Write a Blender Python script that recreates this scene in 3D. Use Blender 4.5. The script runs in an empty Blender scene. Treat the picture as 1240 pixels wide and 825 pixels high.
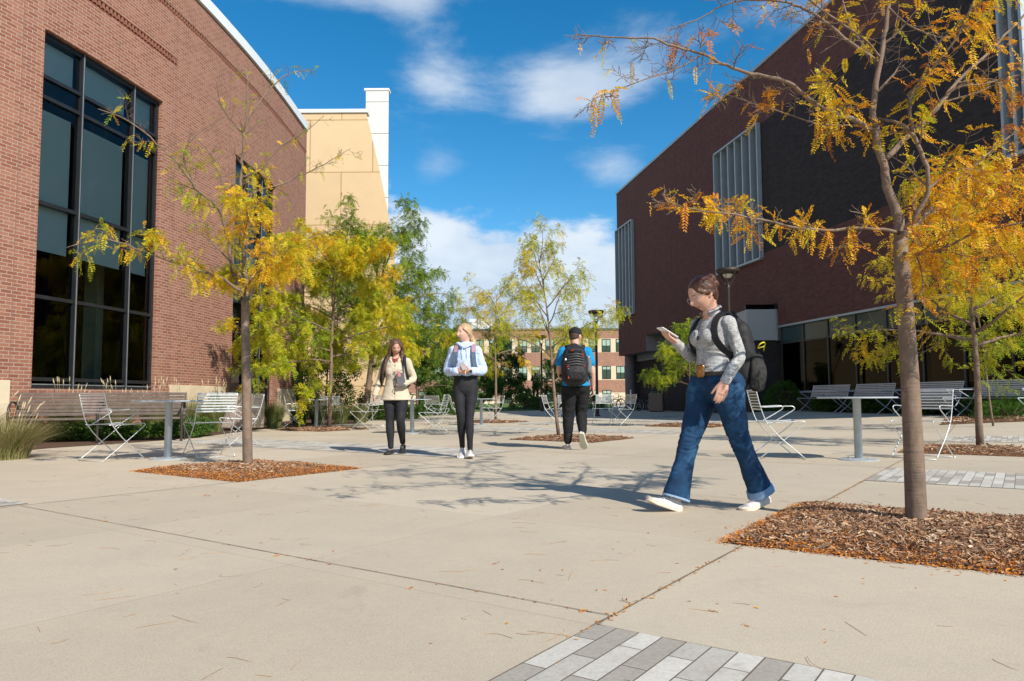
import bpy, bmesh, math, random
import numpy as np
from mathutils import Vector, Matrix, Euler, noise
RAD = math.radians
random.seed(7)
SC = bpy.context.scene
COL = SC.collection

# ------------------------------------------------------------------ camera
FPX, CAMZ, PITCH, ROLL, SHY = 880.0, 0.75, RAD(3.9), RAD(0.3), 10.0
cam_d = bpy.data.cameras.new('camera'); cam = bpy.data.objects.new('camera', cam_d); COL.objects.link(cam)
cam_d.sensor_width = 36.0; cam_d.lens = FPX / 1240 * 36; cam_d.shift_y = SHY / 1240
cam_d.clip_start = 0.05; cam_d.clip_end = 3000
cam.matrix_world = Matrix.Translation((0, 0, CAMZ)) @ Euler((RAD(90) + PITCH, 0, 0)).to_matrix().to_4x4() @ Matrix.Rotation(-ROLL, 4, 'Z')
SC.camera = cam

# ------------------------------------------------------------------ light
SUN_AZ = (0.63, -0.777)      # horizontal direction towards the sun
SUN_EL = RAD(38.5)
SKY_STR = 0.093
sun_d = bpy.data.lights.new('sun', 'SUN'); sun = bpy.data.objects.new('sun', sun_d); COL.objects.link(sun)
sun_d.energy = 4.6; sun_d.angle = RAD(0.5); sun_d.color = (1.0, 0.93, 0.82)
tosun = Vector((SUN_AZ[0] * math.cos(SUN_EL), SUN_AZ[1] * math.cos(SUN_EL), math.sin(SUN_EL)))
sun.rotation_euler = tosun.to_track_quat('Z', 'Y').to_euler()
SC.view_settings.view_transform = 'Standard'; SC.view_settings.look = 'None'
SC.view_settings.exposure = 0.46; SC.view_settings.gamma = 1.0; SC.view_settings.use_curve_mapping = False

W = bpy.data.worlds.new('World'); SC.world = W; W.use_nodes = True
def build_world():
    nt = W.node_tree; nt.nodes.clear(); N = nt.nodes.new; L = nt.links.new
    def val(v):
        return v
    def m(op, a, b=None, c=None, clamp=False):
        n = N('ShaderNodeMath'); n.operation = op; n.use_clamp = clamp
        for i, x in enumerate((a, b, c)):
            if x is None: continue
            if isinstance(x, (int, float)): n.inputs[i].default_value = x
            else: L(x, n.inputs[i])
        return n.outputs[0]
    out = N('ShaderNodeOutputWorld'); bg = N('ShaderNodeBackground'); L(bg.outputs[0], out.inputs[0])
    sky = N('ShaderNodeTexSky'); sky.sky_type = 'NISHITA'; sky.sun_disc = False
    sky.sun_elevation = SUN_EL; sky.sun_rotation = math.atan2(SUN_AZ[0], SUN_AZ[1])
    sky.air_density = 1.0; sky.dust_density = 0.25; sky.ozone_density = 2.6; sky.altitude = 200
    hsv = N('ShaderNodeHueSaturation'); hsv.inputs['Hue'].default_value = 0.492; hsv.inputs['Saturation'].default_value = 1.40; hsv.inputs['Value'].default_value = 1.24
    L(sky.outputs[0], hsv.inputs['Color'])
    tc = N('ShaderNodeTexCoord'); sp = N('ShaderNodeSeparateXYZ'); L(tc.outputs['Generated'], sp.inputs[0])
    x, y, z = sp.outputs
    hyp = m('SQRT', m('ADD', m('MULTIPLY', x, x), m('MULTIPLY', y, y)))
    el = m('DIVIDE', z, hyp)                       # tan(elevation)
    az = m('ARCTAN2', x, y)                        # azimuth from +Y
    cmb = N('ShaderNodeCombineXYZ'); L(az, cmb.inputs[0]); L(m('MULTIPLY', el, 1.5), cmb.inputs[1])
    def fbm(scale, detail, rough, off, sx=1.0, dist=0.0):
        mp = N('ShaderNodeMapping'); mp.inputs['Location'].default_value = off; mp.inputs['Scale'].default_value = (sx, 1, 1)
        L(cmb.outputs[0], mp.inputs[0])
        n = N('ShaderNodeTexNoise'); n.inputs['Scale'].default_value = scale; n.inputs['Detail'].default_value = detail
        n.inputs['Roughness'].default_value = rough; n.inputs['Distortion'].default_value = dist
        L(mp.outputs[0], n.inputs['Vector']); return n.outputs['Fac']
    nb = fbm(6.0, 9, 0.56, (1.3, 0.4, 0), 0.8); nw = fbm(4.2, 9, 0.62, (7.7, 2.2, 0), 0.75, 0.35); nf = fbm(16, 6, .6, (3, 9, 0), .6)
    def sstep(v, a, b):
        n = N('ShaderNodeMapRange'); n.interpolation_type = 'SMOOTHSTEP'
        L(v, n.inputs[0]); n.inputs[1].default_value = a; n.inputs[2].default_value = b; return n.outputs[0]
    # low cloud bank: solid below about 14 degrees, lumpy upper edge
    edge = m('ADD', el, m('MULTIPLY', m('SUBTRACT', nb, 0.5), -0.30))
    edge = m('ADD', edge, m('MULTIPLY', m('SUBTRACT', az, -0.12), 0.16))
    bank = m('SUBTRACT', 1.0, sstep(edge, 0.245, 0.285), clamp=True)
    def gauss(cx, cy, sx, sy):
        dx = m('DIVIDE', m('SUBTRACT', az, cx), sx); dy = m('DIVIDE', m('SUBTRACT', el, cy), sy)
        return m('EXPONENT', m('MULTIPLY', m('ADD', m('MULTIPLY', dx, dx), m('MULTIPLY', dy, dy)), -1.0))
    gs = None
    for (cx, cy, sx, sy, k) in ((0.075, 0.43, 0.085, 0.05, 0.40), (-0.10, 0.46, 0.06, 0.055, 0.33), (-0.16, 0.57, 0.09, 0.04, 0.26), (-0.36, 0.53, 0.10, 0.05, 0.14), (0.13, 0.33, 0.06, 0.025, 0.10), (-0.12, 0.30, 0.04, 0.02, 0.06), (0.22, 0.5, 0.1, 0.04, 0.12), (-0.10, 0.325, 0.04, 0.022, 0.22),
                                (0.145, 0.31, 0.06, 0.03, 0.25), (0.20, 0.42, 0.10, 0.05, 0.16), (-0.31, 0.60, 0.10, 0.05, 0.15), (-0.60, 0.4, 0.2, 0.1, 0.2), (0.42, 0.52, 0.09, 0.04, 0.26), (1.2, .3, .5, .2, .25), (-1.6, .35, .5, .2, .25), (2.6, .4, .6, .2, .25)):
        t = m('MULTIPLY', gauss(cx, cy, sx, sy), k); gs = t if gs is None else m('ADD', gs, t)
    wisp = m('ADD', m('ADD', m('MULTIPLY', nw, 0.8), m('MULTIPLY', nf, .2)), gs)
    wisp = m('MULTIPLY', sstep(wisp, 0.58, 0.98), 0.8)
    cov = m('MAXIMUM', m('MULTIPLY', bank, 0.9), wisp)
    above = sstep(el, -0.01, 0.01); cov = m('MULTIPLY', cov, above)
    # cloud colour: bright on the sunward tops, bluer grey beneath
    shade = m('ADD', m('MULTIPLY', sstep(el, 0.05, 0.235), 0.55), m('MULTIPLY', sstep(nb, 0.34, 0.62), 0.45), clamp=True)
    cr = N('ShaderNodeMix'); cr.data_type = 'RGBA'; L(shade, cr.inputs['Factor'])
    cr.inputs['A'].default_value = (2.9, 4.1, 5.8, 1); cr.inputs['B'].default_value = (6.9, 7.4, 7.9, 1)
    mx = N('ShaderNodeMix'); mx.data_type = 'RGBA'; L(cov, mx.inputs['Factor']); L(hsv.outputs[0], mx.inputs['A']); L(cr.outputs['Result'], mx.inputs['B'])
    L(mx.outputs['Result'], bg.inputs['Color']); bg.inputs['Strength'].default_value = SKY_STR
build_world()

# ------------------------------------------------------------------ projecting a pixel of the plan drawing to the ground
def ray(px, py):
    u, v = px - 620.0, 412.5 - py + SHY
    u, v = u * math.cos(ROLL) + v * math.sin(ROLL), -u * math.sin(ROLL) + v * math.cos(ROLL)
    return Vector((u, FPX * math.cos(PITCH) - v * math.sin(PITCH), FPX * math.sin(PITCH) + v * math.cos(PITCH)))
def gz(x, y):
    t = min(1, max(0, (4.8 - (14.673 - .17 * y - x)) / 4.3)); k = min(1, max(0, (31 - y) / 6)); return 0.27 * t * t * (3 - 2 * t) * k * k * (3 - 2 * k)
def at(px, py):
    d = ray(px, py); z = 0.0
    for _ in range(20):
        t = (z - CAMZ) / d.z; p = (d.x * t, d.y * t); z = z * .5 + .5 * gz(*p)
    return Vector((p[0], p[1], gz(*p)))
def atY(px, py, Y):
    d = ray(px, py); t = Y / d.y
    return Vector((d.x * t, Y, CAMZ + d.z * t))
TH = RAD(35); AV = Vector((math.sin(TH), math.cos(TH), 0)); BV = Vector((math.cos(TH), -math.sin(TH), 0)); O0 = Vector((0.27, 2.46, 0))
def AB(a, b, z=0):
    p = O0 + AV * a + BV * b; p.z = z; return p

# ------------------------------------------------------------------ object helpers
def tag(o, label=None, cat=None, group=None, kind=None):
    if label: o['label'] = label
    if cat: o['category'] = cat
    if group: o['group'] = group
    if kind: o['kind'] = kind
    return o
def thing(name, label, cat, loc=(0, 0, 0), rz=0.0, group=None):
    o = bpy.data.objects.new(name, None); COL.objects.link(o); o.empty_display_size = .1
    o.location = loc; o.rotation_euler = (0, 0, rz); return tag(o, label, cat, group)
def link_mesh(name, me, m=None, parent=None, smooth=False):
    o = bpy.data.objects.new(name, me); COL.objects.link(o)
    if m: me.materials.append(m)
    if parent: o.parent = parent
    if smooth: me.polygons.foreach_set('use_smooth', [True] * len(me.polygons))
    return o
def obj(name, bm, m=None, parent=None, smooth=False):
    me = bpy.data.meshes.new(name); bm.to_mesh(me); bm.free()
    return link_mesh(name, me, m, parent, smooth)
def copy_tree(o, parent=None):
    c = o.copy(); COL.objects.link(c); c.parent = parent
    for ch in list(o.children): copy_tree(ch, c)
    return c
def dup(o, loc, rz, label, group=None):
    c = copy_tree(o); c.location = loc; c.rotation_euler = (0, 0, rz); c['label'] = label
    if group: c['group'] = group
    return c
def box(bm, x0, x1, y0, y1, z0, z1, bev=0.0, mtx=None):
    r = bmesh.ops.create_cube(bm, size=1.0)
    vs = r['verts']
    for v in vs:
        v.co = Vector(((x0 + x1) / 2 + v.co.x * (x1 - x0), (y0 + y1) / 2 + v.co.y * (y1 - y0), (z0 + z1) / 2 + v.co.z * (z1 - z0)))
        if mtx: v.co = mtx @ v.co
    if bev:
        es = list({e for v in vs for e in v.link_edges})
        bmesh.ops.bevel(bm, geom=es, offset=bev, segments=2, affect='EDGES', profile=0.5)
    return vs
def frame_of(d, ref=None):
    d = d.normalized(); r = ref if ref is not None else (Vector((0, 0, 1)) if abs(d.z) < .95 else Vector((1, 0, 0)))
    s = d.cross(r)
    if s.length < 1e-6: s = d.cross(Vector((0, 1, 0)))
    s.normalize(); return s, s.cross(d).normalized()
def tube(bm, pts, rad, n=8, cap=True, flat=None):
    """a tube along pts; rad a number or a list; flat=(a,b) gives an oval bar"""
    pts = [Vector(p) for p in pts]
    if not isinstance(rad, (list, tuple)): rad = [rad] * len(pts)
    rings = []; pu = None
    for i, p in enumerate(pts):
        if i == 0: d = pts[1] - p
        elif i == len(pts) - 1: d = p - pts[i - 1]
        else: d = (pts[i + 1] - p).normalized() + (p - pts[i - 1]).normalized()
        if d.length < 1e-9: d = Vector((0, 0, 1))
        d.normalize()
        if pu is None: s, u = frame_of(d)
        else:
            s = d.cross(pu)
            if s.length < 1e-5: s, u = frame_of(d)
            else: s.normalize(); u = s.cross(d).normalized()
        pu = u
        # keep the reference direction
        rings.append([bm.verts.new(p + (s * math.cos(2 * math.pi * k / n) * (flat[0] if flat else 1) + u * math.sin(2 * math.pi * k / n) * (flat[1] if flat else 1)) * rad[i]) for k in range(n)])
    for a, b in zip(rings, rings[1:]):
        for k in range(n): bm.faces.new((a[k], a[(k + 1) % n], b[(k + 1) % n], b[k]))
    if cap and n > 2:
        bm.faces.new(rings[0][::-1]); bm.faces.new(rings[-1])
def spline(pts, m=6):
    """Catmull-Rom through pts"""
    P = [Vector(p) for p in pts]; P = [P[0] * 2 - P[1]] + P + [P[-1] * 2 - P[-2]]; out = []
    for i in range(1, len(P) - 2):
        for j in range(m):
            t = j / m
            out.append(0.5 * ((2 * P[i]) + (-P[i - 1] + P[i + 1]) * t + (2 * P[i - 1] - 5 * P[i] + 4 * P[i + 1] - P[i + 2]) * t * t + (-P[i - 1] + 3 * P[i] - 3 * P[i + 1] + P[i + 2]) * t ** 3))
    out.append(P[-2]); return out
def lathe(bm, prof, n=24, c=(0, 0)):
    rings = []
    for r, z in prof: rings.append([bm.verts.new((c[0] + r * math.cos(2 * math.pi * k / n), c[1] + r * math.sin(2 * math.pi * k / n), z)) for k in range(n)])
    for a, b in zip(rings, rings[1:]):
        for k in range(n): bm.faces.new((a[k], a[(k + 1) % n], b[(k + 1) % n], b[k]))
    bm.faces.new(rings[0][::-1]); bm.faces.new(rings[-1])
def np_mesh(name, V, F4, mat_, parent=None, attrs=None):
    """V (n,3), F4 (m,4) or (m,3) index array -> mesh object"""
    me = bpy.data.meshes.new(name); V = np.asarray(V, dtype=np.float32); F4 = np.asarray(F4, dtype=np.int32)
    me.vertices.add(len(V)); me.vertices.foreach_set('co', V.ravel())
    k = F4.shape[1]; me.loops.add(F4.size); me.loops.foreach_set('vertex_index', F4.ravel())
    me.polygons.add(len(F4)); me.polygons.foreach_set('loop_start', np.arange(0, F4.size, k, dtype=np.int32))
    me.polygons.foreach_set('loop_total', np.full(len(F4), k, dtype=np.int32))
    me.update(calc_edges=True)
    for an, arr in (attrs or {}).items():
        a = me.attributes.new(an, 'FLOAT', 'POINT'); a.data.foreach_set('value', np.asarray(arr, dtype=np.float32))
    return link_mesh(name, me, mat_, parent)

# ------------------------------------------------------------------ materials
class NT:
    def __init__(s, name, rough=0.7, metal=0.0, spec=0.5):
        s.mat = bpy.data.materials.new(name); s.mat.use_nodes = True; s.nt = s.mat.node_tree
        s.b = s.nt.nodes['Principled BSDF']; s.b.inputs['Roughness'].default_value = rough; s.b.inputs['Metallic'].default_value = metal
        s.b.inputs['Specular IOR Level'].default_value = spec; s.out = s.nt.nodes['Material Output']
    def n(s, t, **kw):
        x = s.nt.nodes.new(t)
        for k, v in kw.items():
            if hasattr(x, k): setattr(x, k, v)
            else: x.inputs[k].default_value = v
        return x
    def l(s, a, b): s.nt.links.new(a, b)
    def coord(s, kind='Object', scale=None, rot=None, loc=None):
        tc = s.n('ShaderNodeTexCoord'); o = tc.outputs[kind]
        if scale or rot or loc:
            mp = s.n('ShaderNodeMapping')
            if scale: mp.inputs['Scale'].default_value = scale
            if rot: mp.inputs['Rotation'].default_value = rot
            if loc: mp.inputs['Location'].default_value = loc
            s.l(o, mp.inputs[0]); o = mp.outputs[0]
        return o
    def noise(s, vec, scale, detail=4, rough=.55, dist=0):
        x = s.n('ShaderNodeTexNoise'); x.inputs['Scale'].default_value = scale; x.inputs['Detail'].default_value = detail
        x.inputs['Roughness'].default_value = rough; x.inputs['Distortion'].default_value = dist; s.l(vec, x.inputs['Vector']); return x.outputs['Fac']
    def ramp(s, fac, stops, interp='LINEAR'):
        x = s.n('ShaderNodeValToRGB'); x.color_ramp.interpolation = interp; e = x.color_ramp.elements
        while len(e) < len(stops): e.new(.5)
        for el, (p, c) in zip(e, stops): el.position = p; el.color = (*c, 1) if len(c) == 3 else c
        s.l(fac, x.inputs[0]); return x.outputs[0]
    def mix(s, f, a, b, mode='MIX'):
        x = s.n('ShaderNodeMix', data_type='RGBA', blend_type=mode)
        for sock, v in (('Factor', f), ('A', a), ('B', b)):
            if isinstance(v, (int, float)): x.inputs[sock].default_value = v
            elif isinstance(v, tuple): x.inputs[sock].default_value = (*v, 1)[:4]
            else: s.l(v, x.inputs[sock])
        return x.outputs['Result']
    def math(s, op, a, b=None, c=None, clamp=False):
        x = s.n('ShaderNodeMath', operation=op, use_clamp=clamp)
        for i, v in enumerate((a, b, c)):
            if v is None: continue
            if isinstance(v, (int, float)): x.inputs[i].default_value = v
            else: s.l(v, x.inputs[i])
        return x.outputs[0]
    def col(s, c): s.l(c, s.b.inputs['Base Color']) if not isinstance(c, tuple) else setattr(s.b.inputs['Base Color'], 'default_value', (*c, 1)[:4])
    def bump(s, h, strength=.3, dist=.01):
        x = s.n('ShaderNodeBump'); x.inputs['Strength'].default_value = strength; x.inputs['Distance'].default_value = dist
        s.l(h, x.inputs['Height']); s.l(x.outputs[0], s.b.inputs['Normal'])
MC = {}
def plain(name, c, rough=.6, metal=0.0, var=.12, scale=6.0, spec=.4, bump=0.0, bscale=60):
    """a colour with soft procedural variation"""
    if name in MC: return MC[name]
    t = NT(name, rough, metal, spec); v = t.coord('Object')
    f = t.noise(v, scale, 5); lo = tuple(x * (1 - var) for x in c); hi = tuple(min(1, x * (1 + var)) for x in c)
    t.col(t.ramp(f, [(.3, lo), (.7, hi)]))
    if bump: t.bump(t.noise(v, bscale, 3), bump, .005)
    MC[name] = t.mat; return t.mat
# ------------------------------------------------------------------ ground
def mat_concrete():
    t = NT('concrete', .85, 0, .25); v = t.coord('Object')
    big = t.noise(v, .35, 6, .6); mid = t.noise(v, 2.3, 6, .65); fine = t.noise(v, 150, 4, .7); speck = t.noise(v, 260, 2, .6)
    c = t.ramp(big, [(.3, (.495, .418, .302)), (.7, (.575, .495, .368))])
    c = t.mix(t.ramp(mid, [(.35, (.0, .0, .0)), (.75, (.35, .35, .35))]), c, (.345, .30, .245))
    c = t.mix(.34, c, t.ramp(fine, [(.32, (.20, .165, .13)), (.5, (.43, .375, .30)), (.70, (.66, .61, .52))])); mf = t.noise(v, 28, 4, .7); c = t.mix(.30, c, t.ramp(mf, [(.3, (.80, .79, .77)), (.7, (1.08, 1.08, 1.08))]), 'MULTIPLY')
    c = t.mix(t.ramp(speck, [(.66, (0, 0, 0)), (.72, (.55, .55, .55))]), c, (.17, .145, .115))
    st = t.noise(v, 1.1, 8, .75, 1.2); c = t.mix(t.ramp(st, [(.60, (0, 0, 0)), (.78, (.5, .5, .5))]), c, (.30, .25, .195))
    drip = t.n('ShaderNodeTexVoronoi'); drip.inputs['Scale'].default_value = 2.6; t.l(v, drip.inputs['Vector']); c = t.mix(t.ramp(drip.outputs['Distance'], [(.012, (.55, .55, .55)), (.03, (0, 0, 0))]), c, (.17, .14, .11))
    # slab to slab differences: one tone per cell of the joint grid
    s2 = t.n('ShaderNodeMapping'); s2.inputs['Location'].default_value = (-O0.x, -O0.y, 0); t.l(v, s2.inputs[0])
    s3 = t.n('ShaderNodeMapping'); s3.inputs['Rotation'].default_value = (0, 0, TH); t.l(s2.outputs[0], s3.inputs[0])   # x = b, y = a
    sp = t.n('ShaderNodeSeparateXYZ'); t.l(s3.outputs[0], sp.inputs[0]); b, a = sp.outputs[0], sp.outputs[1]
    fa = t.math('FLOOR', t.math('DIVIDE', a, 1.6)); fb = t.math('FLOOR', t.math('DIVIDE', b, 1.58))
    cb = t.n('ShaderNodeCombineXYZ'); t.l(fa, cb.inputs[0]); t.l(fb, cb.inputs[1])
    wn = t.n('ShaderNodeTexWhiteNoise'); t.l(cb.outputs[0], wn.inputs[0])
    c = t.mix(.9, c, t.ramp(wn.outputs['Value'], [(0, (.91, .90, .885)), (1, (1.05, 1.05, 1.05))]), 'MULTIPLY')
    # hairline score joints
    ja = t.math('ABSOLUTE', t.math('SUBTRACT', t.math('FRACT', t.math('DIVIDE', t.math('ADD', a, 0.8), 1.6)), .5))
    jb = t.math('ABSOLUTE', t.math('SUBTRACT', t.math('FRACT', t.math('DIVIDE', t.math('ADD', b, .79), 1.58)), .5))
    ln = t.math('MINIMUM', t.math('MULTIPLY', ja, 1.6), t.math('MULTIPLY', jb, 1.58))
    lm = t.math('SUBTRACT', 1, t.math('DIVIDE', ln, .0045), clamp=True)
    c = t.mix(t.math('MULTIPLY', lm, .42), c, (.16, .13, .10))
    # broom finish on the right-hand slabs, fine stipple on the lane
    wv = t.n('ShaderNodeTexWave', wave_type='BANDS', bands_direction='X', wave_profile='SIN'); wv.inputs['Scale'].default_value = 22; wv.inputs['Distortion'].default_value = 2.2
    wv.inputs['Detail'].default_value = 3; wv.inputs['Detail Scale'].default_value = 2.5; t.l(s3.outputs[0], wv.inputs[0])
    msk = t.math('GREATER_THAN', b, 0)
    h = t.math('ADD', t.math('MULTIPLY', t.math('MULTIPLY', wv.outputs['Fac'], msk), .10), t.math('MULTIPLY', fine, 1.0))
    c = t.mix(t.math('MULTIPLY', t.math('MULTIPLY', msk, wv.outputs['Fac']), .05), c, (.30, .265, .22))
    t.col(c); t.bump(h, .05, .003); return t.mat
def mat_paver():
    t = NT('paver', .8, 0, .3); v = t.coord('Object')
    s2 = t.n('ShaderNodeMapping'); s2.inputs['Location'].default_value = (-O0.x, -O0.y, 0); t.l(v, s2.inputs[0])
    s3 = t.n('ShaderNodeMapping'); s3.inputs['Rotation'].default_value = (0, 0, TH); t.l(s2.outputs[0], s3.inputs[0])
    sp = t.n('ShaderNodeSeparateXYZ'); t.l(s3.outputs[0], sp.inputs[0])
    sw = t.n('ShaderNodeCombineXYZ'); t.l(sp.outputs[1], sw.inputs[0]); t.l(sp.outputs[0], sw.inputs[1])
    br = t.n('ShaderNodeTexBrick', offset=.5, squash=1.0); br.inputs['Scale'].default_value = 1
    br.inputs['Brick Width'].default_value = .285; br.inputs['Row Height'].default_value = .079; br.inputs['Mortar Size'].default_value = .0028; br.inputs['Mortar Smooth'].default_value = .3
    br.inputs['Color1'].default_value = (0, 0, 0, 1); br.inputs['Color2'].default_value = (1, 1, 1, 1); br.inputs['Mortar'].default_value = (0, 0, 0, 1); br.inputs['Bias'].default_value = 0
    t.l(sw.outputs[0], br.inputs[0])
    f = t.noise(v, 70, 5, .7); f2 = t.noise(v, 3, 4)
    c = t.ramp(br.outputs['Color'], [(0, (.38, .35, .30)), (.30, (.56, .535, .475)), (.62, (.62, .595, .535)), (.84, (.48, .455, .40))], 'CONSTANT')
    c = t.mix(.5, c, t.ramp(f, [(.3, (.55, .54, .52)), (.7, (1.05, 1.05, 1.05))]), 'MULTIPLY'); c = t.mix(t.ramp(t.noise(v, 9, 6, .7), [(.55, (0, 0, 0)), (.72, (.45, .45, .45))]), c, (.26, .215, .16))
    c = t.mix(.5, c, t.ramp(f2, [(.3, (.82, .8, .77)), (.7, (1, 1, 1))]), 'MULTIPLY')
    c = t.mix(br.outputs['Fac'], c, (.14, .115, .085))
    t.col(c); t.bump(t.math('SUBTRACT', t.math('MULTIPLY', f, .25), t.math('MULTIPLY', br.outputs['Fac'], 1.2)), .5, .004); return t.mat
M_CONC, M_PAVE = mat_concrete(), mat_paver()
def sheet(name, poly, m, z=.004, sub=0, kind='structure'):
    bm = bmesh.new(); vs = [bm.verts.new((p[0], p[1], 0)) for p in poly]; f = bm.faces.new(vs)
    if f.normal.z < 0 : f.normal_flip()
    if sub:
        bmesh.ops.subdivide_edges(bm, edges=bm.edges[:], cuts=sub, use_grid_fill=True)
    for v in bm.verts: v.co.z = gz(v.co.x, v.co.y) + z
    bm.normal_update()
    for f in bm.faces:
        if f.normal.z < 0: f.normal_flip()
    return tag(obj(name, bm, m), kind=kind)
# one continuous sheet to the horizon, gently rising towards the right-hand building
bm = bmesh.new()
xs = [-900, -300, -120, -60, -30, -15, -5, 2, 5] + [5 + .3 * i for i in range(1, 34)] + [20, 40, 90, 300, 900]
ys = [-300, -60, -10, 0, 3] + [3 + .7 * i for i in range(1, 43)] + [45, 70, 120, 300, 1500]
g = [[bm.verts.new((x, y, gz(x, y))) for x in xs] for y in ys]
for j in range(len(ys) - 1):
    for i in range(len(xs) - 1): bm.faces.new((g[j][i], g[j][i + 1], g[j + 1][i + 1], g[j + 1][i]))
tag(obj('plaza_pavement', bm, M_CONC), kind='structure')
def abrect(name, a0, a1, b0, b1, m, z=.004, sub=6): return sheet(name, [AB(a0, b0), AB(a1, b0), AB(a1, b1), AB(a0, b1)], m, z, sub)
def ok_wall(a): return True
for k, (a0, a1) in enumerate(((-1.4, 0), (5.0, 6.4), (12.0, 13.4), (19, 20.4))):
    abrect('paver_band', a0, a1, 0, 4.6 if k > 0 else 4.0, M_PAVE)
    abrect('paver_band', a0 - (.0 if k else 0), a1 + (.2 if k == 0 else 0), -11.4, -4.78, M_PAVE)
for a0, a1 in ((15.9, 16.9), (24, 25.4)): abrect('paver_band', a0, a1, -20, -9, M_PAVE)
# open joints in the concrete
M_JOINT = plain('joint_dirt', (.17, .13, .09), .95, 0, .4, 40)
def joint(p, q, w=.007):
    p, q = Vector(p), Vector(q); d = (q - p).normalized(); s = Vector((-d.y, d.x, 0)); n = max(2, int((q - p).length / .12)); bm = bmesh.new(); prev = None
    for i in range(n + 1):
        c = p.lerp(q, i / n); ww = w * (.55 + .9 * noise.noise(c * 9.0 + Vector((0, 0, 3))) + .35); ww = max(.0018, ww)
        a, b = bm.verts.new(c + s * ww + Vector((0, 0, gz(c.x, c.y) + .003))), bm.verts.new(c - s * ww + Vector((0, 0, gz(c.x, c.y) + .003)))
        if prev: bm.faces.new((prev[0], prev[1], b, a))
        prev = (a, b)
    tag(obj('pavement_joint', bm, M_JOINT), kind='structure')
for b in (0, -4.72): joint(AB(-2.5, b), AB(30, b), .0048)
joint(AB(0.12, 0), AB(0.12, -4.72), .0026); joint(AB(0.0, 0), AB(0, 5), .006)
for a in (6.45, 13.45): joint(AB(a, 0), AB(a, -4.72), .005)
joint(AB(3.25, -4.72), AB(3.25, -.0), .0022)

# ------------------------------------------------------------------ brick
def mat_brick(name, c1, c2, c3, mortar, uvscale=1.0, rough=.85, rowh=.0685, bl=.205, ms=.0085, bumpd=.006, coat=0.0):
    t = NT(name, rough, 0, .3); uv = t.n('ShaderNodeUVMap'); vec = uv.outputs[0]; ob = t.coord('Object')
    br = t.n('ShaderNodeTexBrick', offset=.5, squash=1.0); br.inputs['Scale'].default_value = 1
    br.inputs['Brick Width'].default_value = bl; br.inputs['Row Height'].default_value = rowh; br.inputs['Mortar Size'].default_value = ms; br.inputs['Mortar Smooth'].default_value = .25
    br.inputs['Color1'].default_value = (0, 0, 0, 1); br.inputs['Color2'].default_value = (1, 1, 1, 1); br.inputs['Mortar'].default_value = (.5, .5, .5, 1)
    t.l(vec, br.inputs[0])
    c = t.ramp(br.outputs['Color'], [(0, c1), (.5, c2), (1, c3)])
    f = t.noise(ob, 30, 5, .7); g_ = t.noise(ob, .5, 5, .6)
    c = t.mix(.4, c, t.ramp(f, [(.3, (.62, .62, .62)), (.7, (1.0, 1.0, 1.0))]), 'MULTIPLY')
    c = t.mix(.55, c, t.ramp(g_, [(.3, (.83, .82, .82)), (.7, (1, 1, 1))]), 'MULTIPLY')
    sp_ = t.n('ShaderNodeSeparateXYZ'); t.l(vec, sp_.inputs[0]); cb_ = t.n('ShaderNodeCombineXYZ'); t.l(t.math('MULTIPLY', sp_.outputs[0], 2.2), cb_.inputs[0]); t.l(t.math('MULTIPLY', sp_.outputs[1], .16), cb_.inputs[1])
    sk = t.noise(cb_.outputs[0], 1.6, 6, .7); c = t.mix(.6, c, t.ramp(sk, [(.34, (.78, .77, .77)), (.55, (1, 1, 1)), (.75, (1.08, 1.07, 1.05))]), 'MULTIPLY')
    mc = t.ramp(f, [(.3, tuple(x * .85 for x in mortar)), (.7, mortar)])
    c = t.mix(br.outputs['Fac'], c, mc); t.col(c)
    t.bump(t.math('SUBTRACT', t.math('MULTIPLY', f, .4), br.outputs['Fac']), .6, bumpd); return t.mat
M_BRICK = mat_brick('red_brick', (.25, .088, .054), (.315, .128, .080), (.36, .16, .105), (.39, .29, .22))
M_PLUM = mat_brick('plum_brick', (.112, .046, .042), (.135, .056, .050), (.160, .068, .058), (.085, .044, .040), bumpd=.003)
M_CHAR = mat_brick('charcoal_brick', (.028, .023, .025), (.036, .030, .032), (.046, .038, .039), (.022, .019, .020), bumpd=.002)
M_FARB = mat_brick('far_brick', (.30, .14, .09), (.36, .18, .12), (.42, .22, .15), (.36, .25, .19))
M_LIME = plain('limestone', (.60, .50, .35), .85, 0, .08, 3, .3, .2, 90)
M_COPE = plain('white_metal_coping', (.72, .76, .76), .4, 0, .04, 2)
M_DARKMETAL = plain('black_window_frame', (.018, .019, .021), .35, 0, .2, 5)
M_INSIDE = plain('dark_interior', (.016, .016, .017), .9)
def mat_glass(name, tint, refl=.9, rough=.02, trans=.8):
    """pane: partly mirror, partly tinted see-through"""
    t = NT(name); nt = t.nt; nt.nodes.remove(t.b)
    tr = t.n('ShaderNodeBsdfTransparent'); tr.inputs[0].default_value = (*[x * trans for x in tint], 1)
    gl = t.n('ShaderNodeBsdfGlossy'); gl.inputs['Roughness'].default_value = rough; gl.inputs['Color'].default_value = (refl, refl, refl, 1)
    fr = t.n('ShaderNodeFresnel'); fr.inputs[0].default_value = 1.5
    nz = t.noise(t.coord('Object'), .9, 2); bp = t.n('ShaderNodeBump'); bp.inputs['Strength'].default_value = .04; bp.inputs['Distance'].default_value = .02; t.l(nz, bp.inputs['Height']); t.l(bp.outputs[0], gl.inputs['Normal'])
    mx = t.n('ShaderNodeMixShader'); t.l(fr.outputs[0], mx.inputs[0]); t.l(tr.outputs[0], mx.inputs[1]); t.l(gl.outputs[0], mx.inputs[2]); t.l(mx.outputs[0], t.out.inputs[0]); return t.mat
M_GLASS = mat_glass('tinted_glass', (.74, .88, .90), .55, trans=.95)
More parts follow.
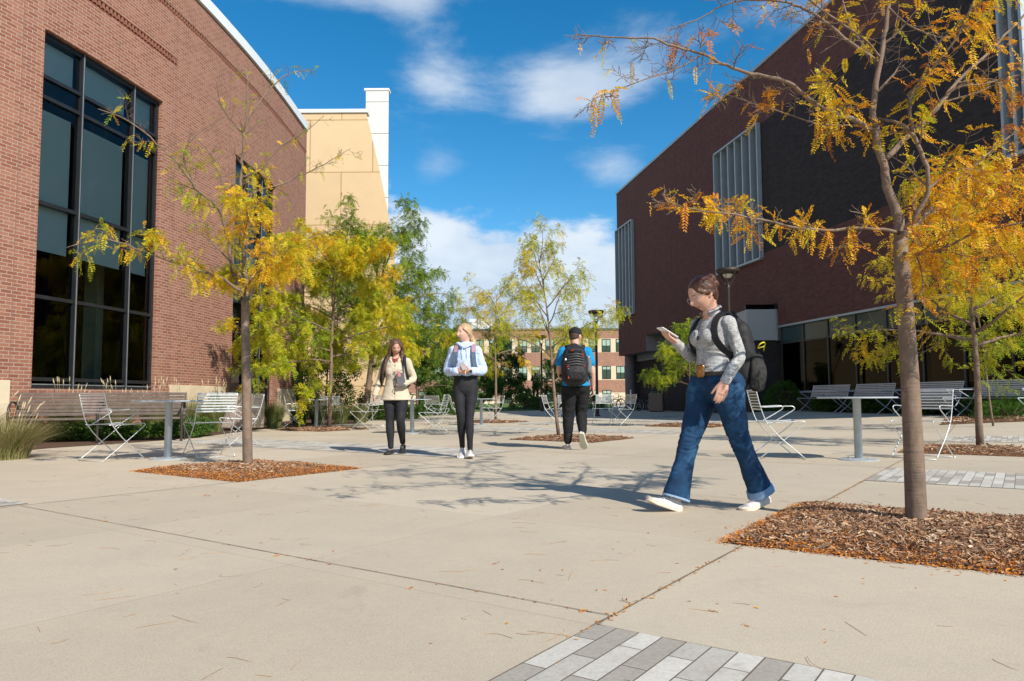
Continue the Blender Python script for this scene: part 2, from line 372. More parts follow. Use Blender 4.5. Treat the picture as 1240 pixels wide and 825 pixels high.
M_GLASS_D = mat_glass('dark_glass', (.16, .22, .23), .32)
M_BLIND = plain('window_blind', (.55, .58, .55), .9, 0, .03, 1)

class Wall:
    """a wall along a plan curve u -> (x, y), with openings and a dentil course; UV in metres"""
    def __init__(s, pts, m=8):
        s.P = spline([(x, y, 0) for x, y in pts], m) if m > 1 else [Vector((x, y, 0)) for x, y in pts]
        s.U = [0.0]
        for a, b in zip(s.P, s.P[1:]): s.U.append(s.U[-1] + (b - a).length)
    def at(s, u, off=0.0, z=0.0):
        u = max(0, min(s.U[-1] - 1e-6, u)); i = max(j for j in range(len(s.U) - 1) if s.U[j] <= u); t = (u - s.U[i]) / (s.U[i + 1] - s.U[i])
        d = (s.P[i + 1] - s.P[i]).normalized(); nrm = Vector((d.y, -d.x, 0))
        p = s.P[i].lerp(s.P[i + 1], t) + nrm * off; p.z = z; return p
    def u_of_y(s, y):
        for i in range(len(s.P) - 1):
            if (s.P[i].y - y) * (s.P[i + 1].y - y) <= 0: return s.U[i] + (s.U[i + 1] - s.U[i]) * abs((y - s.P[i].y) / (s.P[i + 1].y - s.P[i].y))
        return 0 if y < s.P[0].y else s.U[-1]
    def sheet(s, name, m, u0, u1, z0, z1, off=0.0, holes=(), depth=.28, du=.6, parent=None, top=True, sides=True, back=None):
        """holes: (u0,u1,z0,z1). depth = reveal depth. Positive off = towards the viewer side"""
        bm = bmesh.new(); uvl = bm.loops.layers.uv.new('UVMap')
        us = {u0, u1}; zs = {z0, z1}
        n = max(1, int((u1 - u0) / du)); us |= {u0 + (u1 - u0) * i / n for i in range(n + 1)}
        for h in holes: us |= {h[0], h[1]}; zs |= {h[2], h[3]}
        us = sorted(u for u in us if u0 - 1e-6 <= u <= u1 + 1e-6); zs = sorted(z for z in zs if z0 - 1e-6 <= z <= z1 + 1e-6)
        def quad(pts, uvs):
            f = bm.faces.new([bm.verts.new(p) for p in pts])
            for lp, uv in zip(f.loops, uvs): lp[uvl].uv = uv
        def inside(u, z): return any(h[0] < u < h[1] and h[2] < z < h[3] for h in holes)
        for a, b in zip(us, us[1:]):
            for c, d in zip(zs, zs[1:]):
                if inside((a + b) / 2, (c + d) / 2): continue
                quad([s.at(a, off, c), s.at(b, off, c), s.at(b, off, d), s.at(a, off, d)], [(a, c), (b, c), (b, d), (a, d)])
        for h in holes:
            for uu, sg in ((h[0], 0), (h[1], 1)):
                quad([s.at(uu, off, h[2]), s.at(uu, off - depth, h[2]), s.at(uu, off - depth, h[3]), s.at(uu, off, h[3])], [(uu, h[2]), (uu + depth, h[2]), (uu + depth, h[3]), (uu, h[3])])
            hu = [u for u in us if h[0] - 1e-6 <= u <= h[1] + 1e-6]
            for zz in (h[2], h[3]):
                for a, b in zip(hu, hu[1:]): quad([s.at(a, off, zz), s.at(b, off, zz), s.at(b, off - depth, zz), s.at(a, off - depth, zz)], [(a, zz), (b, zz), (b, zz + depth), (a, zz + depth)])
        bk = depth if back is None else back
        if top:
            for zz in (z0, z1):
                for a, b in zip(us, us[1:]): quad([s.at(a, off, zz), s.at(b, off, zz), s.at(b, off - bk, zz), s.at(a, off - bk, zz)], [(a, 0), (b, 0), (b, bk), (a, bk)])
        if sides:
            for uu in (u0, u1): quad([s.at(uu, off, z0), s.at(uu, off - bk, z0), s.at(uu, off - bk, z1), s.at(uu, off, z1)], [(uu, z0), (uu + bk, z0), (uu + bk, z1), (uu, z1)])
        return obj(name, bm, m, parent)
    def bar(s, bm, u0, u1, z0, z1, off, dep, du=.6):
        n = max(1, int((u1 - u0) / du))
        for i in range(n):
            a, b = u0 + (u1 - u0) * i / n, u0 + (u1 - u0) * (i + 1) / n
            q = [s.at(a, off, z0), s.at(b, off, z0), s.at(b, off - dep, z0), s.at(a, off - dep, z0)]; w = [Vector((p.x, p.y, z1)) for p in q]
            v = [bm.verts.new(p) for p in q + w]
            for f in ((0, 1, 2, 3), (4, 5, 6, 7), (0, 1, 5, 4), (2, 3, 7, 6)): bm.faces.new([v[k] for k in f])
            if i == 0: bm.faces.new([v[k] for k in (0, 3, 7, 4)])
            if i == n - 1: bm.faces.new([v[k] for k in (1, 2, 6, 5)])

# ------------------------------------------------------------------ left: curved red brick building
LB = thing('brick_building', 'curved red brick building with tall dark windows and a white roof edge', 'building')
lw = Wall([(-12.3, 4.8), (-10.9, 8), (-9.9, 10.4), (-8.88, 13.4), (-8.28, 16.9), (-7.96, 20.6), (-7.87, 23.9), (-7.93, 27.6)], 6)
UE = lw.U[-1]; uy = lw.u_of_y
ZT = 11.28
W1U = (uy(13.42), uy(16.88)); W2U = (uy(20.6), uy(23.9)); WZ = (0.98, 7.84)
hol = [(W1U[0], W1U[1], *WZ), (W2U[0], W2U[1], .4, WZ[1])]
slot = [(0, uy(17.42), 8.96, 9.14), (0, UE, 10.2, 10.34)]
lw.sheet('wall', M_BRICK, 0, UE, 0, ZT - .0, 0, hol + slot, .30, .5, LB, top=False, sides=False)
# recessed header course teeth in the two slots
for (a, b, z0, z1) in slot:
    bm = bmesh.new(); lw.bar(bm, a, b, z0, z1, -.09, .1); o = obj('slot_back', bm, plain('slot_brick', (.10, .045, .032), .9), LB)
    bm = bmesh.new(); u = a + .03; zz = z0 + (z1 - z0) * .35
    while u < b - .08:
        lw.bar(bm, u, u + .058, zz, z1 - .002, -.012, .075); u += .116
    tag(obj('dentil_course', bm, plain('dentil_brick', (.24, .10, .065), .9), LB), kind='stuff')
bm = bmesh.new(); lw.bar(bm, -0, UE, ZT - .16, ZT + .14, .07, .5); obj('coping', bm, M_COPE, LB)
# end return wall, back and roof so the building is a closed volume
rw = Wall([(-7.93, 27.6), (-30, 28.4)], 1); rw.sheet('wall', M_BRICK, 0, rw.U[-1], 0, ZT, 0, (), .3, 2, LB, top=False, sides=False)
bm = bmesh.new(); rp = [lw.at(UE * i / 30, -.02, ZT - .25) for i in range(31)] + [Vector((-30, 28.3, ZT - .25)), Vector((-30, 4.8, ZT - .25))]
bm.faces.new([bm.verts.new(p) for p in rp]); obj('roof', bm, plain('roof_gravel', (.3, .3, .28), .9), LB)
bm = bmesh.new()
for A_, B_ in (((-30, 28.3), (-30, 4.8)), ((-30, 4.8), (-12.3, 4.8))):
    bm.faces.new([bm.verts.new(p) for p in ((*A_, 0), (*B_, 0), (*B_, ZT), (*A_, ZT))])
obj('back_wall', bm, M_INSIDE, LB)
# stone plinth blocks and vertical control joints
for (a, b) in ((uy(13.42) - 2.2, uy(13.42) - .45), (uy(17.45), uy(20.2)), (uy(24.4), uy(27.5))):
    bm = bmesh.new(); lw.bar(bm, a, b, 0, 1.12, .035, .1); lw.bar(bm, a + .0, b - .0, 0, .72, .052, .03); obj('stone_plinth', bm, M_LIME, LB)
bm = bmesh.new()
for u in (W1U[0] - .45, W1U[1] + .4, W1U[1] + .52, W2U[0] - .45): lw.bar(bm, u, u + .012, 1.13 if u > 0 else 0, 10.1, .003, .012)
obj('control_joint', bm, plain('sealant', (.22, .13, .10), .8), LB)
def big_window(par, u0, u1, z0, z1, mull, trans, off=-.16, blindz=3.64, blinds=True):
    w = bpy.data.objects.new('window', None); COL.objects.link(w); w.parent = par
    bm = bmesh.new()
    lw.bar(bm, u0, u1, z0, z0 + .07, off + .06, .14); lw.bar(bm, u0, u1, z1 - .10, z1, off + .06, .14)
    lw.bar(bm, u0, u0 + .08, z0, z1, off + .05, .14, 9); lw.bar(bm, u1 - .08, u1, z0, z1, off + .05, .14, 9)
    for f in mull:
        u = u0 + (u1 - u0) * f; lw.bar(bm, u - .035, u + .035, z0, z1, off + .075, .15, 9)
    for z in trans: lw.bar(bm, u0, u1, z - .035, z + .035, off + .055, .12)
    obj('frame', bm, M_DARKMETAL, w)
    bm = bmesh.new(); edges = [0] + list(mull) + [1]
    # thin bright edges of the mullion caps
    for f in mull:
        u = u0 + (u1 - u0) * f; lw.bar(bm, u - .008, u + .008, z0, z1, off + .085, .012, 9)
    lw.bar(bm, u0, u1, z0 + .07, z0 + .09, off + .068, .02)
    obj('mullion_cap', bm, plain('grey_metal_edge', (.30, .32, .34), .4, .5), w)
    bm = bmesh.new()
    n = 8
    for i in range(n):
        a, b = u0 + (u1 - u0) * i / n, u0 + (u1 - u0) * (i + 1) / n
        bm.faces.new([bm.verts.new(p) for p in (lw.at(a, off, z0), lw.at(b, off, z0), lw.at(b, off, z1), lw.at(a, off, z1))])
    obj('pane', bm, M_GLASS, w)
    if blinds:
        for k, (f0, f1) in enumerate(zip(edges, edges[1:])):
            a, b = u0 + (u1 - u0) * f0 + .10, u0 + (u1 - u0) * f1 - .04
            bm = bmesh.new(); lw.bar(bm, a - .05, b - .02, blindz, 6.4, off - .14, .012); lw.bar(bm, a - .05, b - .02, 6.98, z1 - .1, off - .14, .012); obj('blind', bm, M_BLIND, w)
    # dark spandrel between the transoms
    bm = bmesh.new(); lw.bar(bm, u0 + .03, u1 - .03, 6.6, 6.96, off - .03, .02); obj('spandrel', bm, plain('spandrel_glass', (.015, .025, .04), .1), w)
    return w
big_window(LB, *W1U, *WZ, (.30, .74), (1.16, 2.72, 4.52, 6.58, 6.98))
big_window(LB, W2U[0], W2U[1], .4, WZ[1], (.33, .68), (1.16, 2.72, 4.52, 6.58, 6.98))
# interior: floor slab, back wall, a few columns
bm = bmesh.new(); box(bm, -14, -13.7, 12, 27, 0, 8); 
for y in (12.2, 18.8, 26): box(bm, -13.7, -9.75 if y < 14 else -8.6, y, y + .2, 0, 8)
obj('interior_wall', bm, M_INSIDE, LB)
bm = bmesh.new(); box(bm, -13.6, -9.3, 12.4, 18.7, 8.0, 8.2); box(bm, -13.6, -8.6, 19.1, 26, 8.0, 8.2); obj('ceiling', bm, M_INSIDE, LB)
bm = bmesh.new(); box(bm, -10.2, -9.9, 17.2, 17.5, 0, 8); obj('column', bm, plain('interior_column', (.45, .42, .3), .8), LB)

# ------------------------------------------------------------------ tan building with a battered edge, and its white tower
TB = thing('stucco_building', 'tan stucco building with a sloping right edge behind the yellow tree', 'building')
def mat_tan():
    t = NT('tan_stucco', .9, 0, .2); v = t.coord('Object'); sp = t.n('ShaderNodeSeparateXYZ'); t.l(v, sp.inputs[0])
    br = t.n('ShaderNodeTexBrick', offset=.5); br.inputs['Scale'].default_value = 1; br.inputs['Brick Width'].default_value = 3.0; br.inputs['Row Height'].default_value = 2.55
    br.inputs['Mortar Size'].default_value = .022; br.inputs['Color1'].default_value = (.62, .455, .265, 1); br.inputs['Color2'].default_value = (.65, .48, .285, 1); br.inputs['Mortar'].default_value = (.36, .235, .11, 1)
    cb = t.n('ShaderNodeCombineXYZ'); t.l(t.math('ADD', sp.outputs[0], .6), cb.inputs[0]); t.l(t.math('ADD', sp.outputs[2], 1.2), cb.inputs[1]); t.l(cb.outputs[0], br.inputs[0])
    c = t.mix(.35, br.outputs['Color'], t.ramp(t.noise(v, 1.2, 6, .6), [(.3, (.8, .8, .8)), (.7, (1, 1, 1))]), 'MULTIPLY'); t.col(c); t.bump(t.noise(v, 120, 3), .3, .004); return t.mat
M_TAN = mat_tan()
prof = [(-4.75, 0), (-5.02, .87), (-5.32, 5.0), (-5.55, 7.4), (-5.85, 9.6), (-6.35, 12.0), (-6.93, 14.45)]
bm = bmesh.new(); fr = [bm.verts.new((x, 34, z)) for x, z in prof]; tl = bm.verts.new((-30, 34, 14.45)); bl = bm.verts.new((-30, 34, 0))
bk = [bm.verts.new((x * 46 / 34 - .25, 46, z)) for x, z in prof]; tlb = bm.verts.new((-30, 46, 14.45)); blb = bm.verts.new((-30, 46, 0))
bm.faces.new([bl] + fr + [tl]); bm.faces.new([blb] + bk + [tlb])
for i in range(len(prof) - 1): bm.faces.new((fr[i], fr[i + 1], bk[i + 1], bk[i]))
bm.faces.new((fr[-1], tl, tlb, bk[-1]))
bmesh.ops.recalc_face_normals(bm, faces=bm.faces[:]); obj('wall', bm, M_TAN, TB)
bm = bmesh.new(); box(bm, -30, -6.86, 33.93, 34.5, 14.45, 14.62); obj('coping', bm, M_COPE, TB)
TW = thing('stair_tower', 'white panelled tower rising behind the tan stucco building', 'tower', (0, 0, 0))
t = NT('white_panel', .6, 0, .3); v = t.coord('Object'); sp = t.n('ShaderNodeSeparateXYZ'); t.l(v, sp.inputs[0])
fz = t.math('ABSOLUTE', t.math('SUBTRACT', t.math('FRACT', t.math('DIVIDE', sp.outputs[2], 2.15)), .5)); ln = t.math('LESS_THAN', fz, .012)
t.col(t.mix(ln, t.ramp(t.noise(v, 1.0, 4), [(.3, (.60, .60, .56)), (.7, (.66, .66, .61))]), (.22, .22, .21))); M_WPAN = t.mat
bm = bmesh.new(); box(bm, -9.62, -8.1, 47, 50, 0, 21.2, .02)
for v_ in bm.verts: v_.co.x *= v_.co.y / 47
obj('wall', bm, M_WPAN, TW)
bm = bmesh.new(); box(bm, -9.72, -8.06, 46.95, 47.6, 21.2, 21.34); obj('coping', bm, M_COPE, TW)

# ------------------------------------------------------------------ right: dark brick building on an overhang
RB = thing('brick_building', 'dark plum brick building raised over a glazed ground floor with finned windows', 'building')
def pl(Y, off=0.0): return (14.673 - .17 * Y - off * .986, Y - off * .168)
rwl = Wall([pl(46.25), pl(16.2)], 1)     # u runs from the far corner towards the camera
RU = rwl.U[-1]
def ur(Y): return (46.25 - Y) * math.hypot(1, .17)
ZR, ZB = 13.9, 3.4
H0 = (ur(46.25) + .0, ur(43.1), 5.8, 11.42); H1 = (ur(32.0), ur(28.2), 6.2, 11.58); H3 = (ur(16.85), RU, 6.37, 11.58)
class _: pass
# upper skin in three brick zones
def rsheet(m, u0, u1, z0, z1, holes=()): rwl.sheet('wall', m, u0, u1, z0, z1, 0, holes, .45, 2.5, RB, top=False, sides=False)
rwl_n = None
un, uc = ur(41.3), ur(27.25)            # the raised notch in the overhang
rsheet(M_PLUM, 0, ur(28.2) + .0, 5.0, ZR, (H0, H1))
rsheet(M_PLUM, 0, un, ZB, 5.0); rsheet(M_PLUM, un, uc, 4.3, 5.0)
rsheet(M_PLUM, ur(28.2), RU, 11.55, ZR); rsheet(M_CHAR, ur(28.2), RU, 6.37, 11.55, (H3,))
rsheet(M_PLUM, ur(28.2), RU, 5.0, 6.37); rsheet(M_PLUM, uc, RU, ZB, 5.0)
for u_ in (un, uc): pass
# far end, near end, roof, soffits
bm = bmesh.new(); uvl = bm.loops.layers.uv.new('UVMap')
def q4(a, b, z0, z1):
    f = bm.faces.new([bm.verts.new((*a, z0)), bm.verts.new((*b, z0)), bm.verts.new((*b, z1)), bm.verts.new((*a, z1))]); L_ = math.dist(a, b)
    for lp, uv in zip(f.loops, ((0, z0), (L_, z0), (L_, z1), (0, z1))): lp[uvl].uv = uv
q4(pl(46.25), (36, 46.25), ZB, ZR); q4(pl(16.2), (36, 16.2), ZB, ZR); q4((36, 46.25), (36, 16.2), 0, ZR)
obj('wall', bm, M_PLUM, RB)
M_SOFF = plain('soffit_grey', (.20, .21, .22), .8)
bm = bmesh.new()
def hq(pts, z): bm.faces.new([bm.verts.new((x, y, z)) for x, y in pts])
hq([pl(46.25), pl(41.3), (36, 41.3), (36, 46.25)], ZB); hq([pl(41.3), pl(27.25), (36, 27.25), (36, 41.3)], 4.3); hq([pl(27.25), pl(16.2), (36, 16.2), (36, 27.25)], ZB)
for Y in (41.3, 27.25): bm.faces.new([bm.verts.new(p) for p in ((*pl(Y), ZB), (36, Y, ZB), (36, Y, 4.3), (*pl(Y), 4.3))])
obj('soffit', bm, M_SOFF, RB)
bm = bmesh.new(); hq([pl(46.25), pl(16.2), (36, 16.2), (36, 46.25)], ZR - .2); obj('roof', bm, plain('roof_gravel', (.3, .3, .28), .9), RB)
M_BLUEMETAL = plain('pale_blue_grey_metal', (.30, .36, .40), .45, .2, .06, 3)
bm = bmesh.new(); rwl.bar(bm, -.05, RU, ZR - .06, ZR + .06, .06, .3, 9); obj('coping', bm, M_BLUEMETAL, RB)
bm = bmesh.new(); rwl.bar(bm, uc, RU, ZB - .05, ZB + .02, .03, .12, 9); obj('header_trim', bm, M_BLUEMETAL, RB)
def fin_window(u0, u1, z0, z1, nf):
    w = bpy.data.objects.new('window', None); COL.objects.link(w); w.parent = RB
    bm = bmesh.new(); rwl.bar(bm, u0, u1, z0 - .06, z0 + .02, .16, .6, 9); rwl.bar(bm, u0, u1, z1 - .02, z1 + .06, .16, .6, 9); rwl.bar(bm, u0 - .04, u0 + .04, z0, z1, .16, .6, 9); rwl.bar(bm, u1 - .04, u1 + .04, z0, z1, .16, .6, 9)
    obj('frame', bm, M_BLUEMETAL, w)
    for i in range(1, nf):
        u = u0 + (u1 - u0) * i / nf; bm = bmesh.new(); rwl.bar(bm, u - .05, u + .05, z0, z1, .12, .30, 9); obj('fin', bm, M_BLUEMETAL, w)
    bm = bmesh.new(); rwl.bar(bm, u0, u1, z0, z1, -.32, .01, 9); obj('pane', bm, plain('teal_spandrel_glass', (.055, .10, .12), .08, 0, .1, 1, .8), w)
    bm = bmesh.new()
    for i in range(nf):
        u = u0 + (u1 - u0) * (i + .5) / nf; rwl.bar(bm, u - .02, u + .02, z0, z1, -.28, .03, 9)
    for k in range(3): rwl.bar(bm, u0, u1, z0 + (z1 - z0) * (.25 + .25 * k), z0 + (z1 - z0) * (.25 + .25 * k) + .04, -.28, .03, 9)
    obj('glazing_bar', bm, M_DARKMETAL, w)
fin_window(0.02, H0[1], H0[2], H0[3], 5); fin_window(*H1[:2], H1[2], H1[3], 6); fin_window(H3[0], RU - .05, H3[2], H3[3], 2)
# recessed ground floor: wall set back under the overhang, then the glazed front facing the plaza
RR = Wall([pl(46.0, -1.0), pl(27.2, -1.0)], 1); RG = RR.U[-1]
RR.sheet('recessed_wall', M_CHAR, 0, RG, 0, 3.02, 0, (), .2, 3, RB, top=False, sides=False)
M_PANELG = plain('pale_grey_panel', (.34, .36, .37), .6, 0, .04, 2)
bm = bmesh.new(); RR.bar(bm, 0, RG, 3.0, 3.48, .1, .2, 9); obj('grey_band', bm, plain('blue_grey_band', (.20, .235, .27), .6), RB)
bm = bmesh.new(); RR.bar(bm, RG * .27, RG, 3.5, 4.3, .05, .2, 9); obj('grey_panel', bm, M_PANELG, RB)
bm = bmesh.new(); uvl = bm.loops.layers.uv.new('UVMap'); X0 = pl(27.2, -1.0)[0]
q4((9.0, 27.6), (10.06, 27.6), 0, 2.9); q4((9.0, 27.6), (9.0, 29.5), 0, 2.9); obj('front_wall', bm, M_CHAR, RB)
bm = bmesh.new(); box(bm, 8.95, 10.1, 27.5, 29.3, 2.9, 4.08); obj('grey_panel', bm, M_PANELG, RB)
bm = bmesh.new(); box(bm, 9.0, 10.1, 27.8, 27.9, 4.08, 4.3); obj('clerestory_pane', bm, M_GLASS_D, RB)
gf = bpy.data.objects.new('glazed_front', None); COL.objects.link(gf); gf.parent = RB
ua, ub = uc + .05, RU
bm = bmesh.new(); uu = ua
while uu < ub: rwl.bar(bm, uu - .03, uu + .03, .2, ZB, -.06, .12, 9); uu += 1.46
rwl.bar(bm, ua, ub, 2.72, 2.77, -.06, .1, 9); obj('mullion', bm, plain('bronze_mullion', (.035, .035, .038), .4), gf)
bm = bmesh.new(); rwl.bar(bm, ua, ub, 0, .90, -.04, .2, 2); obj('low_wall', bm, plain('dark_low_wall', (.05, .048, .05), .8), gf)
bm = bmesh.new(); rwl.bar(bm, ua, ub, .90, .96, .04, .3, 9); obj('sill', bm, M_PANELG, gf)
bm = bmesh.new(); rwl.bar(bm, ua, ub, .96, 2.72, -.10, .008, 9); obj('pane', bm, M_GLASS_D, gf)
bm = bmesh.new(); rwl.bar(bm, ua, ub, 2.77, ZB, -.10, .008, 9); obj('transom_pane', bm, plain('teal_glass_band', (.022, .055, .060), .12, 0, .1, 1, .35), gf)
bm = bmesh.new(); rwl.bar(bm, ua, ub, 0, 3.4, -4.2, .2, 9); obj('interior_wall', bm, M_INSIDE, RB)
for k_, (q0, q1) in enumerate(((4.6, 5.6), (7.4, 10.8))):
    bm = bmesh.new(); rwl.bar(bm, ua + q0, ua + q1, 0, 3.4, -1.6 - .5 * k_, .3, 9); obj('interior_column', bm, plain('warm_interior_wall', (.30, .25, .14), .9), RB)
bm = bmesh.new(); lathe(bm, [(.34, 0), (.34, ZB)], 20, pl(45.7, -.55)); obj('column', bm, plain('column_grey', (.12, .12, .13), .6), RB)

# ------------------------------------------------------------------ far brick and limestone building
FB = thing('brick_building', 'distant low brick building with pale stone bands and rows of green tinted windows', 'building')
FY = 104.0
bm = bmesh.new(); uvl = bm.loops.layers.uv.new('UVMap')
def fband(m, z0, z1, name='wall', off=0):
    global bm, uvl
    bm = bmesh.new(); uvl = bm.loops.layers.uv.new('UVMap')
    q4((-60, FY - off), (60, FY - off), z0, z1); return obj(name, bm, m, FB)
fband(M_FARB, 9.25, 10.5); fband(M_LIME, 7.25, 9.25, 'stone_band', 0); fband(M_FARB, 5.3, 7.25); fband(M_LIME, 3.3, 5.3, 'stone_band'); fband(M_FARB, 1.5, 3.3); fband(M_LIME, 0, 1.5, 'stone_band')
bm = bmesh.new(); box(bm, -60, 60, FY - .12, FY + 14, 10.5, 10.75); obj('roof', bm, plain('dark_roof_edge', (.09, .10, .12), .6), FB)
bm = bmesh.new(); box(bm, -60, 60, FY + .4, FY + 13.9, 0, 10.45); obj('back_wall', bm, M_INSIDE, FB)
bm = bmesh.new(); box(bm, -6.2, -2.9, FY + 2, FY + 6, 10.75, 12.4); obj('rooftop_box', bm, M_WPAN, FB)
win = bpy.data.objects.new('window', None); COL.objects.link(win); win.parent = FB
bm = bmesh.new()
for (a, b, c, d) in ((-.62, .62, 0, .09), (-.62, .62, 1.75, 1.84), (-.62, -.54, .09, 1.75), (.54, .62, .09, 1.75), (-.03, .03, .09, 1.75)): box(bm, a, b, -.06, .05, c, d)
obj('frame', bm, M_DARKMETAL, win)
bm = bmesh.new(); bm.faces.new([bm.verts.new(p) for p in ((-.54, -.015, .09), (.54, -.015, .09), (.54, -.015, 1.75), (-.54, -.015, 1.75))])
pn = obj('pane', bm, plain('green_tinted_pane', (.05, .085, .06), .1, 0, .2, .2, .6), win)
bm = bmesh.new(); bm.faces.new([bm.verts.new(p) for p in ((-.54, -.025, .9), (.54, -.025, .9), (.54, -.025, 1.75), (-.54, -.025, 1.75))])
bd = obj('blind', bm, plain('pale_green_blind', (.30, .42, .34), .7), win)
first = True
for r, z in enumerate((7.33, 3.45, -.3)):
    for i in range(26):
        x = -28.9 + 2.02 * i + (.0 if i % 5 else .15)
        if z < 0 and i % 3 == 1: continue
        w = win if first else copy_tree(win); w.parent = FB; w.location = (x, FY, max(z, .02)); first = False
        random.seed(i * 7 + r)
        for ch in w.children:
            if ch.name.startswith('blind'): ch.scale.z = 1; ch.location.z = 0; ch.location.x = 0; ch.hide_render = False
            if ch.name.startswith('blind') and random.random() < .45: ch.scale = (1, 1, .45); ch.location.z = .96
random.seed(11)
# ------------------------------------------------------------------ trees
def mat_leaf(name, stops, trans=.35, rough=.55):
    t = NT(name, rough, 0, .25); a = t.n('ShaderNodeAttribute', attribute_name='hue'); f = a.outputs['Fac']
    c = t.ramp(f, stops); g_ = t.n('ShaderNodeNewGeometry')
    c = t.mix(.5, c, t.ramp(g_.outputs['Random Per Island'], [(0, (.72, .74, .7)), (1, (1, 1, 1))]), 'MULTIPLY'); t.col(c)
    tl = t.n('ShaderNodeBsdfTranslucent'); t.l(t.mix(1.0, c, (1.0, 1.0, .75), 'MULTIPLY'), tl.inputs[0])
    mx = t.n('ShaderNodeMixShader'); mx.inputs[0].default_value = trans; t.l(t.b.outputs[0], mx.inputs[1]); t.l(tl.outputs[0], mx.inputs[2]); t.l(mx.outputs[0], t.out.inputs[0]); return t.mat
AUT = [(0, (.07, .15, .02)), (.3, (.26, .36, .02)), (.5, (.58, .54, .025)), (.70, (.85, .52, .02)), (.88, (.80, .31, .015)), (1, (.42, .14, .02))]
M_LEAF = mat_leaf('locust_leaf', AUT, .4)
M_LEAF_G = mat_leaf('green_leaf', [(0, (.03, .075, .012)), (.5, (.065, .14, .02)), (1, (.15, .22, .035))], .3)
M_NEEDLE = mat_leaf('juniper_leaf', [(0, (.03, .09, .012)), (1, (.12, .26, .03))], .3)
def mat_bark(name, c1, c2):
    t = NT(name, .85, 0, .2); v = t.coord('Object', (1, 1, .45)); vz = t.coord('Object', (2.0, 2.0, 28))
    f = t.noise(v, 22, 6, .65); l_ = t.noise(vz, 3.0, 3, .6); big = t.noise(t.coord('Object'), 5, 4)
    c = t.mix(f, c1, c2); c = t.mix(t.ramp(l_, [(.62, (0, 0, 0)), (.72, (.55, .55, .55))]), c, tuple(x * .42 for x in c1)); c = t.mix(.6, c, t.ramp(big, [(.35, (.62, .6, .62)), (.65, (1.1, 1.05, 1))]), 'MULTIPLY')
    t.col(c); t.bump(t.math('ADD', f, t.math('MULTIPLY', l_, -.8)), .7, .006); return t.mat
M_BARK = mat_bark('locust_bark', (.10, .064, .046), (.31, .235, .175))
M_TWIG = mat_bark('dark_bark', (.09, .06, .045), (.2, .15, .11))

class Tree:
    def __init__(s, seed): s.rng = random.Random(seed); s.tubes = []; s.sites = []
    def rv(s): 
        r = s.rng; v = Vector((r.gauss(0, 1), r.gauss(0, 1), r.gauss(0, 1))); return v.normalized()
    def grow(s, p, d, L, r, lev, maxlev, up=.12, wander=.22, kids=5, spread=.9, seg=7, droop=0.0, leafy=True, shrink=.52):
        """one branch: a wandering path with side shoots"""
        rg = s.rng; pts = [p.copy()]; rad = [r]; d = d.normalized(); step = L / seg
        for i in range(seg):
            d = (d + s.rv() * wander + Vector((0, 0, up - droop * (i / seg)))).normalized(); p = p + d * step; pts.append(p.copy()); rad.append(max(.0016, r * (1 - .82 * (i + 1) / seg)))
        s.tubes.append((pts, rad)); s.shoots(pts, rad, L, lev, maxlev, up, wander, kids, spread, seg, droop, shrink)
        if lev >= maxlev - 1: s.sites.append((pts, lev))
    def shoots(s, pts, rad, L, lev, maxlev, up, wander, kids, spread, seg, droop, shrink=.52, start=.2):
        if lev >= maxlev: return
        rg = s.rng; n = len(pts) - 1
        for k in range(kids):
            t = start + (1 - start) * (k + rg.random()) / kids; f = t * n; i = min(n - 1, int(f)); q = pts[i].lerp(pts[i + 1], f - i); dd = (pts[i + 1] - pts[i]).normalized()
            side = dd.cross(s.rv()); side.z *= .55
            if side.length < 1e-3: continue
            side.normalize(); nd = (dd * (1 - spread * .45) + side * spread).normalized(); rr = max(.0018, rad[i] * .55)
            s.grow(q, nd, L * shrink * (1.15 - .55 * t) * rg.uniform(.7, 1.25), rr, lev + 1, maxlev, up, wander * 1.1, max(2, kids - 1), spread, max(4, seg - 1), droop, shrink=shrink)
    def wood(s, name, m, parent, n0=8):
        bm = bmesh.new()
        for pts, rad in s.tubes:
            r0 = max(rad); n = 12 if r0 > .05 else 7 if r0 > .015 else 5 if r0 > .006 else 3
            tube(bm, pts, rad, n, cap=r0 > .01)
        return obj(name, bm, m, parent, True)
    def leaf_sites(s, per_m, jitter=.0, dens=None, tipbias=0.0):
        rg = s.rng; P, D = [], []
        for pts, lev in s.sites:
            L = sum((b - a).length for a, b in zip(pts, pts[1:])); k = L * per_m; k = int(k) + (rg.random() < k - int(k))
            for _ in range(k):
                t = rg.random() ** (1 - tipbias); f = t * (len(pts) - 1); i = min(len(pts) - 2, int(f)); q = pts[i].lerp(pts[i + 1], f - i)
                if dens and rg.random() > dens(q): continue
                dd = (pts[i + 1] - pts[i]).normalized(); o = dd.cross(s.rv()).normalized()
                v = (o + dd * .35 + Vector((0, 0, -.35))).normalized(); P.append(q + s.rv() * jitter); D.append(v)
        return P, D
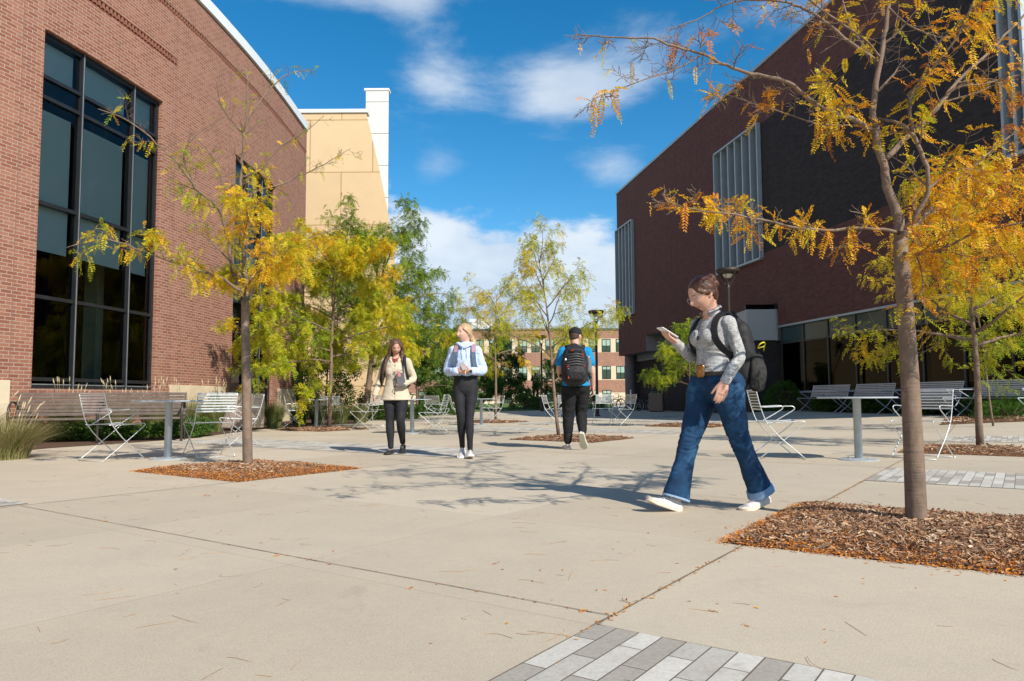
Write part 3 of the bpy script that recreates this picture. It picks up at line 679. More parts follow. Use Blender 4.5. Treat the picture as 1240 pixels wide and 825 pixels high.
def leaves(name, P, D, L, hue, m, parent, pairs=8, ll=.026, lw=.008, droop=.35, seed=0, fold=.3):
    rg = np.random.default_rng(seed); n = len(P)
    if n == 0: return None
    P = np.array([tuple(p) for p in P]); D = np.array([tuple(d) for d in D]); hue = np.asarray(hue, dtype=float)
    Ls = L * rg.uniform(.65, 1.2, n); up = np.tile(np.array([0, 0, 1.0]), (n, 1)) + rg.normal(0, .55, (n, 3))
    S = np.cross(D, up); S /= np.linalg.norm(S, axis=1, keepdims=True) + 1e-9; U = np.cross(S, D)
    s_ = (np.arange(pairs) + .8) / pairs; sz = np.sin(np.clip(s_, 0, 1) * 2.5 + .35) ** .6 if pairs > 3 else np.ones(pairs)
    sc = (Ls / L)[:, None, None]
    C = P[:, None, :] + D[:, None, :] * (Ls[:, None] * s_[None])[:, :, None]; C[:, :, 2] -= droop * Ls[:, None] * (s_[None] ** 2)
    V = np.zeros((n, pairs, 2, 4, 3), dtype=np.float32)
    for k, sg in enumerate((1, -1)):
        ld = S[:, None, :] * sg * .88 + D[:, None, :] * .5 + U[:, None, :] * rg.normal(-fold * .4, .28, (n, pairs, 1))
        ld /= np.linalg.norm(ld, axis=2, keepdims=True); le = ll * sz[None, :, None] * sc * rg.uniform(.8, 1.15, (n, pairs, 1))
        wv = D[:, None, :] * lw * .5 * sc + U[:, None, :] * rg.normal(0, lw * .12, (n, pairs, 1))
        V[:, :, k, 0] = C; V[:, :, k, 1] = C + ld * le * .5 + wv; V[:, :, k, 2] = C + ld * le; V[:, :, k, 3] = C + ld * le * .5 - wv
    nq = n * pairs * 2; V = V.reshape(-1, 3); H = np.repeat(hue, pairs * 8)
    F = np.arange(nq * 4).reshape(-1, 4)
    # the rachis: one thin strip per leaf
    R = np.zeros((n, 4, 3)); w = S * .0011 * (L / .13); e = P + D * Ls[:, None]; e[:, 2] -= droop * Ls
    R[:, 0] = P + w; R[:, 1] = P - w; R[:, 2] = e - w * .5; R[:, 3] = e + w * .5
    V = np.concatenate([V, R.reshape(-1, 3)]); F = np.concatenate([F, (np.arange(n * 4) + nq * 4).reshape(-1, 4)]); H = np.concatenate([H, np.repeat(np.clip(hue + .12, 0, 1), 4)])
    return np_mesh(name, V, F, m, parent, {'hue': H})
def hues(P, fn, seed=0, sd=.07):
    rg = random.Random(seed); return [min(1, max(0, fn(p) + .22 * noise.noise(Vector(p) * 1.7 + Vector((seed, 0, 0))) + rg.gauss(0, sd))) for p in P]

# ---- the near tree at the right, its limbs laid out one by one
def near_tree():
    base = at(1110, 640); root = thing('locust_tree', 'nearest tree, sturdy reddish brown trunk with sparse orange leaves in the mulch at right', 'tree', base, 0, 'honey locust trees')
    T = Tree(5); o = Vector(base)
    def P(px, py, dy): return atY(px, py, o.y + dy) - o
    def limb(pl, r0, r1, kids=7, L=1.0, lev=1, maxlev=3, m=4, start=.15, up=.05, spread=.85):
        pts = spline([P(*q) for q in pl], m); n = len(pts)
        pts = [p + T.rv() * min(.006, r0 * .25) if 0 < i < n - 1 else p for i, p in enumerate(pts)]
        rad = [.68 * (r0 + (r1 - r0) * (i / (n - 1)) ** .8) for i in range(n)]
        T.tubes.append((pts, rad)); T.shoots(pts, rad, L, lev, maxlev, up, .22, kids, spread, 6, .02, .55, start)
        if r0 < .02: T.sites.append((pts, lev))
    tr = [P(1110, 660, 0), P(1110, 640, 0), P(1107, 560, 0), P(1103, 480, 0), P(1098, 400, 0), P(1093, 330, .01), P(1090, 290, .02)]
    sp_ = spline(tr, 5); n_ = len(sp_); T.tubes.append((sp_, [.064, .0615, .060, .059, .058] + [.0575 - .0195 * (i / (n_ - 6)) for i in range(n_ - 5)]))
    limb([(1091, 300, .02), (1087, 258, .03), (1075, 226, .05), (1069, 198, .06), (1061, 161, .07), (1058, 133, .08), (1062, 89, .09), (1071, 44, .1), (1077, 0, .12), (1084, -90, .15), (1078, -190, .12), (1092, -300, .1)], .047, .010, 6, .8, start=.45)
    limb([(1090, 290, 0), (1098, 276, -.04), (1107, 264, -.08), (1125, 230, -.14), (1119, 193, -.16), (1104, 160, -.14), (1085, 148, -.08), (1064, 144, .02)], .026, .012, 5, .55)
    limb([(1105, 160, -.14), (1102, 128, -.2), (1105, 110, -.24), (1127, 85, -.3), (1159, 44, -.4), (1190, -20, -.5), (1230, -90, -.55)], .016, .006, 6, .6)
    limb([(1073, 192, .06), (1099, 165, .12), (1123, 145, .2), (1145, 117, .26), (1164, 93, .3), (1192, 68, .36), (1216, 44, .4), (1250, 5, .5), (1290, -60, .6)], .027, .008, 8, .7)
    limb([(1145, 117, .26), (1160, 106, .24), (1196, 101, .2), (1240, 90, .2), (1320, 70, .2)], .014, .006, 6, .6)
    limb([(1060, 162, .07), (1040, 147, 0), (1014, 139, -.05), (986, 125, -.12), (962, 105, -.18), (934, 93, -.25), (901, 87, -.32), (873, 77, -.38), (849, 66, -.42), (821, 58, -.48), (792, 48, -.52), (740, 44, -.58), (700, 42, -.6)], .026, .0045, 16, .42, start=.1)
    limb([(849, 67, -.42), (821, 83, -.5), (780, 97, -.6), (740, 111, -.66), (728, 116, -.68)], .007, .003, 8, .25)
    limb([(1063, 75, .09), (1022, 46, .1), (990, 20, .12), (962, 6, .12), (941, 2, .1), (901, 0, .08), (873, 8, .05), (849, 22, 0), (821, 32, -.05)], .017, .004, 13, .42)
    limb([(1066, 70, .1), (1042, 44, -.2), (1000, 16, -.35), (955, -16, -.5), (880, -50, -.6)], .012, .004, 8, .5)
    limb([(1088, 282, 0), (1050, 276, -.1), (1000, 279, -.25), (958, 274, -.38), (921, 266, -.48), (881, 258, -.55), (841, 254, -.62), (817, 246, -.66)], .017, .0035, 12, .38, start=.08)
    limb([(1060, 155, .07), (1030, 152, .15), (990, 150, .2), (950, 137, .28), (921, 129, .32), (889, 117, .36), (860, 112, .4)], .010, .003, 11, .36)
    limb([(1095, 285, .02), (1117, 264, .1), (1143, 234, .25), (1180, 200, .45), (1230, 160, .6)], .024, .007, 9, .65)
    limb([(1092, 305, 0), (1117, 308, -.15), (1143, 300, -.3), (1183, 282, -.45), (1240, 270, -.6), (1310, 262, -.7)], .016, .006, 9, .6, start=.05)
    limb([(1125, 228, -.1), (1160, 205, .1), (1200, 210, .2), (1240, 203, .3), (1300, 190, .3)], .011, .005, 8, .5)
    limb([(1077, 10, .1), (1100, 30, .1), (1148, 46, .1), (1190, 20, .1), (1230, -20, .1)], .009, .004, 7, .45)
    limb([(1084, -90, .15), (1140, -150, .4), (1220, -200, .7)], .016, .006, 8, .7); limb([(1080, -120, .15), (1010, -180, -.2), (930, -210, -.5)], .016, .006, 8, .7)
    limb([(1078, -190, .12), (1060, -260, -.4), (1090, -330, -.8)], .013, .005, 7, .6); limb([(1082, -60, .12), (1120, -110, -.5), (1180, -150, -1.0)], .015, .006, 8, .7)
    limb([(1062, 80, .1), (1030, 30, .6), (1010, -20, 1.0), (960, -60, 1.3)], .013, .005, 8, .6); limb([(1090, 288, .05), (1140, 250, .5), (1150, 230, .9), (1210, 190, 1.3)], .014, .005, 9, .6)
    T.wood('trunk', M_BARK, root)
    def dens(q):
        w = o + q; d = w - Vector((0, 0, CAMZ)); px = 620 + FPX * w.x / w.y; z = w.z
        v = .22
        if z < 2.62: v = .55
        if z < 2.5 and px > 1050: v = .9
        if z < 2.45 and px > 1120: v = 1.0
        if z > 3.1: v = .28
        if px < 1000 and z > 2.35: v = .09
        if px > 1190: v = max(v, .8)
        return v * (1 if noise.noise(w * 2.2) > -.12 else .35)
    Pp, Dd = T.leaf_sites(21, .004, dens)
    def hf(p): return .76 + .10 * noise.noise(p * 2.5)
    leaves('crown', Pp, Dd, .105, hues(Pp, hf, 3, .12), M_LEAF, root, 11, .024, .0098, .3, 1)
near_tree()

# ---- the left tree
def left_tree():
    base = at(300, 567); root = thing('locust_tree', 'thin crowned yellow tree in the mulch square beside the table and chairs at left', 'tree', base, 0, 'honey locust trees')
    T = Tree(9); o = Vector(base)
    def P(px, py, dy): return atY(px, py, o.y + dy) - o
    def limb(pl, r0, r1, kids=8, L=.8, start=.15, up=.06, maxlev=3, m=4):
        pts = spline([P(*q) for q in pl], m); n = len(pts); pts = [p + T.rv() * min(.012, r0 * .35) if 0 < i < n - 1 else p for i, p in enumerate(pts)]
        rad = [.80 * (r0 + (r1 - r0) * (i / (n - 1)) ** .8) for i in range(n)]; T.tubes.append((pts, rad)); T.shoots(pts, rad, L, 1, maxlev, up, .24, kids, .85, 6, .02, .55, start)
        if r0 < .022: T.sites.append((pts, 2))
    tr = spline([P(300, 580, 0), P(300, 567, 0), P(299, 500, .01), P(298, 440, 0), P(297, 400, .02), P(297, 363, 0)], 4); T.tubes.append((tr, [.057 - .0007 * i for i in range(len(tr))]))
    limb([(297, 366, 0), (298, 338, 0), (296, 300, .03), (292, 260, .05), (292, 220, .04), (294, 185, 0), (298, 146, -.03), (300, 115, 0), (298, 82, 0)], .044, .007, 9, .7, .3)
    limb([(297, 363, 0), (289, 352, -.1), (271, 338, -.2), (248, 330, -.35), (217, 319, -.5), (175, 305, -.7), (130, 290, -.8), (80, 300, -.9)], .028, .005, 12, .6, .1)
    limb([(296, 360, 0), (283, 332, 0), (277, 299, 0), (272, 275, -.1), (262, 250, -.2), (237, 228, -.35), (217, 200, -.5), (190, 174, -.6), (156, 146, -.7), (119, 132, -.8)], .03, .005, 11, .6, .3)
    limb([(240, 232, -.35), (231, 215, -.3), (222, 190, -.3), (238, 163, -.3), (262, 150, -.2)], .012, .004, 6, .4)
    limb([(297, 150, 0), (318, 119, .1), (338, 97, .2), (352, 89, .3), (372, 86, .3)], .014, .004, 6, .4)
    limb([(293, 160, 0), (275, 140, -.1), (266, 122, -.2), (261, 95, -.3)], .013, .005, 4, .35)
    limb([(295, 250, .04), (310, 232, .2), (339, 224, .35), (370, 210, .5), (400, 195, .6), (425, 180, .7)], .018, .004, 9, .5)
    limb([(294, 215, 0), (318, 203, .1), (339, 178, .15), (370, 159, .2), (392, 140, .3)], .014, .004, 7, .45)
    limb([(298, 345, 0), (320, 322, .3), (346, 300, .5), (372, 290, .8), (398, 280, 1.1)], .022, .005, 10, .6)
    limb([(297, 350, 0), (312, 330, -.4), (335, 318, -.8), (350, 300, -1.1)], .02, .005, 10, .6); limb([(296, 345, 0), (285, 325, .6), (262, 300, 1.1), (240, 280, 1.5)], .022, .005, 9, .6); limb([(295, 290, 0), (300, 262, -.5), (290, 235, -.9)], .016, .005, 8, .5)
    limb([(293, 240, 0), (270, 225, .3), (262, 196, .5), (230, 160, .8)], .016, .004, 8, .5)
    T.wood('trunk', M_BARK, root)
    def dens(q):
        z = q.z; v = 1.0 if z < 2.6 else .7 if z < 3.0 else .25 if z < 3.5 else .09
        return v * (1 if noise.noise((o + q) * 1.6) > -.1 else .4)
    Pp, Dd = T.leaf_sites(34, .01, dens)
    leaves('crown', Pp, Dd, .125, hues(Pp, lambda p: .60 + .03 * p.x - .06 * (p.z - 2.2), 8, .12), M_LEAF, root, 8, .031, .0135, .3, 2)
left_tree()

# ---- further locusts
def locust(px, py, label, H, fork, Rr, seed, hue, per_m, trunk_r, nl=9, lean=(0, 0), m=None, pairs=6, ll=.04, lw=.017, L=.15, hgrad=.0, elev=(15, 65), base=None, maxlev=3, name='locust_tree', group='honey locust trees', kids=6, cat='tree', leafm=None, bark=None, flat=1.0):
    base = base or at(px, py); root = thing(name, label, cat, base, 0, group)
    T = Tree(seed); rg = T.rng; top = Vector((lean[0], lean[1], H)); tr = []
    for i in range(11):
        t = i / 10; tr.append(Vector((lean[0] * t + .05 * math.sin(seed + t * 5) * t * 1.2, lean[1] * t + .05 * math.cos(seed * 2 + t * 4) * t, -.03 + H * .93 * t)))
    T.tubes.append((tr, [trunk_r * (1 - .85 * (i / 10) ** 1.2) for i in range(11)]))
    for k in range(nl):
        t = fork + (H * .88 - fork) * (k / max(1, nl - 1)) ** 1.15; f = t / (H * .93) * 10; i = min(9, int(f)); q = tr[i].lerp(tr[i + 1], f - i)
        a = k * 2.4 + seed + rg.uniform(-.3, .3); s_ = (t - fork) / (H - fork); e = RAD(elev[0] + (elev[1] - elev[0]) * s_)
        d = Vector((math.cos(a) * math.cos(e), math.sin(a) * math.cos(e) * flat, math.sin(e))); ln = Rr * (1.08 - .62 * s_) * rg.uniform(.8, 1.15)
        T.grow(q, d, ln, trunk_r * (.5 - .25 * s_), 1, maxlev, .05, .16, kids, .9, 7, .16)
    T.wood('trunk', bark or M_BARK, root)
    Pp, Dd = T.leaf_sites(per_m, .03, lambda q: 1 if noise.noise((Vector(base) + q) * .9) > -.22 else .45)
    print('LEAVES', label[:40], len(Pp))
    if pairs:
        leaves('crown', Pp, Dd, L, hues(Pp, lambda p: hue + hgrad * (p.z / H - .6), seed), leafm or M_LEAF, root, pairs, ll, lw, .3, seed)
    return root
locust(398, 520, 'bushy bright yellow tree beside the chairs in front of the tan building', 4.7, 1.6, 2.3, 21, .455, 58, .055, 16, (.15, 0), hgrad=.16, pairs=6, ll=.052, lw=.024, L=.17, elev=(5, 60))
locust(600, 510, 'slender pale yellow green tree, farther and left of the two in the centre', 4.6, 1.9, 2.0, 33, .50, 20, .05, 11, (.05, 0), pairs=5, ll=.05, lw=.022, L=.17, elev=(20, 65))
locust(677, 530, 'slim yellow green tree in the mulch square beside the person in blue', 3.85, 1.35, 1.45, 49, .43, 34, .036, 14, (-.35, 0), pairs=6, ll=.04, lw=.016, L=.14, hgrad=.1, elev=(25, 70), kids=5)
locust(1187, 543, 'yellow orange tree with a green lower crown behind the nearest trunk', 3.35, 1.5, 1.5, 57, .50, 34, .052, 13, (-.05, 0), pairs=7, ll=.036, lw=.014, L=.14, hgrad=.55, elev=(10, 55))
locust(1203, 516, 'thin young tree with a straight pale stem near the right hand slatted seats', 2.9, 1.35, .9, 61, .40, 20, .022, 8, (-.25, 0), pairs=5, ll=.045, lw=.018, L=.15)
locust(842, 517, 'small light green tree seen past the walking person in jeans', 2.6, 1.1, 1.05, 66, .26, 36, .036, 10, (-.2, 0), pairs=6, ll=.045, lw=.018, L=.16, elev=(16, 62))
gb = Vector((-5.15, 25.5, 0))
locust(0, 0, 'tall green tree leaning out from behind the yellow one against the sky', 6.3, 1.9, 4.1, 75, .17, 28, .12, 17, (.5, 0), pairs=7, ll=.07, lw=.028, L=.26, base=gb, elev=(16, 52), hgrad=.05)
M_FARLEAF = M_LEAF_G
def broad(base, label, H, fork, Rr, seed, per_m=30, hue=.62, ll=.12, lw=.09, name='leafy_tree', trunk=.1, group='green trees before the distant building', kids=6, nl=12, maxlev=3):
    return locust(0, 0, label, H, fork, Rr, seed, hue, per_m, trunk, nl, base=base, pairs=3, ll=ll, lw=lw, L=.3, leafm=M_LEAF_G, bark=M_TWIG, elev=(0, 70), name=name, group=group, kids=kids, maxlev=maxlev)
def gp(px, Y): v = atY(px, 480, Y); return Vector((v.x, Y, gz(v.x, Y)))
broad(gp(607, 55), 'round dark green tree low behind the slender yellow one', 4.6, 1.0, 2.4, 81)
broad(gp(548, 60), 'dense dark green tree directly behind the person in the blue hoodie', 6.2, 1.0, 2.8, 82)
broad(gp(505, 50), 'dark green tree between the tan building and the person in the blue hoodie', 5.6, .8, 2.9, 83)
broad(gp(672, 58), 'loose dark leaved tree between the lamp post and the statue', 4.2, 1.5, 1.4, 84, 16)
broad(gp(455, 42), 'broad dark shrub like tree at the foot of the tan building', 3.9, .5, 2.3, 85)
broad(gp(395, 30), 'leafy green shrub against the tan wall behind the chairs', 3.0, .3, 1.9, 86, 12, .6, .10, .07, 'leafy_shrub', .06)
broad(gp(352, 27.0), 'tall leafy shrub beside the end of the red brick wall', 2.6, .2, 1.3, 87, 14, .6, .09, .06, 'leafy_shrub', .05)

# ---- low shrubs, grasses
def shrub(base, label, w, d, h, seed, n=2600, m=None, hue=.4, cat='shrub', name='shrub', ll=.07, lw=.05, group='low shrubs'):
    rg = random.Random(seed); P, D = [], []
    for _ in range(n):
        u = rg.random() * 2 * math.pi; v = rg.random(); r = (1 - v ** 6 * .7) * rg.uniform(.35, 1) ** .4
        lump = 1 + .16 * noise.noise(Vector((math.cos(u) * 2, math.sin(u) * 2, v * 3 + seed)))
        p = Vector((math.cos(u) * w * .5 * r * lump * math.sqrt(1 - v * v * .75), math.sin(u) * d * .5 * r * lump, h * v * lump)); P.append(p)
        D.append((Vector((math.cos(u), math.sin(u), .5)) + Vector((rg.gauss(0, .5), rg.gauss(0, .5), rg.gauss(0, .4)))).normalized())
    root = thing(name, label, cat, base, 0, group)
    leaves('foliage', P, D, ll * 2, hues(P, lambda p: hue, seed, .15), m or M_LEAF_G, root, 2, ll, lw, .1, seed)
    bm = bmesh.new()
    for k in range(9):
        a = k * .7; tube(bm, [(0, 0, -.02), (math.cos(a) * w * .12, math.sin(a) * d * .12, h * .4), (math.cos(a) * w * .3, math.sin(a) * d * .3, h * .8)], [.02, .012, .005], 5)
    obj('stem', bm, M_TWIG, root)
for i, (px, Y, w, h) in enumerate(((636, 47, 2.0, 1.0), (662, 50, 2.6, 1.25), (692, 52, 2.2, 1.0), (716, 54, 2.2, .85))):
    shrub(gp(px, Y), ['rounded olive shrub, leftmost in front of the statue', 'largest rounded shrub at the foot of the statue', 'low dark shrub just right of the statue', 'low shrub behind the metal chairs right of the statue'][i], w, 1.6, h, 200 + i, 1500, hue=.55 - .15 * i)
for i, (px, Y, w, h) in enumerate(((452, 26, 1.6, .5), (480, 27, 1.5, .5), (528, 33, 1.9, .6))):
    shrub(gp(px, Y), ['low green shrub left of the person in the cream jacket', 'low green shrub behind the person in the cream jacket', 'low green shrub between the two walking women'][i], w, 1.0, h, 220 + i, 1200, hue=.5)
for i, (x, Y, w, h) in enumerate(((9.6, 26.3, 1.2, 1.0), (11.2, 23.6, .7, .5), (13.2, 21.6, .7, .5), (15.3, 19.4, .7, .5), (17.4, 17.2, .7, .5))):
    x = 14.673 - .17 * Y - .42; shrub(Vector((x, Y, gz(x, Y))), 'dark green shrub against the glazed front, ' + ['at the charcoal brick corner', 'behind the first slatted seat from the left', 'behind the second slatted seat from the left', 'behind the third slatted seat from the left', 'behind the rightmost slatted seat'][i], w, 1.8, h, 240 + i, 1100, hue=.35, group='shrubs under the glazed front')
p = at(1225, 507); shrub(p, 'bright green feathery juniper at the far right edge', 1.5, 1.1, .38, 260, 3200, M_NEEDLE, .6, ll=.035, lw=.008, name='juniper', group=None)

M_BLADE = mat_leaf('grass_blade', [(0, (.055, .10, .02)), (.45, (.18, .21, .06)), (.75, (.40, .33, .15)), (1, (.52, .40, .22))], .25)
def grass_clump(base, label, r, h, n, seed, hue=.5, plumes=14, arch=.8):
    rg = np.random.default_rng(seed); root = thing('ornamental_grass', label, 'ornamental grass', base, 0, 'ornamental grasses in the planting bed')
    def strips(n, h, w, arch, seg, hsd=.2):
        a = rg.uniform(0, 2 * math.pi, n); r0 = r * .35 * np.sqrt(rg.uniform(0, 1, n)); out = rg.uniform(.25, 1.0, n) * arch; H = h * rg.uniform(.65, 1.1, n); a2 = a + rg.normal(0, .5, n)
        t = np.linspace(0, 1, seg + 1)[None]; x = (r0 * np.cos(a))[:, None] + np.cos(a2)[:, None] * (out * r)[:, None] * t ** 1.8; y = (r0 * np.sin(a))[:, None] + np.sin(a2)[:, None] * (out * r)[:, None] * t ** 1.8
        z = H[:, None] * (t - .42 * (out[:, None] * t ** 2.6)); C = np.stack([x, y, z], 2); tx = -np.sin(a2 + rg.normal(0, .6, n)); ty = np.cos(a2)
        Wd = np.stack([tx, ty, np.zeros(n)], 1)[:, None, :] * (w * (1 - t ** 1.6) + w * .08)[0][None, :, None]
        V = np.stack([C - Wd, C + Wd], 2).reshape(-1, 3); b = (np.arange(n) * (seg + 1) * 2)[:, None] + (np.arange(seg) * 2)[None]; F = np.stack([b, b + 1, b + 3, b + 2], 2).reshape(-1, 4)
        return V, F, np.repeat(np.clip(rg.normal(hue, hsd, n), 0, 1), (seg + 1) * 2), C
    V, F, Hh, _c = strips(n, h, .0032, arch, 6); np_mesh('blades', V, F, M_BLADE, root, {'hue': Hh})
    if plumes:
        V, F, Hh, C = strips(plumes, h * 1.35, .0016, arch * .55, 6); bm = bmesh.new()
        for c in C:
            pts = [Vector(tuple(q)) for q in c]; e = pts[-1]; d = (pts[-1] - pts[-2]).normalized()
            tube(bm, pts, .0018, 3, False); tube(bm, [e - d * .09, e - d * .05, e, e + d * .02], [.003, .009, .006, .001], 5)
        obj('plumes', bm, plain('seed_plume', (.50, .40, .24), .9), root)
G = grass_clump
G(at(2, 556), 'large buff grass clump at the left end of the slatted wooden seat', .85, .62, 2300, 301, .66, 20)
G(at(-35, 552), 'buff grass clump cut by the left edge of the picture', .8, .75, 1200, 302, .74, 10)
for i, (x, y, lab) in enumerate(((-8.5, 13.9, 'behind the left end of the slatted wooden seat'), (-7.9, 14.6, 'below the first pane of the big window'), (-7.55, 15.4, 'below the middle of the big window'), (-7.25, 16.1, 'below the right pane of the big window'), (-7.0, 17.0, 'by the stone plinth left of the litter bin'))):
    G(Vector((x, y, .01)), 'upright grass clump with seed heads ' + lab, .6, .92, 1300, 310 + i, .46, 22, .7)
G(at(332, 519), 'soft green grass clump immediately right of the litter bin', .5, .78, 1500, 320, .35, 6, .6)
for i, (px, py, lab) in enumerate(((362, 514, 'behind the first chair right of the litter bin'), (385, 513, 'behind the thin table post below the bushy yellow tree'), (412, 513, 'right of the bushy yellow tree trunk'), (436, 512, 'left of the person in the cream jacket'))):
    G(at(px, py), 'green grass clump ' + lab, .55, .68, 1000, 330 + i, .38, 5, .7)

# loose ground cover under and behind the long bench
def ground_cover():
    rg = random.Random(77); P, D = [], []
    for _ in range(5200):
        t_ = rg.random(); q = Vector((-9.2, 12.7, 0)).lerp(Vector((-5.9, 14.4, 0)), t_) + Vector((-.35, .8, 0)) * rg.uniform(.0, 1.7); n_ = noise.noise(q * 1.6)
        if n_ < -.12: continue
        P.append(Vector((q.x, q.y, rg.uniform(.02, .30) * (.7 + n_)))); D.append(Vector((rg.gauss(0, 1), rg.gauss(0, 1), rg.uniform(.2, 1.4))).normalized())
    tag(leaves('ground_cover', P, D, .13, hues(P, lambda p: .45, 5, .2), M_LEAF_G, None, 3, .06, .03, .3, 12), 'loose green ground cover beneath and behind the long brown slatted seat', 'ground cover', kind='stuff')
ground_cover()
# planting beds and lawn
M_SOIL = plain('bark_soil', (.10, .062, .042), .95, 0, .45, 30, .1, .6, 60)
sheet('planting_bed', [(-13, 9.3), at(0, 549)[:2], at(60, 543)[:2], at(150, 537)[:2], (-6.3, 14.2), at(262, 527)[:2], at(320, 519.5)[:2], at(430, 513)[:2], at(470, 506)[:2], (-5.4, 33.9), (-8.2, 33.9), (-8.2, 27.5), (-8.0, 22), (-8.5, 16), (-9.2, 12.3), (-10.2, 9.6)], M_SOIL, .005)
def mat_grass():
    t = NT('lawn_grass', .9, 0, .15); v = t.coord('Object'); t.col(t.mix(t.noise(v, 3, 6, .7), (.045, .095, .016), (.14, .21, .05))); t.bump(t.noise(v, 80, 3), .6, .02); return t.mat
M_LAWN = mat_grass()
sheet('lawn', [gp(440, 30)[:2], gp(500, 29)[:2], gp(560, 40)[:2], gp(640, 44)[:2], gp(735, 49)[:2], gp(748, 80)[:2], gp(700, 100)[:2], (-30, 100), (-8, 52), (-5.2, 36)], M_LAWN, .006)
sheet('planting_bed', [(14.673 - .17 * Y_ - o_, Y_) for Y_, o_ in [(27.3, 0)] + [(y_, .02) for y_ in (24, 21, 18, 15.5)] + [(y_, .8) for y_ in (15.5, 18, 21, 24)] + [(27.3, 1.6)]], M_SOIL, .012)

# ------------------------------------------------------------------ mulch squares
def mat_mulch():
    t = NT('mulch_chip', .9, 0, .15); a = t.n('ShaderNodeAttribute', attribute_name='hue'); c = t.ramp(a.outputs['Fac'], [(0, (.07, .038, .024)), (.3, (.21, .105, .058)), (.5, (.36, .20, .115)), (.7, (.46, .32, .20)), (.85, (.60, .50, .38)), (.9, (.50, .13, .02)), (1, (.66, .28, .03))], 'LINEAR'); t.col(c); return t.mat
M_CHIP = mat_mulch(); M_MULB = plain('mulch_base', (.13, .07, .042), .95, 0, .5, 40, .1, .8, 70)
def mulch(ac, bc, sa, sb, label, n, seed, litter=.35, cs=1.0, mound=.045, hmax=.84):
    rg = np.random.default_rng(seed); base = AB(ac, bc); base.z = gz(base.x, base.y)
    bm = bmesh.new(); N_ = 14; gg = []
    def hgt(u, v): e = max(abs(u), abs(v)); return .006 + mound * max(0, 1 - e ** 4) * (1 + .5 * noise.noise(Vector((u * 2.2, v * 2.2, seed))))
    for j in range(N_ + 1):
        row = []
        for i in range(N_ + 1):
            u, v = i / N_ * 2 - 1, j / N_ * 2 - 1; e = 1 + .03 * noise.noise(Vector((u * 4, v * 4, seed)))
            p = AV * (u * sa / 2 * e) + BV * (v * sb / 2 * e); row.append(bm.verts.new((p.x, p.y, hgt(u, v) + gz(base.x + p.x, base.y + p.y) - base.z)))
        gg.append(row)
    for j in range(N_):
        for i in range(N_): bm.faces.new((gg[j][i], gg[j][i + 1], gg[j + 1][i + 1], gg[j + 1][i]))
    bm.normal_update()
    for f in bm.faces:
        if f.normal.z < 0: f.normal_flip()
    root = thing('mulch_bed', label, 'mulch', base); root['kind'] = 'stuff'
    obj('mulch_base', bm, M_MULB, root)
    # chips: flat slivers of many sizes, a fringe of fallen orange leaflets along the edges
    k = n; u = rg.uniform(-1.0, 1.0, k); v = rg.uniform(-1.0, 1.0, k); lit = rg.random(k) < litter * (.30 + .95 * np.maximum(abs(u), abs(v)) ** 3)
    sc_ = np.where(lit, 1.035, .985); u = u * sc_ + rg.normal(0, .012, k); v = v * sc_ + rg.normal(0, .012, k)
    ln = np.where(lit, rg.uniform(.007, .018, k), rg.gamma(1.6, .010, k) + .006) * cs; wd = np.where(lit, rg.uniform(.003, .006, k), ln * rg.uniform(.08, .26, k)) ; ln = np.minimum(ln, .09 * cs)
    z = np.array([hgt(a_, b_) if max(abs(a_), abs(b_)) < 1 else .004 for a_, b_ in zip(u, v)]) + rg.uniform(0, .016, k) * np.where(lit, .6, 1)
    P = np.stack([(u * sa / 2) * AV.x + (v * sb / 2) * BV.x, (u * sa / 2) * AV.y + (v * sb / 2) * BV.y, z], 1)
    P[:, 2] += np.array([gz(base.x + a_, base.y + b_) - base.z for a_, b_ in zip(P[:, 0], P[:, 1])])
    th = rg.uniform(0, 2 * math.pi, k); ti = rg.normal(0, .32, k); dirv = np.stack([np.cos(th) * np.cos(ti), np.sin(th) * np.cos(ti), np.sin(ti)], 1)
    roll = rg.normal(0, .6, k); s1 = np.stack([-np.sin(th), np.cos(th), np.zeros(k)], 1); nrm = np.cross(dirv, s1); side = s1 * np.cos(roll)[:, None] + nrm * np.sin(roll)[:, None]
    a = dirv * ln[:, None] / 2; b = side * wd[:, None] / 2; b2 = b * rg.uniform(.3, 1, k)[:, None]; V = np.stack([P - a - b, P - a + b, P + a + b2, P + a - b2], 1)
    hue = np.where(lit, rg.uniform(.87, 1.0, k), np.clip(rg.beta(2.2, 1.7, k) * .86, 0, hmax))
    # thickness: a second quad below turns each chip into a wedge
    dn = np.array([0, 0, 1]) * (wd * .35)[:, None]; Vl = np.stack([P - a + b - dn, P + a + b2 - dn], 1)
    Vall = np.concatenate([V, Vl], 1).reshape(-1, 3); o6 = (np.arange(k) * 6)[:, None]
    F = np.concatenate([o6 + np.array([[0, 1, 2, 3]]), o6 + np.array([[1, 4, 5, 2]])]); 
    np_mesh('wood_chips', Vall, F, M_CHIP, root, {'hue': np.repeat(hue, 6)})
mulch(2.40, .72, 1.65, 1.65, 'wood chip mulch square around the nearest trunk, orange leaf litter along its edge', 42000, 1, .6)
mulch(2.62, -5.62, 1.5, 1.85, 'orange brown mulch square around the left tree', 16000, 2, 1.0)
mulch(9.6, .62, 1.65, 1.65, 'mulch square around the yellow orange tree behind the nearest trunk', 5000, 3, .4, 1.3)
mulch(9.45, -5.6, 1.6, 1.75, 'mulch square around the slim tree beside the person in blue', 4000, 4, .3, 1.5)
mulch(9.95, -13.0, 1.6, 1.75, 'mulch square under the bushy yellow tree', 2600, 5, .35, 2)
mulch(16.4, -12.6, 1.6, 1.8, 'mulch square under the slender pale tree', 2000, 6, .35, 2)
mulch(16.2, -6.0, 1.6, 1.8, 'mulch square under the small light green tree', 2600, 7, .4, 2)
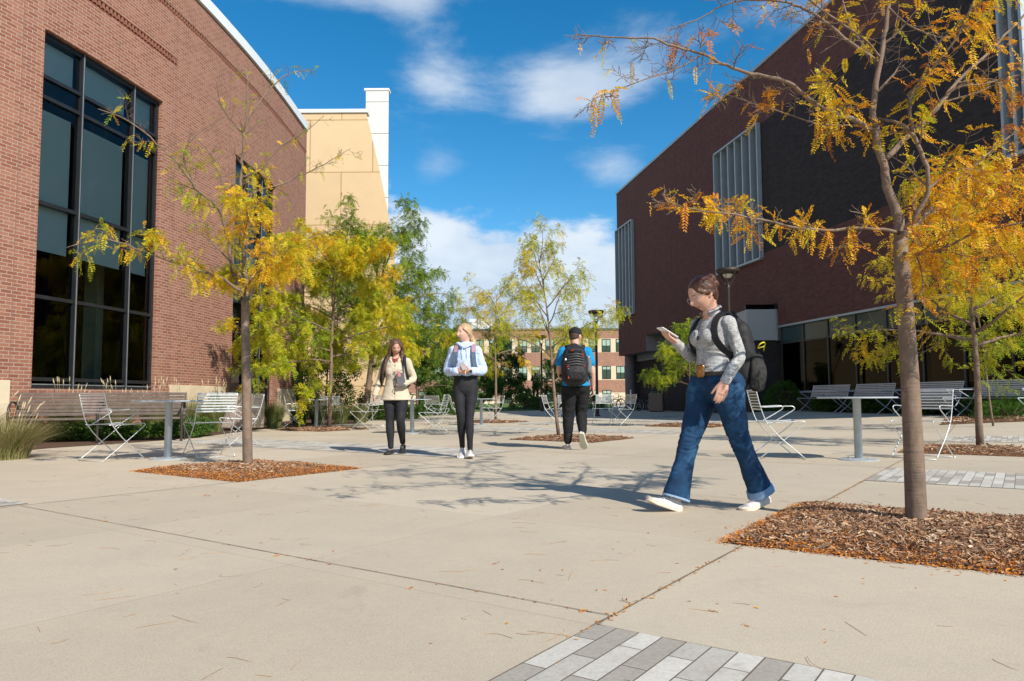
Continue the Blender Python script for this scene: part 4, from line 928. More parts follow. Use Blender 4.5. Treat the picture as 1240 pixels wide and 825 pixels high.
mulch(16.9, .55, 1.7, 1.7, 'mulch square around the thin young tree near the right hand seats', 2600, 8, .3, 2)

# ------------------------------------------------------------------ litter on the paving
def surf(x, y):
    dx, dy = x - O0.x, y - O0.y; a = dx * AV.x + dy * AV.y; b = dx * BV.x + dy * BV.y; on = 0
    for a0, a1 in ((-1.4, .2), (5.0, 6.4), (12.0, 13.4), (19, 20.4)):
        if a0 < a < a1 and (b > 0 or b < -4.78): on = 1
    return gz(x, y) + (.004 if on else 0)
def litter():
    rg = np.random.default_rng(5); n = 8000
    # denser near the joints, under the trees and close to the mulch
    a = rg.uniform(-2.2, 24, n); b = rg.uniform(-14, 6, n); Pl = []
    for ai, bi in zip(a, b):
        p = AB(ai, bi); d1 = (p - Vector((2.3, 4.2, 0))).length; d2 = (p - Vector((-2.9, 8.0, 0))).length; d3 = min((p - Vector((6.7, 10.5, 0))).length, (p - Vector((.9, 13.9, 0))).length)
        w = .09 + .9 * math.exp(-(d1 / 1.6) ** 2) + .6 * math.exp(-(d2 / 1.5) ** 2) + .5 * math.exp(-(d3 / 1.8) ** 2)
        if rg.random() < w: Pl.append(p)
    for _ in range(420): Pl.append(AB(rg.uniform(-.2, 8), rg.normal(0, .012)))
    for _ in range(60): Pl.append(AB(rg.normal(.12, .01), rg.uniform(-4.7, 0)))
    for _ in range(90): Pl.append(AB(rg.normal(6.45, .03), rg.uniform(-4.7, 2)))
    for _ in range(260):
        e = rg.uniform(-.83, .83); sgn = rg.choice([-1, 1]); q = (2.4 + sgn * (.84 + abs(rg.normal(0, .05))), .72 + e) if rg.random() < .5 else (2.4 + e, .72 + sgn * (.84 + abs(rg.normal(0, .05)))); Pl.append(AB(*q))
    k = len(Pl); P = np.array([tuple(p) for p in Pl]); P[:, 2] = np.array([surf(x, y) for x, y in P[:, :2]]) + .0025
    th = rg.uniform(0, 6.28, k); ln = rg.uniform(.012, .028, k); w = ln * rg.uniform(.3, .5, k); d = np.stack([np.cos(th), np.sin(th), rg.normal(0, .06, k)], 1); s_ = np.stack([-np.sin(th), np.cos(th), rg.normal(0, .1, k)], 1)
    V = np.stack([P - d * ln[:, None] / 2, P + s_ * w[:, None] / 2, P + d * ln[:, None] / 2, P - s_ * w[:, None] / 2], 1).reshape(-1, 3)
    V[:, 2] = np.maximum(V[:, 2], np.repeat(P[:, 2], 4) - .0015); tag(np_mesh('fallen_leaves', V, np.arange(k * 4).reshape(-1, 4), M_CHIP, None, {'hue': np.repeat(rg.choice([.95, .98, 1.0, .90, .45], k, p=[.3, .25, .2, .1, .15]), 4)}), 'scattered orange and yellow leaflets lying on the pale paving', 'fallen leaves', kind='stuff')
    bm = bmesh.new(); rr = random.Random(4)
    for _ in range(470):
        p = AB(rr.uniform(-2, 9) if rr.random() < .7 else rr.uniform(-1.5, 2), rr.uniform(-7, 3.5)); th = rr.uniform(0, 6.28); c = rr.gauss(0, 1.6); L = rr.uniform(.04, .17); pts = []
        q = Vector((p.x, p.y, surf(p.x, p.y) + .0012))
        for i in range(6): pts.append(q.copy()); q += Vector((math.cos(th), math.sin(th), 0)) * L / 5; th += c / 5 * rr.uniform(-.6, 2.2)
        tube(bm, pts, [.0008] * 5 + [.0004], 3, False)
    tag(obj('fallen_leaf_stalks', bm, plain('stalk', (.36, .21, .11), .8, 0, .4, 20)), 'thin curved brown leaf stalks scattered on the pale paving', 'leaf stalks', kind='stuff')
    # a few whole dry leaves
    P_, D_ = [], []
    for px, py in ((676, 806), (897, 757), (752, 727), (856, 740), (905, 585), (1010, 603), (700, 742), (655, 690), (605, 682), (330, 674), (500, 711), (860, 606), (1065, 600), (290, 601), (245, 601)):
        q = at(px, py); P_.append(q + Vector((0, 0, .004))); t_ = rr.uniform(0, 6.28); D_.append(Vector((math.cos(t_), math.sin(t_), .02)))
    tag(leaves('dry_leaves', P_, D_, .06, [.93] * len(P_), M_CHIP, None, 7, .016, .008, .2, 3), 'small curled dry compound leaves lying on the paving', 'dry leaves', kind='stuff')
litter()
# ------------------------------------------------------------------ metal chairs, tables, slatted seats
M_STEEL = plain('galvanised_steel', (.62, .64, .63), .38, .55, .10, 12, .5)
M_GALV = plain('grey_table_metal', (.42, .46, .49), .5, .3, .12, 8, .4)
def chair_frame(parent, hw, arm=True):
    """side loops, slats and foot bars; faces +X"""
    for sy in (-1, 1):
        y = sy * hw
        bm = bmesh.new(); tube(bm, spline([(-.315, y, .835), (-.275, y, .66), (-.225, y, .50), (-.17, y, .405), (-.03, y, .25), (.24, y, .012)], 5), .0062, 6); obj('back_rod', bm, M_STEEL, parent, True)
        y2 = sy * (hw - .016)
        bm = bmesh.new(); tube(bm, spline([(-.235, y2, .448), (-.10, y2, .446), (.10, y2, .452), (.205, y2, .460), (.245, y2, .45), (.235, y2, .425), (.14, y2, .345), (-.08, y2, .175), (-.30, y2, .012)], 4), .0062, 6); obj('seat_rod', bm, M_STEEL, parent, True)
        if arm:
            y3 = sy * (hw + .012)
            bm = bmesh.new(); tube(bm, spline([(-.262, y3, .628), (-.12, y3, .632), (.06, y3, .640), (.115, y3, .63), (.118, y3, .60), (.05, y3, .555), (-.12, y3, .455), (-.175, y3, .425)], 4), .0062, 6); obj('arm', bm, M_STEEL, parent, True)
    for x in (.24, -.30):
        bm = bmesh.new(); tube(bm, [(x, -hw, .010), (x, hw, .010)], .0062, 6); obj('foot_bar', bm, M_STEEL, parent, True)
    bm = bmesh.new(); z0, z1 = .60, .815
    for k in range(7):
        t = k / 6; z = z0 + (z1 - z0) * t; x = -.255 - .055 * t; box(bm, x - .0015, x + .0015, -hw, hw, z - .0095, z + .0095)
    tube(bm, [(-.315, -hw, .835), (-.315, hw, .835)], .0062, 6); obj('backrest', bm, M_STEEL, parent)
    bm = bmesh.new()
    for k in range(10):
        x = -.19 + .043 * k; box(bm, x - .013, x + .013, -hw + .016, hw - .016, .449, .452)
    obj('seat', bm, M_STEEL, parent)
chair0 = thing('metal_chair', '', 'chair', (0, 0, 0)); chair_frame(chair0, .255)
used_chair = [False]
def put_chair(px, py, yaw, label):
    p = at(px, py); g = 'silver slatted wire chairs on the plaza'
    if not used_chair[0]:
        used_chair[0] = True; chair0.location = p; chair0.rotation_euler.z = RAD(yaw); tag(chair0, label, 'chair', g)
    else: dup(chair0, p, RAD(yaw), label, g)
put_chair(944, 555, -6, 'white metal slatted chair just right of the walking person in jeans')
put_chair(1117, 555, 218, 'metal slatted chair partly hidden by the nearest tree trunk')
put_chair(138, 557, 62, 'brightest metal armchair in front of the long brown seat at left')
put_chair(252, 553, 132, 'metal chair facing the left table, in front of the looped bench arm')
put_chair(289, 541, 215, 'metal chair half hidden by the left tree trunk, before the litter bin')
put_chair(356, 517, 25, 'thin metal chair just right of the litter bin against the grasses')
put_chair(402, 517, 92, 'metal chair showing a bright slatted back behind the bushy yellow tree trunk')
put_chair(441, 521, 165, 'metal chair partly hidden by the arm of the person in the cream jacket')
put_chair(462, 516, 100, 'metal chair in the gap left of the hip of the person in the cream jacket')
put_chair(524, 525, 172, 'metal chair in the gap between the two walking women, nearer one')
put_chair(530, 514, 60, 'metal chair in the gap between the two walking women, farther one')
put_chair(557, 513, 10, 'metal chair behind the legs of the person in the blue hoodie')
put_chair(596, 512, 205, 'metal chair right of the table post beside the slender tree')
put_chair(672, 515, -18, 'metal chair left of the slim tree trunk behind the person in blue')
put_chair(688, 512, 75, 'metal chair right behind the slim tree trunk')
put_chair(730, 514, 96, 'metal chair showing its back just right of the person in blue')
put_chair(753, 516, 205, 'metal chair at the right end of the group behind the person in blue')
table0 = thing('cafe_table', '', 'table')
bm = bmesh.new(); lathe(bm, [(.43, .726), (.442, .732), (.442, .741), (.435, .746), (0.01, .746)], 48); obj('tabletop', bm, M_GALV, table0)
bm = bmesh.new(); lathe(bm, [(.045, .02), (.045, .72), (.075, .724)], 24); obj('post', bm, M_GALV, table0, True)
bm = bmesh.new(); lathe(bm, [(.225, 0), (.225, .007), (.20, .014), (.05, .022)], 40); obj('base', bm, M_GALV, table0)
for k in range(4):
    a = k * math.pi / 2 + .4; bm = bmesh.new(); lathe(bm, [(.012, .02), (.012, .028)], 8, (.15 * math.cos(a), .15 * math.sin(a))); obj('bolt', bm, M_STEEL, table0)
for i, (px, py, lab) in enumerate(((1040, 557, 'round grey table on one post between the chairs at right'), (203, 556, 'round grey table on one post in front of the end of the long brown seat'), (383, 518, 'thin round table left of the bushy yellow tree trunk'),
                                   (499, 525, 'round grey table whose post stands between the two walking women'), (583, 515, 'round grey table left of the slender tree trunk'))):
    g = 'round single post tables on the plaza'
    if i == 0: table0.location = at(px, py); tag(table0, lab, 'table', g)
    else: dup(table0, at(px, py), .3 * i, lab, g)
# slatted metal two-seaters at the right
M_SLATB = plain('blue_grey_slat', (.40, .43, .47), .5, .25, .08, 6)
ms0 = thing('slatted_bench', '', 'bench')
def metal_bench(parent, hw):
    bm = bmesh.new()
    for k in range(8):
        t = k / 7; z = .50 + .34 * t; x = -.22 - .10 * t; box(bm, x - .004, x + .004, -hw, hw, z - .017, z + .017)
    obj('backrest', bm, M_SLATB, parent)
    bm = bmesh.new()
    for k in range(8): x = -.18 + .06 * k; box(bm, x - .022, x + .022, -hw, hw, .436, .444)
    obj('seat', bm, M_SLATB, parent)
    for sy in (-1, 1):
        y = sy * (hw + .012)
        bm = bmesh.new(); tube(bm, spline([(-.33, y, .86), (-.27, y, .66), (-.2, y, .46), (-.05, y, .25), (.26, y, .012)], 5), .012, 6); obj('back_leg', bm, M_SLATB, parent, True)
        bm = bmesh.new(); tube(bm, spline([(-.2, y, .43), (.22, y, .44), (.28, y, .42), (.1, y, .27), (-.3, y, .012)], 5), .012, 6); obj('front_leg', bm, M_SLATB, parent, True)
        bm = bmesh.new(); tube(bm, spline([(-.26, y, .64), (.1, y, .645), (.16, y, .62), (.0, y, .52), (-.16, y, .43)], 5), .010, 6); obj('arm', bm, M_SLATB, parent, True)
metal_bench(ms0, .88)
for i, (px, off, lab) in enumerate(((996, .95, 'leftmost slatted metal two seater against the glazed front'), (1048, 1.0, 'second slatted metal two seater from the left, behind the right table'),
                                            (1121, 1.0, 'third slatted metal two seater, behind the nearest trunk'), (1206, 1.0, 'rightmost slatted metal two seater, behind the thin young tree'))):
    d_ = ray(px, 480); r_ = d_.x / d_.y; Y_ = (14.673 - off) / (r_ + .17); X_ = r_ * Y_
    o = ms0 if i == 0 else copy_tree(ms0); o.location = (X_, Y_, gz(X_, Y_)); o.rotation_euler.z = RAD(189.6 + (3, -2, 1, -1)[i]); tag(o, lab, 'bench', 'slatted metal seats by the glazed front')
# the long brown slatted bench
M_BROWN = plain('brown_slat', (.125, .095, .078), .6, 0, .25, 9, .35, .3, 80)
M_IRON = plain('dark_bench_iron', (.055, .045, .040), .45, .4, .1, 5)
Lp, Rp = Vector((-8.75, 12.75, 0)), Vector((-6.12, 13.62, 0)); ax = (Rp - Lp); LB_ = ax.length
lbn = thing('park_bench', 'long brown slatted bench with a looped iron arm, in front of the grasses at left', 'bench', Lp, math.atan2(ax.y, ax.x))
for k in range(7):       # local x along the bench, -y towards the plaza
    t = k / 6; z = .50 + .37 * t; y = .20 + .09 * t; bm = bmesh.new(); box(bm, 0, LB_, y - .014, y + .014, z - .0255, z + .0255, .006); obj('back_slat', bm, M_BROWN, lbn)
for k in range(5):
    y = -.24 + .088 * k; bm = bmesh.new(); box(bm, 0, LB_, y - .038, y + .038, .405 - .0 * k, .44, .006); obj('seat_slat', bm, M_BROWN, lbn)
for x in (.02, LB_ / 2, LB_ - .02):
    bm = bmesh.new(); tube(bm, spline([(x, .30, .87), (x, .235, .6), (x, .20, .42), (x, .22, .2), (x, .27, .0)], 5), .022, 8, flat=(1, .6)); tube(bm, [(x, .2, .39), (x, -.27, .39)], .02, 6)
    obj('leg_frame', bm, M_IRON, lbn, True)
    bm = bmesh.new(); tube(bm, spline([(x, .235, .60), (x, .12, .70), (x, -.06, .73), (x, -.22, .66), (x, -.285, .50), (x, -.27, .25), (x, -.26, 0)], 6), .022, 8, flat=(1, .65)); obj('arm_loop', bm, M_IRON, lbn, True)

# ------------------------------------------------------------------ litter bins, bollard
M_AGG = plain('exposed_aggregate', (.42, .34, .27), .9, 0, .25, 60, .2, .5, 120)
def under(px, Y):
    v = atY(px, 480, Y); return Vector((v.x, Y, gz(v.x, Y)))
def bin_(px, py, w, h, label, m, grp=None):
    p = at(px, py) if py else under(px, 38.6); r = thing('litter_bin', label, 'litter bin', p, RAD(-20))
    bm = bmesh.new(); box(bm, -w / 2, w / 2, -w / 2, w / 2, .04, h, .035); obj('body', bm, m, r)
    bm = bmesh.new(); box(bm, -w / 2 + .06, w / 2 - .06, -w / 2 + .06, w / 2 - .06, 0, .05); obj('foot', bm, M_IRON, r)
    bm = bmesh.new(); lathe(bm, [(w * .42, h), (w * .42, h + .03), (w * .34, h + .09), (w * .2, h + .10), (w * .19, h + .02)], 24); obj('lid', bm, plain('dark_green_lid', (.03, .07, .05), .45), r)
bin_(294, 520.5, .74, .90, 'square stone litter bin with a dark green lid behind the left tree trunk', M_AGG)
bin_(795, None, .74, .98, 'brown square litter bin beside the parked bicycles', plain('brown_bin', (.20, .145, .115), .85, 0, .12, 30))
p = atY(764, 480, 43); bo = thing('bollard', 'slim silver post in front of the grey column', 'post', (p.x, 43, 0)); bm = bmesh.new(); lathe(bm, [(.08, 0), (.08, .01), (.05, .02), (.05, 1.2), (.03, 1.23)], 16); obj('post', bm, M_STEEL, bo, True)

# ------------------------------------------------------------------ lamp posts
M_BRONZE = plain('lamp_bronze', (.045, .036, .030), .5, .3, .1, 4)
lamp0 = thing('lamp_post', '', 'street lamp')
bm = bmesh.new(); lathe(bm, [(.14, 0), (.14, .03), (.075, .06), (.07, .9), (.055, 1.0), (.048, 3.75), (.06, 3.80), (.06, 3.92), (.02, 3.93)], 16); obj('post', bm, M_BRONZE, lamp0, True)
bm = bmesh.new()
for k in range(6):
    a = k * math.pi / 3; tube(bm, spline([(.045 * math.cos(a), .045 * math.sin(a), 3.86), (.13 * math.cos(a), .13 * math.sin(a), 4.02), (.285 * math.cos(a), .285 * math.sin(a), 4.26)], 3), .011, 6)
obj('bracket', bm, M_BRONZE, lamp0, True)
bm = bmesh.new(); lathe(bm, [(.17, 4.20), (.31, 4.26), (.325, 4.30), (.325, 4.34), (.29, 4.37), (.05, 4.385)], 32); obj('lamp_shade', bm, M_BRONZE, lamp0, True)
bm = bmesh.new(); lathe(bm, [(.05, 4.10), (.09, 4.12), (.15, 4.205), (.16, 4.21)], 20); obj('lens', bm, plain('frosted_lens', (.6, .58, .5), .3, 0, .03), lamp0, True)
for i, (px, Y, lab) in enumerate(((723, 30, 'dark lamp post rising behind the person in blue'), (656, 42, 'dark lamp post left of the slim tree, in front of the far building'), (885, 20.3, 'lamp post with a wide shade behind the head of the walking person in jeans'), (618, 60, 'farthest small lamp post beside the round dark green tree'))):
    v = atY(px, 480, Y); o = lamp0 if i == 0 else copy_tree(lamp0); o.location = (v.x, Y, gz(v.x, Y)); tag(o, lab, 'street lamp', 'bronze plaza lamps')

# ------------------------------------------------------------------ bicycles
M_RUB = plain('tyre_rubber', (.02, .02, .02), .8); M_BIKE = plain('bike_frame_paint', (.03, .035, .05), .35, .2)
bike0 = thing('bicycle', '', 'bicycle')
def ring(bm, c, r, tr, n=28):
    pts = [(c[0] + r * math.cos(2 * math.pi * k / n), 0, c[1] + r * math.sin(2 * math.pi * k / n)) for k in range(n + 1)]; tube(bm, pts, tr, 5, False)
for cx in (-.52, .52):
    bm = bmesh.new(); ring(bm, (cx, .345), .325, .022); wh = obj('wheel', bm, M_RUB, bike0, True)
    bm = bmesh.new(); ring(bm, (cx, .345), .295, .010)
    for k in range(14): a = k * math.pi / 7; tube(bm, [(cx, .02 * (-1) ** k, .345), (cx + .295 * math.cos(a), 0, .345 + .295 * math.sin(a))], .0022, 3, False)
    tube(bm, [(cx, -.05, .345), (cx, .05, .345)], .02, 8); obj('rim', bm, M_STEEL, wh)
bm = bmesh.new()
for a, b in (((-.52, .345), (-.08, .30)), ((-.08, .30), (-.20, .80)), ((-.52, .345), (-.18, .72)), ((-.18, .72), (.34, .76)), ((-.08, .30), (.37, .66)), ((.33, .82), (.40, .60)), ((.40, .60), (.52, .345))):
    tube(bm, [(a[0], 0, a[1]), (b[0], 0, b[1])], .018, 6)
obj('frame', bm, M_BIKE, bike0, True)
bm = bmesh.new(); tube(bm, spline([(-.32, 0, .86), (-.2, 0, .86), (-.06, 0, .85)], 3), [.05] * 3 + [.04] * 2 + [.025] * 2, 8, flat=(1, .5)); tube(bm, [(-.2, 0, .79), (-.2, 0, .85)], .012, 6); obj('saddle', bm, M_RUB, bike0)
bm = bmesh.new(); tube(bm, [(.33, 0, .80), (.32, 0, .98)], .014, 6); tube(bm, spline([(.22, -.3, 1.0), (.33, -.15, 1.0), (.33, .15, 1.0), (.22, .3, 1.0)], 4), .013, 6); obj('handlebar', bm, M_RUB, bike0, True)
bm = bmesh.new(); ring(bm, (-.08, .30), .09, .008, 14); tube(bm, [(-.08, .06, .30), (.02, .08, .18)], .01, 5); tube(bm, [(-.08, -.06, .30), (-.18, -.08, .42)], .01, 5); obj('crank', bm, M_STEEL, bike0, True)
for i, (px, py, yaw, lab) in enumerate(((776, 40.6, 8, 'dark bicycle parked just left of the brown litter bin'), (784, 41.3, -168, 'farther dark bicycle parked between the silver post and the brown litter bin'), (743, 45.5, 20, 'bicycle parked left of the grey column'), (755, 47.5, -20, 'bicycle leaning beside the silver post'))):
    o = bike0 if i == 0 else copy_tree(bike0); o.location = under(px, py); o.rotation_euler = (0, 0, RAD(yaw)); tag(o, lab, 'bicycle', 'parked bicycles under the overhang')
# ------------------------------------------------------------------ figure building
def loft(bm, pts, rad, side=(0, 1, 0), n=18, m=3, rnd=True):
    """tapered limb: pts centres, rad list of (a along side, b across); ends rounded"""
    P = spline(pts, m); k = len(pts) - 1; R = []
    for i in range(len(P)):
        f = min(k - 1e-9, i / m); j = int(f); t = f - j; t2 = t * t * (3 - 2 * t); R.append((rad[j][0] * (1 - t2) + rad[j + 1][0] * t2, rad[j][1] * (1 - t2) + rad[j + 1][1] * t2))
    sv = Vector(side); rings = []
    def ring(c, d, a, b):
        s = (sv - d * sv.dot(d)); s = s.normalized() if s.length > 1e-4 else frame_of(d)[0]; u = d.cross(s).normalized()
        return [bm.verts.new(c + s * math.cos(2 * math.pi * q / n) * a + u * math.sin(2 * math.pi * q / n) * b) for q in range(n)]
    d0 = (P[1] - P[0]).normalized(); d1 = (P[-1] - P[-2]).normalized()
    if rnd:
        e = min(R[0]); rings.append(ring(P[0] - d0 * e * .75, d0, R[0][0] * .35, R[0][1] * .35)); rings.append(ring(P[0] - d0 * e * .45, d0, R[0][0] * .75, R[0][1] * .75))
    for i, p in enumerate(P):
        d = (P[min(i + 1, len(P) - 1)] - P[max(i - 1, 0)]).normalized(); rings.append(ring(p, d, *R[i]))
    if rnd:
        e = min(R[-1]); rings.append(ring(P[-1] + d1 * e * .45, d1, R[-1][0] * .75, R[-1][1] * .75)); rings.append(ring(P[-1] + d1 * e * .75, d1, R[-1][0] * .35, R[-1][1] * .35))
    for a, b in zip(rings, rings[1:]):
        for q in range(n): bm.faces.new((a[q], a[(q + 1) % n], b[(q + 1) % n], b[q]))
    bm.faces.new(rings[0][::-1]); bm.faces.new(rings[-1])
def ell(bm, c, r, rot=None, u=20, v=12):
    s = bmesh.ops.create_uvsphere(bm, u_segments=u, v_segments=v, radius=1.0)['verts']; M_ = rot or Matrix.Identity(3)
    for w in s: w.co = Vector(c) + M_ @ Vector((w.co.x * r[0], w.co.y * r[1], w.co.z * r[2]))
def remesh(name, bm, vox, m, parent, smooth=4, fn=None, keep=None, sm=.5):
    bmesh.ops.recalc_face_normals(bm, faces=bm.faces[:])
    me = bpy.data.meshes.new('tmp'); bm.to_mesh(me); bm.free(); o = bpy.data.objects.new('tmp', me); WS = bpy.data.scenes.get('work') or bpy.data.scenes.new('work'); WS.collection.objects.link(o)
    r = o.modifiers.new('r', 'REMESH'); r.mode = 'VOXEL'; r.voxel_size = vox; r.use_smooth_shade = True
    if smooth: s = o.modifiers.new('s', 'SMOOTH'); s.iterations = smooth; s.factor = sm
    vl = WS.view_layers[0]; vl.update(); dg = vl.depsgraph; me2 = bpy.data.meshes.new_from_object(o.evaluated_get(dg)); bpy.data.objects.remove(o); bpy.data.meshes.remove(me)
    if keep:
        b2 = bmesh.new(); b2.from_mesh(me2); bmesh.ops.delete(b2, geom=[v for v in b2.verts if not keep(v.co)], context='VERTS'); b2.to_mesh(me2); b2.free()
    if fn:
        cs = [v.co.copy() for v in me2.vertices]; ns = [v.normal.copy() for v in me2.vertices]
        me2.vertices.foreach_set('co', [x for c_, n_ in zip(cs, ns) for x in (c_ + n_ * fn(c_, n_))]); me2.update()
    me2.name = name; me2.materials.clear(); return link_mesh(name, me2, m, parent, True)
def wr(amp, freq=(14, 14, 9), seed=0.0, sharp=1.0):
    """cloth folds: a warped ridge noise"""
    def f(co, n=None):
        q = Vector((co.x * freq[0] + seed, co.y * freq[1], co.z * freq[2])); w = noise.noise_vector(q * .5) * 1.3; v = noise.noise(q + w); return amp * ((1 - abs(v) * 2.2) * .6 + v * .4) * sharp
    return f
def G2(x, y, cx, cy, sx, sy): return math.exp(-((x - cx) / sx) ** 2 - ((y - cy) / sy) ** 2)
def head(bm, M, s=1.0, male=False):
    """a head with brow, eye sockets, nose, lips, chin and ears; local: +X face, +Z up, height .22"""
    nu, nv = 56, 44; rows = []
    for j in range(nv + 1):
        ph = math.pi * j / nv - math.pi / 2; row = []
        for i in range(nu):
            th = 2 * math.pi * i / nu; dx, dy, dz = math.cos(ph) * math.cos(th), math.cos(ph) * math.sin(th), math.sin(ph)
            x, y, z = dx * .094, dy * .074, dz * .112
            low = max(0, -z) / .112
            y *= 1 - .30 * low ** 1.4; x = x * (1 - .10 * low) + (.012 * low if dx > 0 else 0)
            if dx < 0: x *= 1 - .22 * low ** 2 ; 
            if dx < 0 and z > -.02: x *= 1.06
            fr = max(0, dx) ** 1.2
            if dx > .1:
                x += .024 * G2(y, z, 0, -.028, .0105, .017) + .013 * G2(y, z, 0, -.006, .009, .02) + .004 * G2(y, z, 0, -.036, .019, .007)
                x += .004 * (G2(y, z, .028, .024, .02, .008) + G2(y, z, -.028, .024, .02, .008))
                x -= .009 * (G2(y, z, .030, .004, .015, .010) + G2(y, z, -.030, .004, .015, .010))
                x += .0055 * (G2(y, z, .040, -.026, .018, .018) + G2(y, z, -.040, -.026, .018, .018))
                x += .0075 * G2(y, z, 0, -.058, .020, .005) + .0065 * G2(y, z, 0, -.068, .017, .005) - .003 * G2(y, z, 0, -.063, .022, .0022)
                x -= .004 * G2(y, z, 0, -.080, .02, .006) + 0; x += .008 * G2(y, z, 0, -.098, .020, .014)
            row.append(bm.verts.new(M @ Vector((x * s, y * s * (1.05 if male else 1), z * s))))
        rows.append(row)
    for a, b in zip(rows, rows[1:]):
        for i in range(nu): bm.faces.new((a[i], a[(i + 1) % nu], b[(i + 1) % nu], b[i]))
    bm.faces.new(rows[0][::-1]); bm.faces.new(rows[-1])
    M3 = M.to_3x3()
    for sy in (-1, 1):
        ell(bm, M @ Vector((-.008 * s, sy * .077 * s, -.006 * s)), (.018 * s, .007 * s, .030 * s), M3 @ Euler((0, .15, sy * -.35)).to_matrix()); ell(bm, M @ Vector((-.004 * s, sy * .074 * s, -.030 * s)), (.009 * s, .006 * s, .010 * s), M3)
def hand(bm, w, F, N, S, s=1.0, curl=(28, 30, 20), spread=.0, thumb=1.0, curls=None, tspread=.75):
    """wrist point, finger direction, palm normal, thumb-side direction"""
    F = Vector(F).normalized(); N = Vector(N); N = (N - F * N.dot(F)).normalized(); S = Vector(S); S = (S - F * S.dot(F) - N * S.dot(N)).normalized(); w = Vector(w)
    loft(bm, [w - F * .02 * s, w + F * .02 * s, w + F * .055 * s, w + F * .088 * s], [(.025 * s, .019 * s), (.032 * s, .0175 * s), (.040 * s, .0165 * s), (.041 * s, .012 * s)], S, 16, 3)
    ell(bm, w + F * .035 * s + S * .022 * s + N * .008 * s, (.026 * s, .016 * s, .016 * s), Matrix((F, S, N)).transposed())
    for k, (off, ln, r) in enumerate(((.030, .070, .0088), (.0105, .080, .0090), (-.0095, .074, .0086), (-.0285, .058, .0078))):
        cc = curls[k] if curls else 1.0; p = w + F * (.082 - abs(off) * .15) * s + S * off * s; d = (F + S * off * spread * 8).normalized(); pts = [p - d * .02 * s, p]; rad = [(r * s, r * s)] * 2
        for j, fr in enumerate((.42, .32, .26)):
            a = RAD(curl[j]) * cc; d = (d * math.cos(a) + N * math.sin(a)).normalized(); N2 = N; p = p + d * ln * fr * s; pts.append(p.copy()); rad.append((r * s * (.95 - .1 * j), r * s * (.95 - .1 * j)))
            N = (N - d * N.dot(d)).normalized() if (N - d * N.dot(d)).length > 1e-3 else N
        N = Vector(N2) if False else N
        loft(bm, pts, rad, S, 10, 2)
        # palm normal back to the start for the next finger
        N = S.cross(F) if S.cross(F).dot(N0(F, S, N)) > 0 else -S.cross(F)
    p = w + F * .022 * s + S * .026 * s; d = (F * .75 + S * tspread + N * .25 * thumb).normalized(); pts = [p - d * .015 * s, p]; rad = [(.0125 * s, .0125 * s)] * 2
    for j, ln in enumerate((.034, .030, .026)):
        pts.append(pts[-1] + d * ln * s); rad.append(((.0115 - .0015 * j) * s,) * 2); d = (d + F * .35 + N * .22 * thumb).normalized()
    loft(bm, pts, rad, N, 10, 2)
def N0(F, S, N): return N
def eyes(parent, M, s, col=(.06, .035, .02), look=0.0):
    M3 = M.to_3x3()
    for sy in (-1, 1):
        bm = bmesh.new(); ell(bm, M @ Vector((.0735 * s, sy * .0295 * s, .003 * s)), (.010 * s, .0115 * s, .0045 * s), M3, 14, 10); e = obj('eye', bm, plain('eye_white', (.42, .38, .35), .3, 0, .02), parent, True)
        bm = bmesh.new(); ell(bm, M @ Vector((.0815 * s, sy * .0290 * s, .002 * s)), (.003 * s, .0062 * s, .0046 * s), M3, 10, 8); obj('iris', bm, plain('iris_brown', col, .2), e, True)
        bm = bmesh.new(); tube(bm, spline([M @ Vector((.090 * s, sy * .013 * s, .0215 * s)), M @ Vector((.0885 * s, sy * .029 * s, .027 * s)), M @ Vector((.0745 * s, sy * .045 * s, .022 * s))], 4), [.0022 * s] * 8 + [.001 * s], 5); obj('eyebrow', bm, MC.get('brow') or plain('brow', (.08, .045, .03), .9), parent, True)
def paint_lips(o, M, s, mlip):
    """lips are a second material on the body mesh"""
    me = o.data; me.materials.append(mlip); Mi = M.inverted()
    for p in me.polygons:
        c = Mi @ p.center / s
        if c.x > .07 and ((c.y / .023) ** 2 + ((c.z + .0625) / .0085) ** 2) < 1: p.material_index = 1
